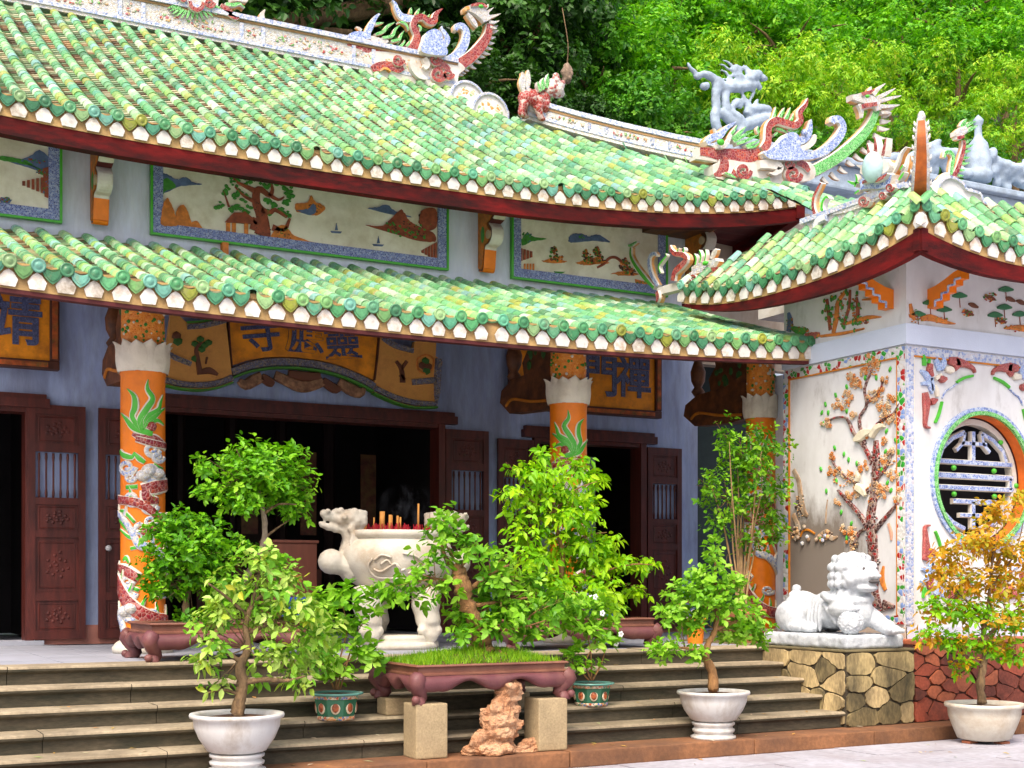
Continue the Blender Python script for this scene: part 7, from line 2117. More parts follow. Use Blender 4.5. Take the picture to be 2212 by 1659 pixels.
# ================================================================== footed trays
def tray(name, x0, x1, y0, y1, z0, z1, label, leg_h=None, cut=.0):
    t = thing(name, ((x0 + x1) / 2, (y0 + y1) / 2, z0), label, "bonsai tray", "purple-brown footed trays")
    H = z1 - z0
    rim_h = H * .28; ap = H * .36; leg = H * .36
    # basin
    q = MB(); w = .055
    for a, b in (((x0 + .02, y0 + .02), (x1 - .02, y0 + .02 + w)), ((x0 + .02, y1 - .02 - w), (x1 - .02, y1 - .02)), ((x0 + .02, y0 + .02 + w), (x0 + .02 + w, y1 - .02 - w)), ((x1 - .02 - w, y0 + .02 + w), (x1 - .02, y1 - .02 - w))):
        pass
    ring = lambda inset: [(x0 + inset, y0 + inset), (x1 - inset, y0 + inset), (x1 - inset, y1 - inset), (x0 + inset, y1 - inset)]
    prof = [(.012, z1 - rim_h), (.012, z1 - rim_h * .85), (.03, z1 - rim_h * .75), (.03, z1 - rim_h * .30), (.008, z1 - rim_h * .20), (.004, z1 - .012), (.012, z1), (.05, z1), (.06, z1 - .01), (.06, z1 - rim_h)]
    vs = []; fs = []
    for (i_, z) in prof: vs += [(p[0], p[1], z) for p in ring(i_)]
    for i in range(len(prof) - 1):
        for k in range(4):
            k2 = (k + 1) % 4; fs.append((i * 4 + k, i * 4 + k2, i * 4 + 4 + k2, i * 4 + 4 + k))
    q.add(vs, fs); q.build("basin", TRAYR, t)
    # bulging apron with wavy lower edge
    za = z1 - rim_h; n = 36
    def wave(s):   # 0..1 along a side
        e = min(s, 1 - s)
        return (0 if e > .13 else -(1 - e / .13) * .0) - .042 * math.cos((s - .5) * 4 * math.pi * 1.5) * (1 if e > .12 else 0) + (.02 if e > .12 else -.02)
    for (a, b, nr) in (((x0, y0), (x1, y0), (0, -1)), ((x1, y0), (x1, y1), (1, 0)), ((x1, y1), (x0, y1), (0, 1)), ((x0, y1), (x0, y0), (-1, 0))):
        q = MB(); vs = []; fs = []
        for i in range(n + 1):
            s = i / n
            px_, py_ = a[0] + (b[0] - a[0]) * s, a[1] + (b[1] - a[1]) * s
            zb_ = za - ap + wave(s)
            for (o, f) in ((-.02, 0), (.02, .22), (.035, .5), (.02, .8), (-.005, 1.0), (-.06, 1.0), (-.06, 0)):
                vs.append((px_ + nr[0] * o, py_ + nr[1] * o, za + (zb_ - za) * f))
        for i in range(n):
            for k in range(7):
                k2 = (k + 1) % 7; fs.append((i * 7 + k, i * 7 + k2, i * 7 + 7 + k2, i * 7 + 7 + k))
        fs += [tuple(range(7)), tuple(n * 7 + k for k in range(6, -1, -1))]
        q.add(vs, fs); q.build("apron", TRAYM, t, True)
    for (cx, cy, sx, sy) in ((x0, y0, 1, 1), (x1, y0, -1, 1), (x1, y1, -1, -1), (x0, y1, 1, -1)):
        q = MB(); b = V((cx + sx * .05, cy + sy * .05, 0))
        zt_ = za - .02
        P = [(b.x - sx * .02, b.y - sy * .02, zt_), (b.x - sx * .045, b.y - sy * .045, za - ap * .5), (b.x - sx * .01, b.y - sy * .01, za - ap), (b.x + sx * .015, b.y + sy * .015, z0 + leg * .4), (b.x - sx * .015, b.y - sy * .015, z0 + .02), (b.x - sx * .015, b.y - sy * .015, z0)]
        q.tube(cr(P, 3), [.072] * 4 + [.066] * 3 + [.058] * 3 + [.052] * 3 + [.058] * 3, 8)
        o = q.build("foot", TRAYM, t, True)
        q = MB(); q.ball((b.x - sx * .06, b.y - sy * .06, z0 + .035), .035, 2); q.build("toe_scroll", TRAYM, o, True)
    return t
def soil_top(par, x0, x1, y0, y1, z, mound=.03, mat=SOIL):
    q = MB(); n = 14; vs = []; fs = []
    for j in range(n + 1):
        for i in range(n + 1):
            s, t = i / n, j / n
            m = math.sin(math.pi * s) * math.sin(math.pi * t)
            vs.append((x0 + (x1 - x0) * s, y0 + (y1 - y0) * t, z + mound * m + .01 * noise.noise(V((s * 5, t * 5, z)))))
    for j in range(n):
        for i in range(n):
            fs.append((j * (n + 1) + i, j * (n + 1) + i + 1, (j + 1) * (n + 1) + i + 1, (j + 1) * (n + 1) + i))
    q.add(vs, fs); return q.build("soil", mat, par, True)
# centre tray on two stone blocks
BLK = M("sandstone_block", (.33, .25, .14), .85, .2, 4, (.26, .19, .11), .6, 3, .5, bump=.4, bscale=40, fine=.2)
b1 = PY(920, 1600, 9.96); b2 = PY(1180, 1590, 9.96)
XT0, XT1 = b1.x - .13, b2.x + .17
ZB_ = .585
for bx_, lb_ in ((b1.x, "squared sandstone block under the tray's left foot"), (b2.x, "squared sandstone block under the tray's right foot")):
    t = MB(); t.bbox((bx_ - .14, 9.84, .142), (bx_ + .14, 10.10, ZB_), .012)
    o = t.build("stone_block", BLK, None, False, (bx_, 9.97, .142)); tag(o, lb_, "block", "blocks carrying the grassy tray")
for bx_, lb_ in ((b1.x, "rear sandstone block behind the left one under the grassy tray"), (b2.x, "rear sandstone block behind the right one under the grassy tray")):
    t = MB(); t.bbox((bx_ - .13, 10.48, zk(3)), (bx_ + .13, 10.69, ZB_), .012)
    o = t.build("stone_block", BLK, None, False, (bx_, 10.58, zk(3))); tag(o, lb_, "block", "blocks carrying the grassy tray")
tc = tray("bonsai_tray", XT0, XT1, 9.86, 10.72, ZB_, .895, "purple-brown footed tray full of grass on sandstone blocks")
soil_top(tc, XT0 + .06, XT1 - .06, 9.92, 10.66, .885, .09)
rr = random.Random(4)
q = MB()
for k in range(5200):
    s, t = rr.random(), rr.random()
    x, y = XT0 + .05 + (XT1 - XT0 - .10) * s, 9.90 + .78 * t
    z = .885 + .09 * math.sin(math.pi * s) * math.sin(math.pi * t)
    h = rr.uniform(.02, .06) * (1 + .9 * noise.noise(V((x * 6, y * 6, 2)))) + .015; a = rr.uniform(0, 6.3); lx, ly = rr.uniform(-.03, .03), rr.uniform(-.03, .03)
    dx, dy = .004 * math.cos(a), .004 * math.sin(a)
    q.add([(x - dx, y - dy, z), (x + dx, y + dy, z), (x + lx, y + ly, z + h)], [(0, 1, 2)], 0, max(.001, rr.random()))
stuff(q.build("grass", GRASSM, tc))
YC_ = 10.28
bc_ = thing("tray_bonsai", PY(1035, 1400, YC_), "bonsai with thick cut orange-brown trunk in the grassy tray", "bonsai", "bonsai trees")
limb(bc_, "trunk", L4([(1050, 1415, .11), (1040, 1380, .078), (1030, 1345, .066), (1010, 1310, .070), (1000, 1270, .072), (992, 1240, .066), (985, 1225, .045)], YC_), BARKR, 31, 12, .2)
for k, pts in enumerate(([(1050, 1405, .04), (1075, 1410, .035), (1100, 1418, .01)], [(1030, 1400, .04), (1020, 1412, .02)], [(990, 1235, .030), (965, 1210, .022), (955, 1170, .014), (960, 1120, .006)], [(1005, 1280, .022), (1060, 1240, .016), (1100, 1220, .008)], [(1012, 1310, .020), (1080, 1300, .014), (1150, 1290, .008)], [(1000, 1260, .018), (940, 1250, .012), (890, 1240, .006)], [(1030, 1350, .016), (1100, 1360, .012), (1180, 1340, .006)], [(992, 1230, .008), (1020, 1190, .006), (1030, 1170, .004)])):
    limb(bc_, "branch", L4([(*p, (k % 3 - 1) * .07 * i) for i, p in enumerate(pts)], YC_), BARKR, k + 60, 8)
PC_ = pads([(960, 1120, 40, 24), (965, 1165, 50, 34), (1010, 1190, 50, 34), (940, 1210, 50, 34), (1060, 1210, 56, 34), (900, 1245, 40, 26), (960, 1270, 46, 30), (1080, 1260, 60, 36, -.1), (1140, 1260, 44, 34, .1), (1040, 1300, 56, 34, .1), (1110, 1310, 60, 36, -.1), (1170, 1320, 56, 36), (1000, 1340, 60, 34, .12), (900, 1295, 40, 24), (1060, 1360, 60, 34, -.12), (1140, 1370, 56, 30), (860, 1270, 36, 24), (1200, 1300, 50, 30), (1010, 1375, 44, 20, -.1), (1090, 1330, 50, 30)], YC_)
leaf_cloud(bc_, "leaves", PC_, 2100, .072, .020, GL4, 5, .25, 15, .1, .45, (.1, .95))
twigs(bc_, [PY(992, 1230, YC_), PY(1060, 1240, YC_), PY(1080, 1300, YC_), PY(940, 1250, YC_), PY(1100, 1360, YC_)], PC_, .005, BARKR, 8, 2)
# left tray on the terrace
lt = PY(318, 1430, 11.5)
tl = tray("bonsai_tray", lt.x, lt.x + 1.5, 11.42, 12.3, TZ, TZ + .33, "purple-brown footed tray on the terrace edge beside the left column")
soil_top(tl, lt.x + .06, lt.x + 1.44, 11.48, 12.24, TZ + .315, .03)
YT_ = 11.85
ba_ = thing("tray_bonsai", PY(470, 1345, YT_), "tall dark green bonsai with cloud crown in the left terrace tray", "bonsai", "bonsai trees")
limb(ba_, "trunk", L4([(490, 1345, .050), (500, 1300, .042), (530, 1250, .036), (560, 1200, .032), (572, 1160, .028), (570, 1110, .024), (560, 1070, .018), (560, 1020, .010)], YT_), M("grey_brown_bark", (.30, .22, .16), .85, .3, 18, bump=.8), 33)
for k, pts in enumerate(([(570, 1110, .016), (600, 1090, .012), (640, 1090, .005)], [(565, 1090, .015), (520, 1060, .010), (470, 1050, .005)], [(562, 1060, .012), (600, 1020, .008), (630, 990, .004)], [(560, 1060, .012), (530, 1010, .008), (510, 970, .004)], [(574, 1160, .014), (600, 1140, .008), (630, 1120, .004)])):
    limb(ba_, "branch", L4([(*p, (k % 3 - 1) * .08 * i) for i, p in enumerate(pts)], YT_), BARK, k + 70, 7)
PA_ = pads([(540, 980, 50, 36), (510, 1010, 44, 30, .1), (590, 1000, 56, 40), (630, 980, 34, 24), (550, 1030, 80, 40, -.1), (640, 1040, 50, 44), (490, 1060, 44, 36), (600, 1070, 70, 40, .1), (450, 1060, 34, 24), (520, 1090, 56, 30, -.1), (640, 1100, 40, 36), (440, 1000, 24, 30), (570, 1050, 70, 40)], YT_)
leaf_cloud(ba_, "crown", PA_, 4200, .056, .015, GL1, 5, .15, 21, .35, .5, (.2, 1))
twigs(ba_, [PY(570, 1110, YT_), PY(562, 1060, YT_), PY(600, 1040, YT_), PY(510, 1040, YT_)], PA_, .005, BARK, 9, 2)
bb_ = thing("tray_bonsai", PY(405, 1340, 11.75), "low bushy dark green bonsai at the left end of the terrace tray", "bonsai", "bonsai trees")
limb(bb_, "trunk", L4([(400, 1345, .036), (402, 1300, .030), (408, 1250, .028), (404, 1200, .020), (410, 1150, .012)], 11.75), BARK, 34)
limb(bb_, "branch", L4([(404, 1280, .016), (350, 1250, .010), (320, 1230, .005)], 11.75), BARK, 35); limb(bb_, "branch", L4([(406, 1240, .016), (450, 1210, .010), (490, 1190, .005)], 11.75), BARK, 36)
PB_ = pads([(390, 1130, 56, 34), (350, 1160, 46, 34), (440, 1150, 56, 36), (410, 1190, 90, 44, -.1), (340, 1220, 46, 34), (480, 1200, 50, 40), (400, 1240, 90, 40, .05), (330, 1260, 34, 28), (450, 1260, 60, 34), (520, 1180, 30, 24), (360, 1280, 50, 24), (420, 1330, 60, 10), (590, 1210, 40, 20), (480, 1300, 40, 26)], 11.75)
leaf_cloud(bb_, "crown", PB_, 4200, .054, .015, GL1, 5, .15, 22, .3, .5, (.0, .9))
twigs(bb_, [PY(408, 1250, 11.75), PY(404, 1200, 11.75), PY(450, 1210, 11.75)], PB_, .005, BARK, 10, 2)
# right tray on the terrace with the lime maple
rt1 = PY(1418, 1390, 11.62)
tr_ = tray("bonsai_tray", rt1.x - 1.75, rt1.x, 11.6, 12.4, TZ, TZ + .31, "purple-brown footed tray under the lime green maple on the terrace")
soil_top(tr_, rt1.x - 1.69, rt1.x - .06, 11.66, 12.34, TZ + .295, .03)
YM_ = 11.98
bm_ = thing("tray_bonsai", PY(1210, 1335, YM_), "tall lime green maple-leaved bonsai covering the middle column", "bonsai", "bonsai trees")
limb(bm_, "trunk", L4([(1230, 1340, .050), (1225, 1290, .042), (1210, 1250, .036), (1215, 1190, .030), (1195, 1120, .022), (1190, 1060, .014), (1180, 1000, .007)], YM_), BARKR, 44)
for k, pts in enumerate(([(1222, 1280, .022), (1290, 1240, .014), (1360, 1220, .008), (1410, 1220, .004)], [(1214, 1200, .018), (1260, 1160, .012), (1310, 1150, .005)], [(1205, 1150, .016), (1150, 1110, .010), (1090, 1080, .004)], [(1195, 1110, .014), (1240, 1060, .008), (1290, 1040, .004)], [(1215, 1230, .018), (1150, 1210, .012), (1110, 1190, .006)], [(1222, 1290, .014), (1310, 1290, .010), (1380, 1270, .004)])):
    limb(bm_, "branch", L4([(*p, (k % 3 - 1) * .09 * i) for i, p in enumerate(pts)], YM_), BARKR, k + 80, 7)
PM_ = pads([(1180, 985, 34, 24), (1130, 1010, 40, 20), (1250, 1010, 46, 24, .1), (1180, 1030, 80, 24, -.1), (1280, 1040, 40, 24), (1110, 1070, 50, 20), (1200, 1070, 90, 26), (1270, 1090, 50, 24), (1140, 1110, 60, 26, .1), (1220, 1120, 90, 30, -.1), (1140, 1160, 60, 28), (1240, 1170, 90, 32), (1310, 1180, 50, 30), (1150, 1210, 70, 30, -.1), (1260, 1220, 90, 34, .1), (1350, 1220, 60, 24), (1400, 1220, 30, 14), (1190, 1260, 80, 30), (1290, 1270, 80, 30, -.1), (1370, 1280, 40, 20), (1220, 1300, 70, 24), (1320, 1310, 50, 20)], YM_)
leaf_cloud(bm_, "crown", PM_, 4600, .076, .018, GL3, 5, .55, 23, .25, .25, (.15, 1))
twigs(bm_, [PY(1215, 1190, YM_), PY(1195, 1110, YM_), PY(1290, 1240, YM_), PY(1150, 1210, YM_)], PM_, .005, BARKR, 11, 2)
# tall shrub in a clay pot before the third column
YS_ = 12.0
cs = PY(1605, 1330, YS_)
cp = thing("clay_pot", (cs.x, YS_, TZ), "terracotta pot behind the bright bonsai near the third column", "plant pot")
q = MB(); q.lathe([(.16, 0), (.18, .05), (.23, .30), (.26, .33), (.26, .38), (.22, .38), (.21, .32)], (cs.x, YS_, TZ), 28, cap=False); q.build("pot", M("terracotta", (.40, .16, .07), .8), cp, True)
q = MB(); q.lathe([(.001, .33), (.215, .32)], (cs.x, YS_, TZ), 20, cap=False); q.build("soil", SOIL, cp, True)
ts = thing("tall_shrub", (cs.x, YS_, TZ + .33), "tall twiggy shrub with small leaves in front of the third column", "shrub")
rr = random.Random(61)
tips = []
for k in range(13):
    ex, ey = rr.uniform(1490, 1700), rr.uniform(930, 1120); dy = rr.uniform(-.35, .35)
    mx = 1600 + (ex - 1600) * .35 + rr.uniform(-12, 12)
    limb(ts, "stem", L4([(1600 + rr.uniform(-14, 14), 1310, .014), (1600 + (mx - 1600) * .5, 1240, .012), (mx, 1150, .010, dy * .5), ((mx + ex) / 2 + rr.uniform(-10, 10), (1130 + ey) / 2, .007, dy * .8), (ex, ey, .003, dy)], YS_), M("pale_stem", (.32, .20, .09), .8, .3, 12), k + 90, 6)
    tips.append((ex, ey))
PT_ = pads([(x, y + 10, 40, 46, rr.uniform(-.2, .2)) for x, y in tips] + [(1600, 1010, 80, 70), (1650, 1060, 70, 70), (1540, 1060, 60, 60), (1570, 930, 30, 40), (1640, 950, 50, 50), (1560, 1130, 60, 50), (1660, 1140, 50, 50), (1610, 1170, 60, 40)], YS_)
leaf_cloud(ts, "leaves", PT_, 2900, .055, .016, GL6, 4, .15, 29, .1, .5, (.0, .95))
twigs(ts, [PY(1600, 1150, YS_), PY(1570, 1080, YS_), PY(1640, 1090, YS_), PY(1610, 1020, YS_)], PT_, .004, BARKR, 12, 3)

# ================================================================== things standing about on the terrace
YQ = 13.6
a = PY(592, 1172, YQ); b = PY(685, 1172, YQ); z0_ = PY(640, 1270, YQ).z
q = thing("offering_box", ((a.x + b.x) / 2, YQ, TZ), "plain red-brown wooden box standing left of the stone censer", "box")
m = MB(); m.bbox((a.x, YQ, TZ + .02), (b.x, YQ + .45, a.z), .012); m.build("body", M("red_brown_veneer", (.20, .065, .04), .5, .15, 3, stretch=(4, 4, .5)), q)
m = MB(); m.bbox((a.x - .015, YQ - .02, a.z), (b.x + .015, YQ + .47, a.z + .03), .006); m.build("lid", M("red_brown_veneer", (.20, .065, .04)), q)
m = MB(); m.box((a.x + .14, YQ - .006, a.z - .42), (a.x + .30, YQ, a.z - .34)); m.build("paper_slip", M("ochre_paper", (.50, .22, .06), .7), q)
def small_box(name, px0, px1, py0, Y, zb_, mat, label, cat):
    a, b = PY(px0, py0, Y), PY(px1, py0, Y)
    t = thing(name, ((a.x + b.x) / 2, Y, zb_), label, cat)
    m = MB(); m.bbox((a.x, Y, zb_ + .12), (b.x, Y + .3, a.z), .02); m.build("seat_shell", mat, t)
    for (x, y) in ((a.x + .03, Y + .03), (b.x - .03, Y + .03), (a.x + .03, Y + .27), (b.x - .03, Y + .27)):
        m = MB(); m.tube([(x, y, zb_), (x, y, zb_ + .14)], .022, 8); m.build("leg", mat, t)
BLUEP = M("blue_plastic", (.015, .06, .40), .35, .1, 5, bump=0)
small_box("plastic_stool", 628, 684, 1290, 13.0, TZ, BLUEP, "blue plastic stool below the red-brown box", "stool")
small_box("plastic_stool", 1290, 1330, 1290, 13.2, TZ, BLUEP, "blue plastic stool glimpsed behind the lime green bonsai", "stool")
cb = PY(1502, 1384, 12.2)
t = thing("orange_bucket", (cb.x, 12.2, TZ), "orange plastic bucket beside the terracotta pot", "bucket")
m = MB(); hb_ = PY(1502, 1340, 12.2).z - TZ; m.lathe([(.085, 0), (.11, hb_), (.118, hb_ + .005), (.118, hb_ + .025), (.10, hb_ + .02), (.08, .03)], (cb.x, 12.2, TZ), 24, cap=False); m.build("pail", M("orange_plastic", (.80, .22, .01), .4, .1, 5, bump=0), t, True)
m = MB(); m.tube([(cb.x + .115 * math.cos(R(a_)), 12.2, TZ + hb_ + .12 * math.sin(R(a_))) for a_ in range(0, 181, 20)], .005, 6); m.build("handle", M("steel_wire", (.4, .4, .4), .3), t, True)

# ================================================================== marble censer
YE = 12.8
ce = PY(850, 1385, YE); CXE = ce.x
cen = thing("stone_censer", (CXE, YE, TZ), "cream marble censer with dragon-head handles on the terrace", "censer")
s_ = depth(V((CXE, YE, 1))) / F
zE = lambda py: PY(850, py, YE).z
xE = lambda px: PY(px, 1200, YE).x
m = MB(); m.lathe([(.46, 0), (.47, .03), (.46, .07), (.40, .075), (.41, .10), (.40, .14)], (CXE, YE, TZ), 48); m.build("base_disc", STONEC, cen, True)
cb_x = (xE(735) + xE(972)) / 2; rbx = (xE(972) - xE(735)) / 2
m = MB()
prof = [(.30, zE(1282)), (.55, zE(1276)), (.80, zE(1255)), (.95, zE(1228)), (1.0, zE(1200)), (.97, zE(1183)), (.90, zE(1172)), (.82, zE(1167)), (.80, zE(1164)), (.86, zE(1161)), (.88, zE(1148)), (.86, zE(1147)), (.72, zE(1147)), (.70, zE(1155))]
vs = []; fs = []; n = 56
for (r_, z) in prof:
    for k in range(n):
        a = 2 * math.pi * k / n
        vs.append((cb_x + rbx * r_ * math.cos(a), YE + rbx * .78 * r_ * math.sin(a), z))
for i in range(len(prof) - 1):
    for k in range(n):
        k2 = (k + 1) % n; fs.append((i * n + k, i * n + k2, (i + 1) * n + k2, (i + 1) * n + k))
fs.append(tuple(range(n))[::-1])
m.add(vs, fs); m.build("bowl", STONEC, cen, True)
m = MB(); vs = [(cb_x + rbx * .71 * math.cos(2 * math.pi * k / n), YE + rbx * .55 * math.sin(2 * math.pi * k / n), zE(1152)) for k in range(n)]
m.add(vs, [tuple(range(n))]); m.build("ash_bed", M("ash", (.35, .30, .26), .95), cen)
# carved cartouche on the front of the bowl
def onbowl(px, py, o=.012):
    p = PY(px, py, YE); x = (p.x - cb_x) / rbx
    z = p.z
    r_ = .98
    for (ra, za), (rb_, zb2) in zip(prof, prof[1:]):
        if za <= z <= zb2 and zb2 > za: r_ = ra + (rb_ - ra) * (z - za) / (zb2 - za); break
    y = math.sqrt(max(.02, r_ * r_ - x * x))
    # shift to keep the point on the seen surface
    return V((cb_x + rbx * x, YE - rbx * .78 * y - o, z))
def ki(x, y): return (662.4 + x * .18228, 1065.6 + y * .18228)
for pts in ([(640, 800), (700, 740), (800, 770)], [(640, 900), (720, 930), (840, 840), (910, 910)], [(620, 940), (700, 1000), (850, 1010), (1000, 1020)], [(860, 850), (900, 920), (960, 900)], [(920, 720), (1050, 750), (1130, 800)], [(1000, 960), (1100, 880), (1180, 930)], [(700, 850), (760, 800), (800, 850)], [(620, 780), (590, 860), (630, 950), (720, 1020)]):
    P = [onbowl(*ki(*p)) for p in cr([tuple(map(float, p)) for p in pts], 4)]
    m = MB(); m.tube(P, [.012] * len(P), 6); m.build("carving", STONEC, cen, True)
# dragon-head handles
def handle(fl):
    q = MB()
    def hp(x, y, o=0): 
        p = PY(*ki(x, y), YE)
        if fl: p.x = 2 * cb_x - p.x
        return p + V((0, -o, 0))
    k = .18228 * s_
    q.tube([hp(*p) for p in ((560, 950), (480, 860), (520, 700), (540, 560), (500, 440), (480, 350))], [150 * k, 150 * k, 130 * k, 110 * k, 100 * k, 90 * k], 12)
    q.ball(hp(290, 810), (155 * k, 130 * k, 150 * k), 3); q.ball(hp(380, 850), (120 * k, 120 * k, 120 * k), 2)
    for (x, y, r_) in ((560, 330, 130), (480, 300, 130), (400, 310, 110), (330, 290, 80), (270, 255, 64), (210, 240, 58), (240, 280, 54)): q.ball(hp(x, y), (r_ * k, r_ * k * 1.1, r_ * k * .85), 2)
    for (x, y, r_) in ((440, 430, 85), (350, 420, 72), (270, 400, 66), (200, 380, 52), (170, 350, 34), (600, 420, 100)): q.ball(hp(x, y), (r_ * k, r_ * k * .9, r_ * k * .7), 2)
    for (x, y, r_) in ((540, 230, 56), (610, 240, 50), (660, 240, 40), (480, 230, 40), (640, 300, 60), (380, 210, 44), (340, 215, 30), (230, 210, 30), (650, 350, 50)):
        for o in (-.06, .06): q.ball(hp(x, y, o), (r_ * k,) * 3, 2)
    for o in (.11, -.11):
        q.ball(hp(400, 290, o), (34 * k,) * 3, 2); q.tube([hp(480, 380, o), hp(520, 430, o), hp(480, 460, o), hp(440, 420, o)], [22 * k] * 4, 6)
        for j in range(4):
            q.tube([hp(620 - j * 40, 470, o), hp(560 - j * 30, 600, o * 1.1), hp(520 - j * 20, 700, o * 1.1)], [22 * k] * 3, 6)
    remesh(q, .016, 1, lambda c: .004 * noise.noise(c * 30)).build("dragon_handle", STONEC, cen, True)
handle(False); handle(True)
for (px, o) in ((775, -.25), (900, -.25), (840, .3)):
    m = MB(); x = xE(px)
    m.tube(cr([(x, YE + o, zE(1270)), (x - .02, YE + o * 1.1, zE(1310)), (x + .01, YE + o * 1.1, zE(1345)), (x, YE + o * 1.15, zE(1368)), (x, YE + o * 1.15, TZ + .14)], 3), [.15] * 4 + [.13] * 3 + [.10] * 3 + [.11] * 3, 14)
    m.ball((x + .08, YE + o * 1.3, TZ + .19), .06, 2); m.ball((x - .08, YE + o * 1.3, TZ + .19), .06, 2)
    remesh(m, .02, 2).build("foot", STONEC, cen, True)
INC = M("incense_stick", (.55, .24, .05), .7, .2, 10, bump=0); INCR = M("crimson_stick_ends", (.36, .010, .022), .6, .2, 10, bump=0)
rr = random.Random(17)
q = MB()
for k in range(240):
    a = rr.uniform(0, 6.3); t = rr.random() ** .5
    x, y = cb_x + rbx * .66 * t * math.cos(a), YE + rbx * .50 * t * math.sin(a)
    q.tube([(x, y, zE(1153)), (x + rr.uniform(-.01, .01), y, zE(1153) + rr.uniform(.03, .11))], .005, 4)
o = stuff(q.build("burnt_incense_stubs", INCR)); tag(o, "crimson stubs of burnt incense filling the marble censer", "incense")
gi = thing("incense_bundle", (cb_x, YE, zE(1153)), "tall yellow incense sticks smouldering in the marble censer", "incense")
for (px, py, r_) in ((788, 1113, .022), (807, 1118, .008), (825, 1105, .030), (842, 1112, .018), (845, 1113, .012), (858, 1114, .014), (864, 1117, .012), (903, 1088, .012)):
    b = PY(px, 1146, YE - .05); m = MB(); t_ = PY(px + 1, py, YE - .05); m.tube([b, t_], [r_, r_ * .9], 7); m.build("stick", INC, gi, True)

m_, nt, nd, lk, b_ = _new("thin_incense_smoke")
nd.remove(b_)
pv = nd.new("ShaderNodeVolumePrincipled"); pv.inputs["Color"].default_value = (.75, .80, .95, 1)
nz = _noise(nd, lk, _pos(nd, lk, (3.2, 3.2, 1.3)), 2.2, 4, .6)
kk = _ramp(nd, lk, nz, [(.50, (0, 0, 0)), (.80, (1, 1, 1))])
sc0 = PY(890, 1095, YE - .1)
g_ = nd.new("ShaderNodeNewGeometry"); mp_ = nd.new("ShaderNodeMapping"); mp_.vector_type = 'TEXTURE'
mp_.inputs["Location"].default_value = sc0; mp_.inputs["Scale"].default_value = (.42, .15, .28)
lk.new(g_.outputs["Position"], mp_.inputs["Vector"])
gr_ = nd.new("ShaderNodeTexGradient"); gr_.gradient_type = 'SPHERICAL'; lk.new(mp_.outputs[0], gr_.inputs["Vector"])
m1_ = nd.new("ShaderNodeMath"); m1_.operation = 'MULTIPLY'; lk.new(kk, m1_.inputs[0]); lk.new(gr_.outputs["Fac"], m1_.inputs[1])
m2_ = nd.new("ShaderNodeMath"); m2_.operation = 'MULTIPLY'; m2_.inputs[1].default_value = 2.2; lk.new(m1_.outputs[0], m2_.inputs[0])
lk.new(m2_.outputs[0], pv.inputs["Density"]); lk.new(pv.outputs[0], nd["Material Output"].inputs[1])
q = MB(); sc0 = PY(890, 1095, YE - .1); q.ball(sc0, (.40, .14, .26), 3)
o = stuff(q.build("incense_smoke", m_, None, True)); o["label"] = "thin bluish incense smoke drifting over the censer"; o["category"] = "smoke"

# ================================================================== scholar's rock
YRk = 9.92
q = MB()
def rp_(px, py, o=0): return PY(px, py, YRk) + V((0, -o, 0))
sR = depth(rp_(1070, 1550)) / F
for (x, y, r_, o) in ((1100, 1482, 26, 0), (1090, 1505, 28, 0), (1112, 1496, 18, .03), (1076, 1535, 32, .02), (1058, 1555, 28, 0), (1100, 1540, 26, 0), (1085, 1565, 40, 0), (1062, 1575, 30, .03), (1052, 1585, 28, .04), (1075, 1605, 34, 0), (1100, 1590, 24, -.02), (1030, 1612, 28, .05), (1015, 1624, 22, 0), (1085, 1622, 28, .03), (1055, 1630, 34, .06), (1045, 1608, 26, .02), (1138, 1616, 24, 0), (1162, 1611, 28, -.02), (1180, 1604, 17, -.02), (1120, 1626, 20, .02), (1042, 1540, 14, .02), (1118, 1562, 18, 0), (1086, 1470, 18, -.02), (1108, 1468, 16, 0)):
    q.ball(rp_(x, y, o), (r_ * sR, r_ * sR * .95, r_ * sR), 2)
def rockd(c):
    return .075 * (noise.turbulence(V((c.x * 5, c.y * 5, c.z * 8)), 4, True) - .62) + .012 * noise.noise(c * 26)
ro = remesh(q, .011, 1, rockd)
zmin = .142
ro.v = [(v[0], v[1], max(v[2], zmin)) for v in ro.v]
o = ro.build("scholar_rock", ROCKM, None, False, rp_(1070, 1630)); tag(o, "craggy orange scholar's rock standing before the grassy tray", "rock")

# ================================================================== marble lion
LX, LY, LZ = 9.56, 10.62, TZ + .012
lion = thing("marble_lion", (LX, LY, LZ), "white marble guardian lion with its paw on a ball", "statue")
m = MB(); m.bbox((9.18, 10.12, LZ), (9.95, 11.42, LZ + .14), .02)
mm = remesh(m, .02, 1, lambda c: .008 * noise.noise(c * 25) + .006 * noise.noise(c * 60)); mm.build("rough_slab", STONEW, lion, True)
z_ = LZ + .14
q = MB()
def e(x, y, z, rx, ry=None, rz=None, sub=3): q.ball((LX + x, LY + y, z_ + z), (rx, ry or rx, rz or rx), sub)
# trunk lying along Y, facing -Y
e(0, .42, .20, .20, .30, .20); e(0, .60, .24, .21, .20, .20); e(0, .15, .24, .19, .30, .20); e(0, -.10, .30, .21, .22, .26); e(0, -.20, .22, .20, .18, .20)
e(-.19, .58, .17, .11, .21, .17); e(.19, .58, .17, .11, .21, .17)
e(-.22, .40, .06, .08, .20, .06); e(.22, .40, .06, .08, .20, .06); e(-.22, .24, .05, .08, .09, .05)
for k in range(4): e(-.18 + 0, .12 + k * .055, .16 - k * .004, .035, .022, .16, 2)
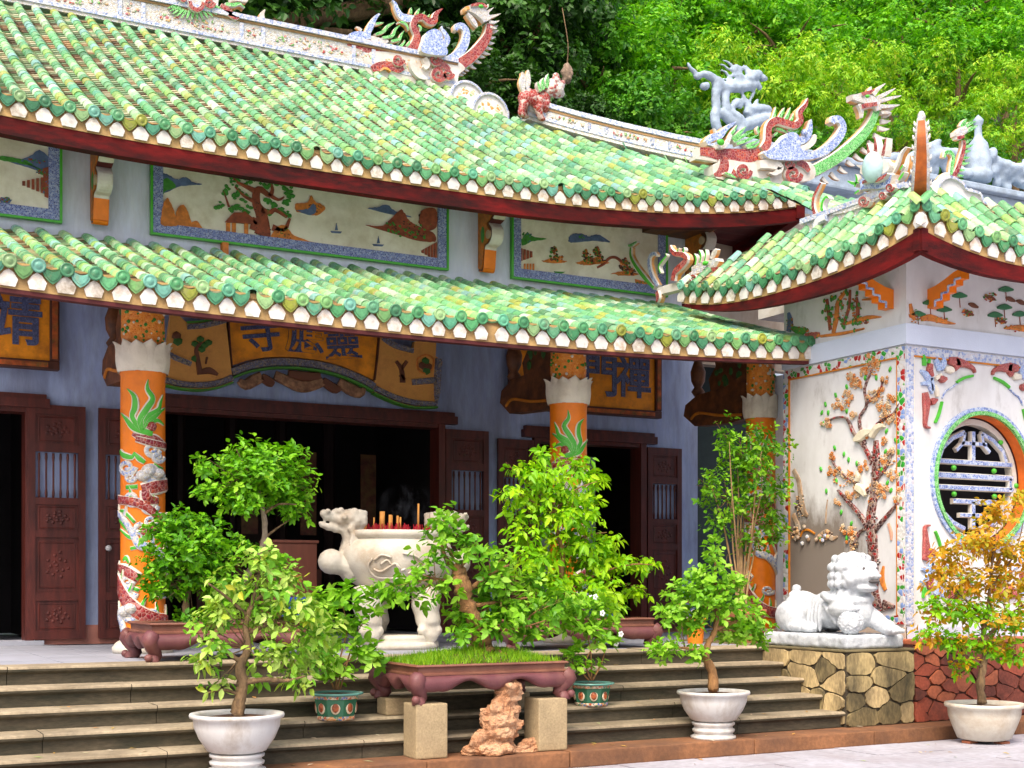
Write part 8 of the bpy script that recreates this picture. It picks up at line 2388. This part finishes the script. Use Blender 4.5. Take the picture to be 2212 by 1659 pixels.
# forelegs: one stretched, one on the ball
def t3(pts, rs): q.tube([(LX + p[0], LY + p[1], z_ + p[2]) for p in cr(pts, 4)], [r[0] for r in cr([(x,) for x in rs], 4)], 12)
t3([(.14, -.12, .24), (.17, -.28, .16), (.18, -.42, .09), (.18, -.52, .06)], [.11, .10, .08, .075])
e(.18, -.54, .05, .085, .10, .055); 
for k in range(4): e(.12 + k * .04, -.63, .04, .022, .03, .03, 2)
t3([(-.16, -.12, .26), (-.20, -.24, .26), (-.20, -.34, .26)], [.11, .09, .075]); e(-.20, -.36, .26, .075, .075, .045)
for k in range(3): e(-.24 + k * .04, -.42, .255, .02, .028, .022, 2)
# collar / shoulder drapery
t3([(-.20, .04, .40), (-.24, -.10, .36), (-.18, -.26, .34), (0, -.33, .34), (.16, -.26, .36)], [.045] * 5)
t3([(-.20, .02, .30), (-.23, -.08, .22), (-.20, -.16, .10)], [.03, .028, .02])
# head
hz = .60; hy = -.20
e(0, hy, hz, .20, .20, .20); e(0, hy + .08, hz + .04, .20, .17, .19); e(.02, hy - .15, hz - .02, .14, .12, .10); e(.02, hy - .20, hz + .03, .09, .08, .05)
e(.02, hy - .15, hz - .13, .12, .11, .045); e(.02, hy - .25, hz - .005, .065, .04, .045)
for s in (-1, 1):
    e(.02 + s * .085, hy - .13, hz + .10, .055, .06, .045); e(.02 + s * .085, hy - .175, hz + .065, .036, .03, .034); e(s * .15, hy - .10, hz - .04, .06, .07, .07); e(s * .18, hy - .02, hz + .08, .045, .05, .07)
    e(.02 + s * .05, hy - .27, hz - .01, .028, .03, .025)
# mane curls
rr = random.Random(6)
for row in range(5):
    zc = hz + .16 - row * .085; nC = 11
    for k in range(nC):
        a = -.55 + (math.pi + 1.1) * k / (nC - 1)
        rad = (.20 if row in (1, 2, 3) else .16)
        x, y = math.cos(a) * rad, hy + .05 + math.sin(a) * rad
        if y < hy - .12: continue
        e(x, y, zc + rr.uniform(-.012, .012), .045, .045, .048, 2)
for k in range(7):
    a = k * .9; e(math.cos(a) * .09, hy + .03 + math.sin(a) * .09, hz + .195, .048, .048, .04, 2)
e(0, hy + .03, hz + .215, .06, .06, .035, 2)
# tail
for k in range(5): e(-.02 + .03 * math.sin(k * 2), .76 - k * .012, .16 + k * .075, .055, .05, .05, 2)
e(-.14, .74, .14, .06, .05, .09, 2); e(.08, .75, .12, .06, .05, .08, 2)
remesh(q, .0125, 1, lambda c: .003 * noise.noise(c * 40)).build("lion_body", STONEW, lion, True)
m = MB(); m.ball((LX - .20, LY - .36, z_ + .125), .125, 4)
for v in range(len(m.v)):
    p = V(m.v[v]); c = V((LX - .20, LY - .36, z_ + .125)); d = (p - c).normalized()
    m.v[v] = tuple(p + d * (.008 * noise.cell(d * 7)))
m.build("carved_ball", STONEW, lion, False)
q = MB(); q.ball((LX + .02, LY + hy - .262, z_ + hz - .065), (.075, .03, .022), 2); q.build("open_mouth", M("dark_mouth", (.10, .09, .09), .8), lion, True)
for s in (-1, 1):
    q = MB(); q.ball((LX + .02 + s * .085, LY + hy - .205, z_ + hz + .066), (.016, .010, .016), 2); q.build("pupil", M("dark_mouth", (.10, .09, .09), .8), lion, True)
# ================================================================== wooded hillside behind the temple
HILLM = M("shaded_hill_soil", (.025, .035, .012), .95, .5, .6, (.012, .012, .008), .7, .8, .5, bump=.6, bscale=4, bdist=.2)  # soil colour darkened to carry the shade between the trees
def hillz(x, y):
    return max(0.0, (y - 25.5)) * 1.0 + (1.6 * noise.noise(V((x * .12, y * .12, 0))) if y > 26 else 0) - .02
q = MB(); nx, ny = 44, 30; vs = []; fs = []
for j in range(ny + 1):
    for i in range(nx + 1):
        x = -45 + 150 * i / nx; y = 25.4 + 60 * j / ny
        vs.append((x, y, hillz(x, y)))
for j in range(ny):
    for i in range(nx):
        fs.append((j * (nx + 1) + i, j * (nx + 1) + i + 1, (j + 1) * (nx + 1) + i + 1, (j + 1) * (nx + 1) + i))
q.add(vs, fs); structure(q.build("hillside", HILLM, None, True))
HL = [leafmat("hill_leaf_bright", [(.03, .15, .004), (.09, .36, .006), (.20, .56, .010), (.38, .70, .05)], .38),
      leafmat("hill_leaf_yellow", [(.05, .18, .004), (.13, .38, .006), (.28, .58, .010), (.42, .66, .03), (.46, .50, .03)], .38),
      leafmat("hill_leaf_mid", [(.02, .10, .006), (.05, .23, .010), (.11, .36, .014), (.24, .50, .05)], .32),
      leafmat("hill_leaf_shaded", [(.007, .03, .004), (.016, .065, .006), (.035, .12, .010), (.07, .20, .018)], .25)]  # last leaf set has the hillside shade put into its colours
def crown_mesh(seed, n, L, Wd, mat, flat=.85, fern=False):
    rr = random.Random(seed)
    pads_ = []
    for k in range(34):
        d = V((rr.gauss(0, 1), rr.gauss(0, 1), rr.gauss(0, .8))).normalized() * (rr.random() ** .4)
        r_ = rr.uniform(.16, .34)
        pads_.append((V((d.x * .78, d.y * .78, d.z * .78 * flat)), (r_ * 1.15, r_ * 1.15, r_ * .72)))
    tmp = leaf_cloud(None, "crown", pads_, n, L, Wd, mat, 6, .35 if not fern else .7, seed, .35, .4, (0, 1), 1.0)
    me = tmp.data
    bpy.data.objects.remove(tmp)
    return me
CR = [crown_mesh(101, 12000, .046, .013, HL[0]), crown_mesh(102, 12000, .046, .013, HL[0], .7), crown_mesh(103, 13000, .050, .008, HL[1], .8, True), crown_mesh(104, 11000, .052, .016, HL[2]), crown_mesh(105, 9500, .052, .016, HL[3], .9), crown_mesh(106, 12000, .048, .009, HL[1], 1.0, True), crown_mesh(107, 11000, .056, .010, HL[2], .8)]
def hill_tree(px, py, Y, r_, kind, label, seed, group="trees on the hillside"):
    c = PY(px, py, Y)
    z0 = max(0, hillz(c.x, c.y))
    if c.z - z0 < r_ * .5: z0 = c.z - r_ * 1.0
    t = thing("hillside_tree", (c.x, c.y, z0), label, "tree", group)
    rr = random.Random(seed)
    me = CR[kind]
    o = put("crown", me, t, Matrix.Translation(c) @ Matrix.Rotation(rr.uniform(0, 6.28), 4, 'Z') @ Matrix.Diagonal((r_, r_, r_ * rr.uniform(.85, 1.1), 1)))
    stuff(o)
    P = [(c.x + rr.uniform(-.4, .4), c.y, z0 - .3, .06 * r_ + .05), (c.x + rr.uniform(-.3, .3), c.y, z0 + (c.z - z0) * .5, .05 * r_ + .04), (c.x, c.y, c.z - r_ * .2, .035 * r_ + .03), (c.x + rr.uniform(-.3, .3), c.y, c.z + r_ * .4, .02)]
    limb(t, "trunk", P, BARK, seed, 8)
    for k in range(4):
        a = rr.uniform(0, 6.28); e_ = V((math.cos(a), math.sin(a), rr.uniform(.1, .6))) * r_ * .7
        s0 = V((c.x, c.y, c.z - r_ * rr.uniform(.1, .5)))
        limb(t, "limb", [(*s0, .025 * r_ + .02), (*(s0 + e_ * .5 + V((0, 0, .1 * r_))), .018 * r_ + .012), (*(s0 + e_), .01)], BARK, seed * 5 + k, 6)
    return t
TL = [
    # trees behind the main ridge, shade put into their dark leaf colour
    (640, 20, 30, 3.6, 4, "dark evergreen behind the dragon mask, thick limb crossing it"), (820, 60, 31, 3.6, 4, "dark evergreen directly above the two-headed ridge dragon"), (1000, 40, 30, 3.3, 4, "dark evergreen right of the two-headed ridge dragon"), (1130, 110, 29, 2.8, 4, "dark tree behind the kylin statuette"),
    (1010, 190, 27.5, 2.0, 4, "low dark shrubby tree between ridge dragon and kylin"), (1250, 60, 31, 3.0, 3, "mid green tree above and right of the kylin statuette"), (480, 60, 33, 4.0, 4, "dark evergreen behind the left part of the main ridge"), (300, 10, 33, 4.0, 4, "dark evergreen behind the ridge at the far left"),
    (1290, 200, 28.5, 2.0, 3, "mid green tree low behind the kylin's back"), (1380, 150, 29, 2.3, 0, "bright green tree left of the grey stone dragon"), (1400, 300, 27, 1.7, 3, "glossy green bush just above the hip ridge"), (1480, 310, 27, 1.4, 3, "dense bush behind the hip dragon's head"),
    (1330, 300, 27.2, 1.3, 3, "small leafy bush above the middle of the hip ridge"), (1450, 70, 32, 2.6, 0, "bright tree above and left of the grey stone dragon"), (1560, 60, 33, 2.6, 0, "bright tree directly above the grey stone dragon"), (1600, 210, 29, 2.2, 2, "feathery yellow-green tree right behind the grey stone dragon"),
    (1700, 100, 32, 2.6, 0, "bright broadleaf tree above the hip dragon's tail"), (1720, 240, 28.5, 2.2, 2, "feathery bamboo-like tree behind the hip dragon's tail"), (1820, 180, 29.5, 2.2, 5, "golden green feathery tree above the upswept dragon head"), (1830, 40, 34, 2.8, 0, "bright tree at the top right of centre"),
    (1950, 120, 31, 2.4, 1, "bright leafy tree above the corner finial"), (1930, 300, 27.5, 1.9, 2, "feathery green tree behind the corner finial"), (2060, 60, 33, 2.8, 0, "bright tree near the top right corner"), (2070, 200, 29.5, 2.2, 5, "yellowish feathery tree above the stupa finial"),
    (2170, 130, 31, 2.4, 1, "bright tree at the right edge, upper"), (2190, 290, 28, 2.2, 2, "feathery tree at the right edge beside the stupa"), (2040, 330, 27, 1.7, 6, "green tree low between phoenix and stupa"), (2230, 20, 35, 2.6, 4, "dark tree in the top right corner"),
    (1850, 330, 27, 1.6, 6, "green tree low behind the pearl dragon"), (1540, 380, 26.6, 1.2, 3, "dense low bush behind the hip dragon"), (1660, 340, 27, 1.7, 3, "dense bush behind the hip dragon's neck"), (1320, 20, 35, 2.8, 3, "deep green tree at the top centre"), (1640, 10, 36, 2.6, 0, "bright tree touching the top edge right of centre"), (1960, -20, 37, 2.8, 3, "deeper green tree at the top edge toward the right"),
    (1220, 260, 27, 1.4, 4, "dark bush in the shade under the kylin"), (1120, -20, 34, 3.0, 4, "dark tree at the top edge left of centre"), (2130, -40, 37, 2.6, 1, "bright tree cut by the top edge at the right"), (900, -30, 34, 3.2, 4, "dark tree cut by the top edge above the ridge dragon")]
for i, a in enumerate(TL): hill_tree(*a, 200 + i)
tt = thing("leaning_tree", PY(560, 120, 28.5), "bare brown leaning limbs in deep shade behind the main ridge", "tree")
limb(tt, "trunk", L4([(480, 160, .16), (600, 60, .20), (720, 30, .22), (840, 10, .2), (930, -40, .16)], 28.5), BARK, 301, 10)
limb(tt, "limb", L4([(600, 60, .14), (650, 85, .12), (700, 70, .10), (760, 70, .07)], 28.3), BARK, 302, 8)
limb(tt, "limb", L4([(660, 40, .12), (640, 90, .10), (630, 130, .08)], 28.3), BARK, 303, 8)
# hill undergrowth: nobody could count it
rr = random.Random(8)
und = []
for k in range(900):
    x, y = rr.uniform(-6, 72), rr.uniform(26, 62)
    p = proj((x, y, hillz(x, y)))
    if -600 < p[0] < 3300: und.append((V((x, y, hillz(x, y) + .5)), (rr.uniform(.8, 1.7), rr.uniform(.8, 1.7), rr.uniform(.6, 1.2))))
o = leaf_cloud(None, "undergrowth", und, 52000, .26, .08, HL[2], 6, .3, 55, .4, .5)
o["label"] = "dense mixed undergrowth covering the hillside between the trees"; o["category"] = "undergrowth"
nest = thing("hanging_nest", PY(1225, 110, 24.0), "brown hanging nest dangling in front of the dark trees", "nest")
q = MB(); c = PY(1225, 155, 24.0)
for (dz, r_) in ((.14, .05), (.06, .10), (-.03, .13), (-.12, .11), (-.18, .06)): q.ball(c + V((0, 0, dz)), (r_, r_, r_ * 1.2), 2)
remesh(q, .02, 1, lambda p: .03 * noise.noise(p * 12)).build("nest_body", M("dry_fibre", (.24, .17, .12), .95, .3, 20, bump=1), nest, True)
limb(nest, "stalk", [(c.x, 24.0, c.z + .15, .012), (c.x + .02, 24.0, c.z + .6, .010), (c.x, 24.2, c.z + 1.4, .01)], BARK, 3, 5)
# fallen leaves on steps and courtyard
rr = random.Random(99)
q = MB()
for k in range(150):
    x = rr.uniform(1.5, 13); kq_ = rr.choice((-1, -1, -1, 5, 5, 4, 3, 2, 1))
    if kq_ == -1: y, z = rr.uniform(8.2, 9.65), .02
    elif kq_ == 5: y, z = rr.uniform(9.76, 10.1), .15
    else:
        if x > 9.0: continue
        y, z = TY - TREAD * kq_ + rr.uniform(.05, .3), TZ - RISE * kq_ + .008
    a = rr.uniform(0, 6.3); l = rr.uniform(.02, .045); d = V((math.cos(a), math.sin(a), .1)); s = V((-math.sin(a), math.cos(a), .15)) * .4
    c = V((x, y, z))
    q.add([c - d * l, c + s * l, c + d * l, c - s * l + V((0, 0, .006))], [(0, 1, 2), (0, 2, 3)], 0, max(.01, rr.random()))
o = stuff(q.build("fallen_leaves", leafmat("dry_leaf", [(.30, .16, .04), (.42, .30, .06), (.50, .20, .05), (.60, .52, .40), (.20, .30, .06)], .1)))
o["label"] = "scattered small dry leaves on the steps and courtyard"; o["category"] = "leaves"
# ================================================================== queued cover tiles: the 300 that show largest are objects of their own
vis = []
for i, (m, roof, r_, d_) in enumerate(ALLCOV):
    p = proj(m.to_translation())
    if -20 < p[0] < 2232 and -20 < p[1] < 1680: vis.append((d_, i))
vis.sort()
single = set(i for d_, i in vis[:300])
rest = {}
for i, (m, roof, r_, d_) in enumerate(ALLCOV):
    if i in single:
        put("cover_tile", COVER_ME, roof, m)
    else:
        mb = rest.setdefault(roof.name, (roof, MB()))[1]
        mb.add([m @ V(v) for v in COVER.v], COVER.f, 0, max(.001, r_))
for nm, (roof, mb) in rest.items():
    stuff(mb.build("cover_tiles", TILE_A, roof, True))
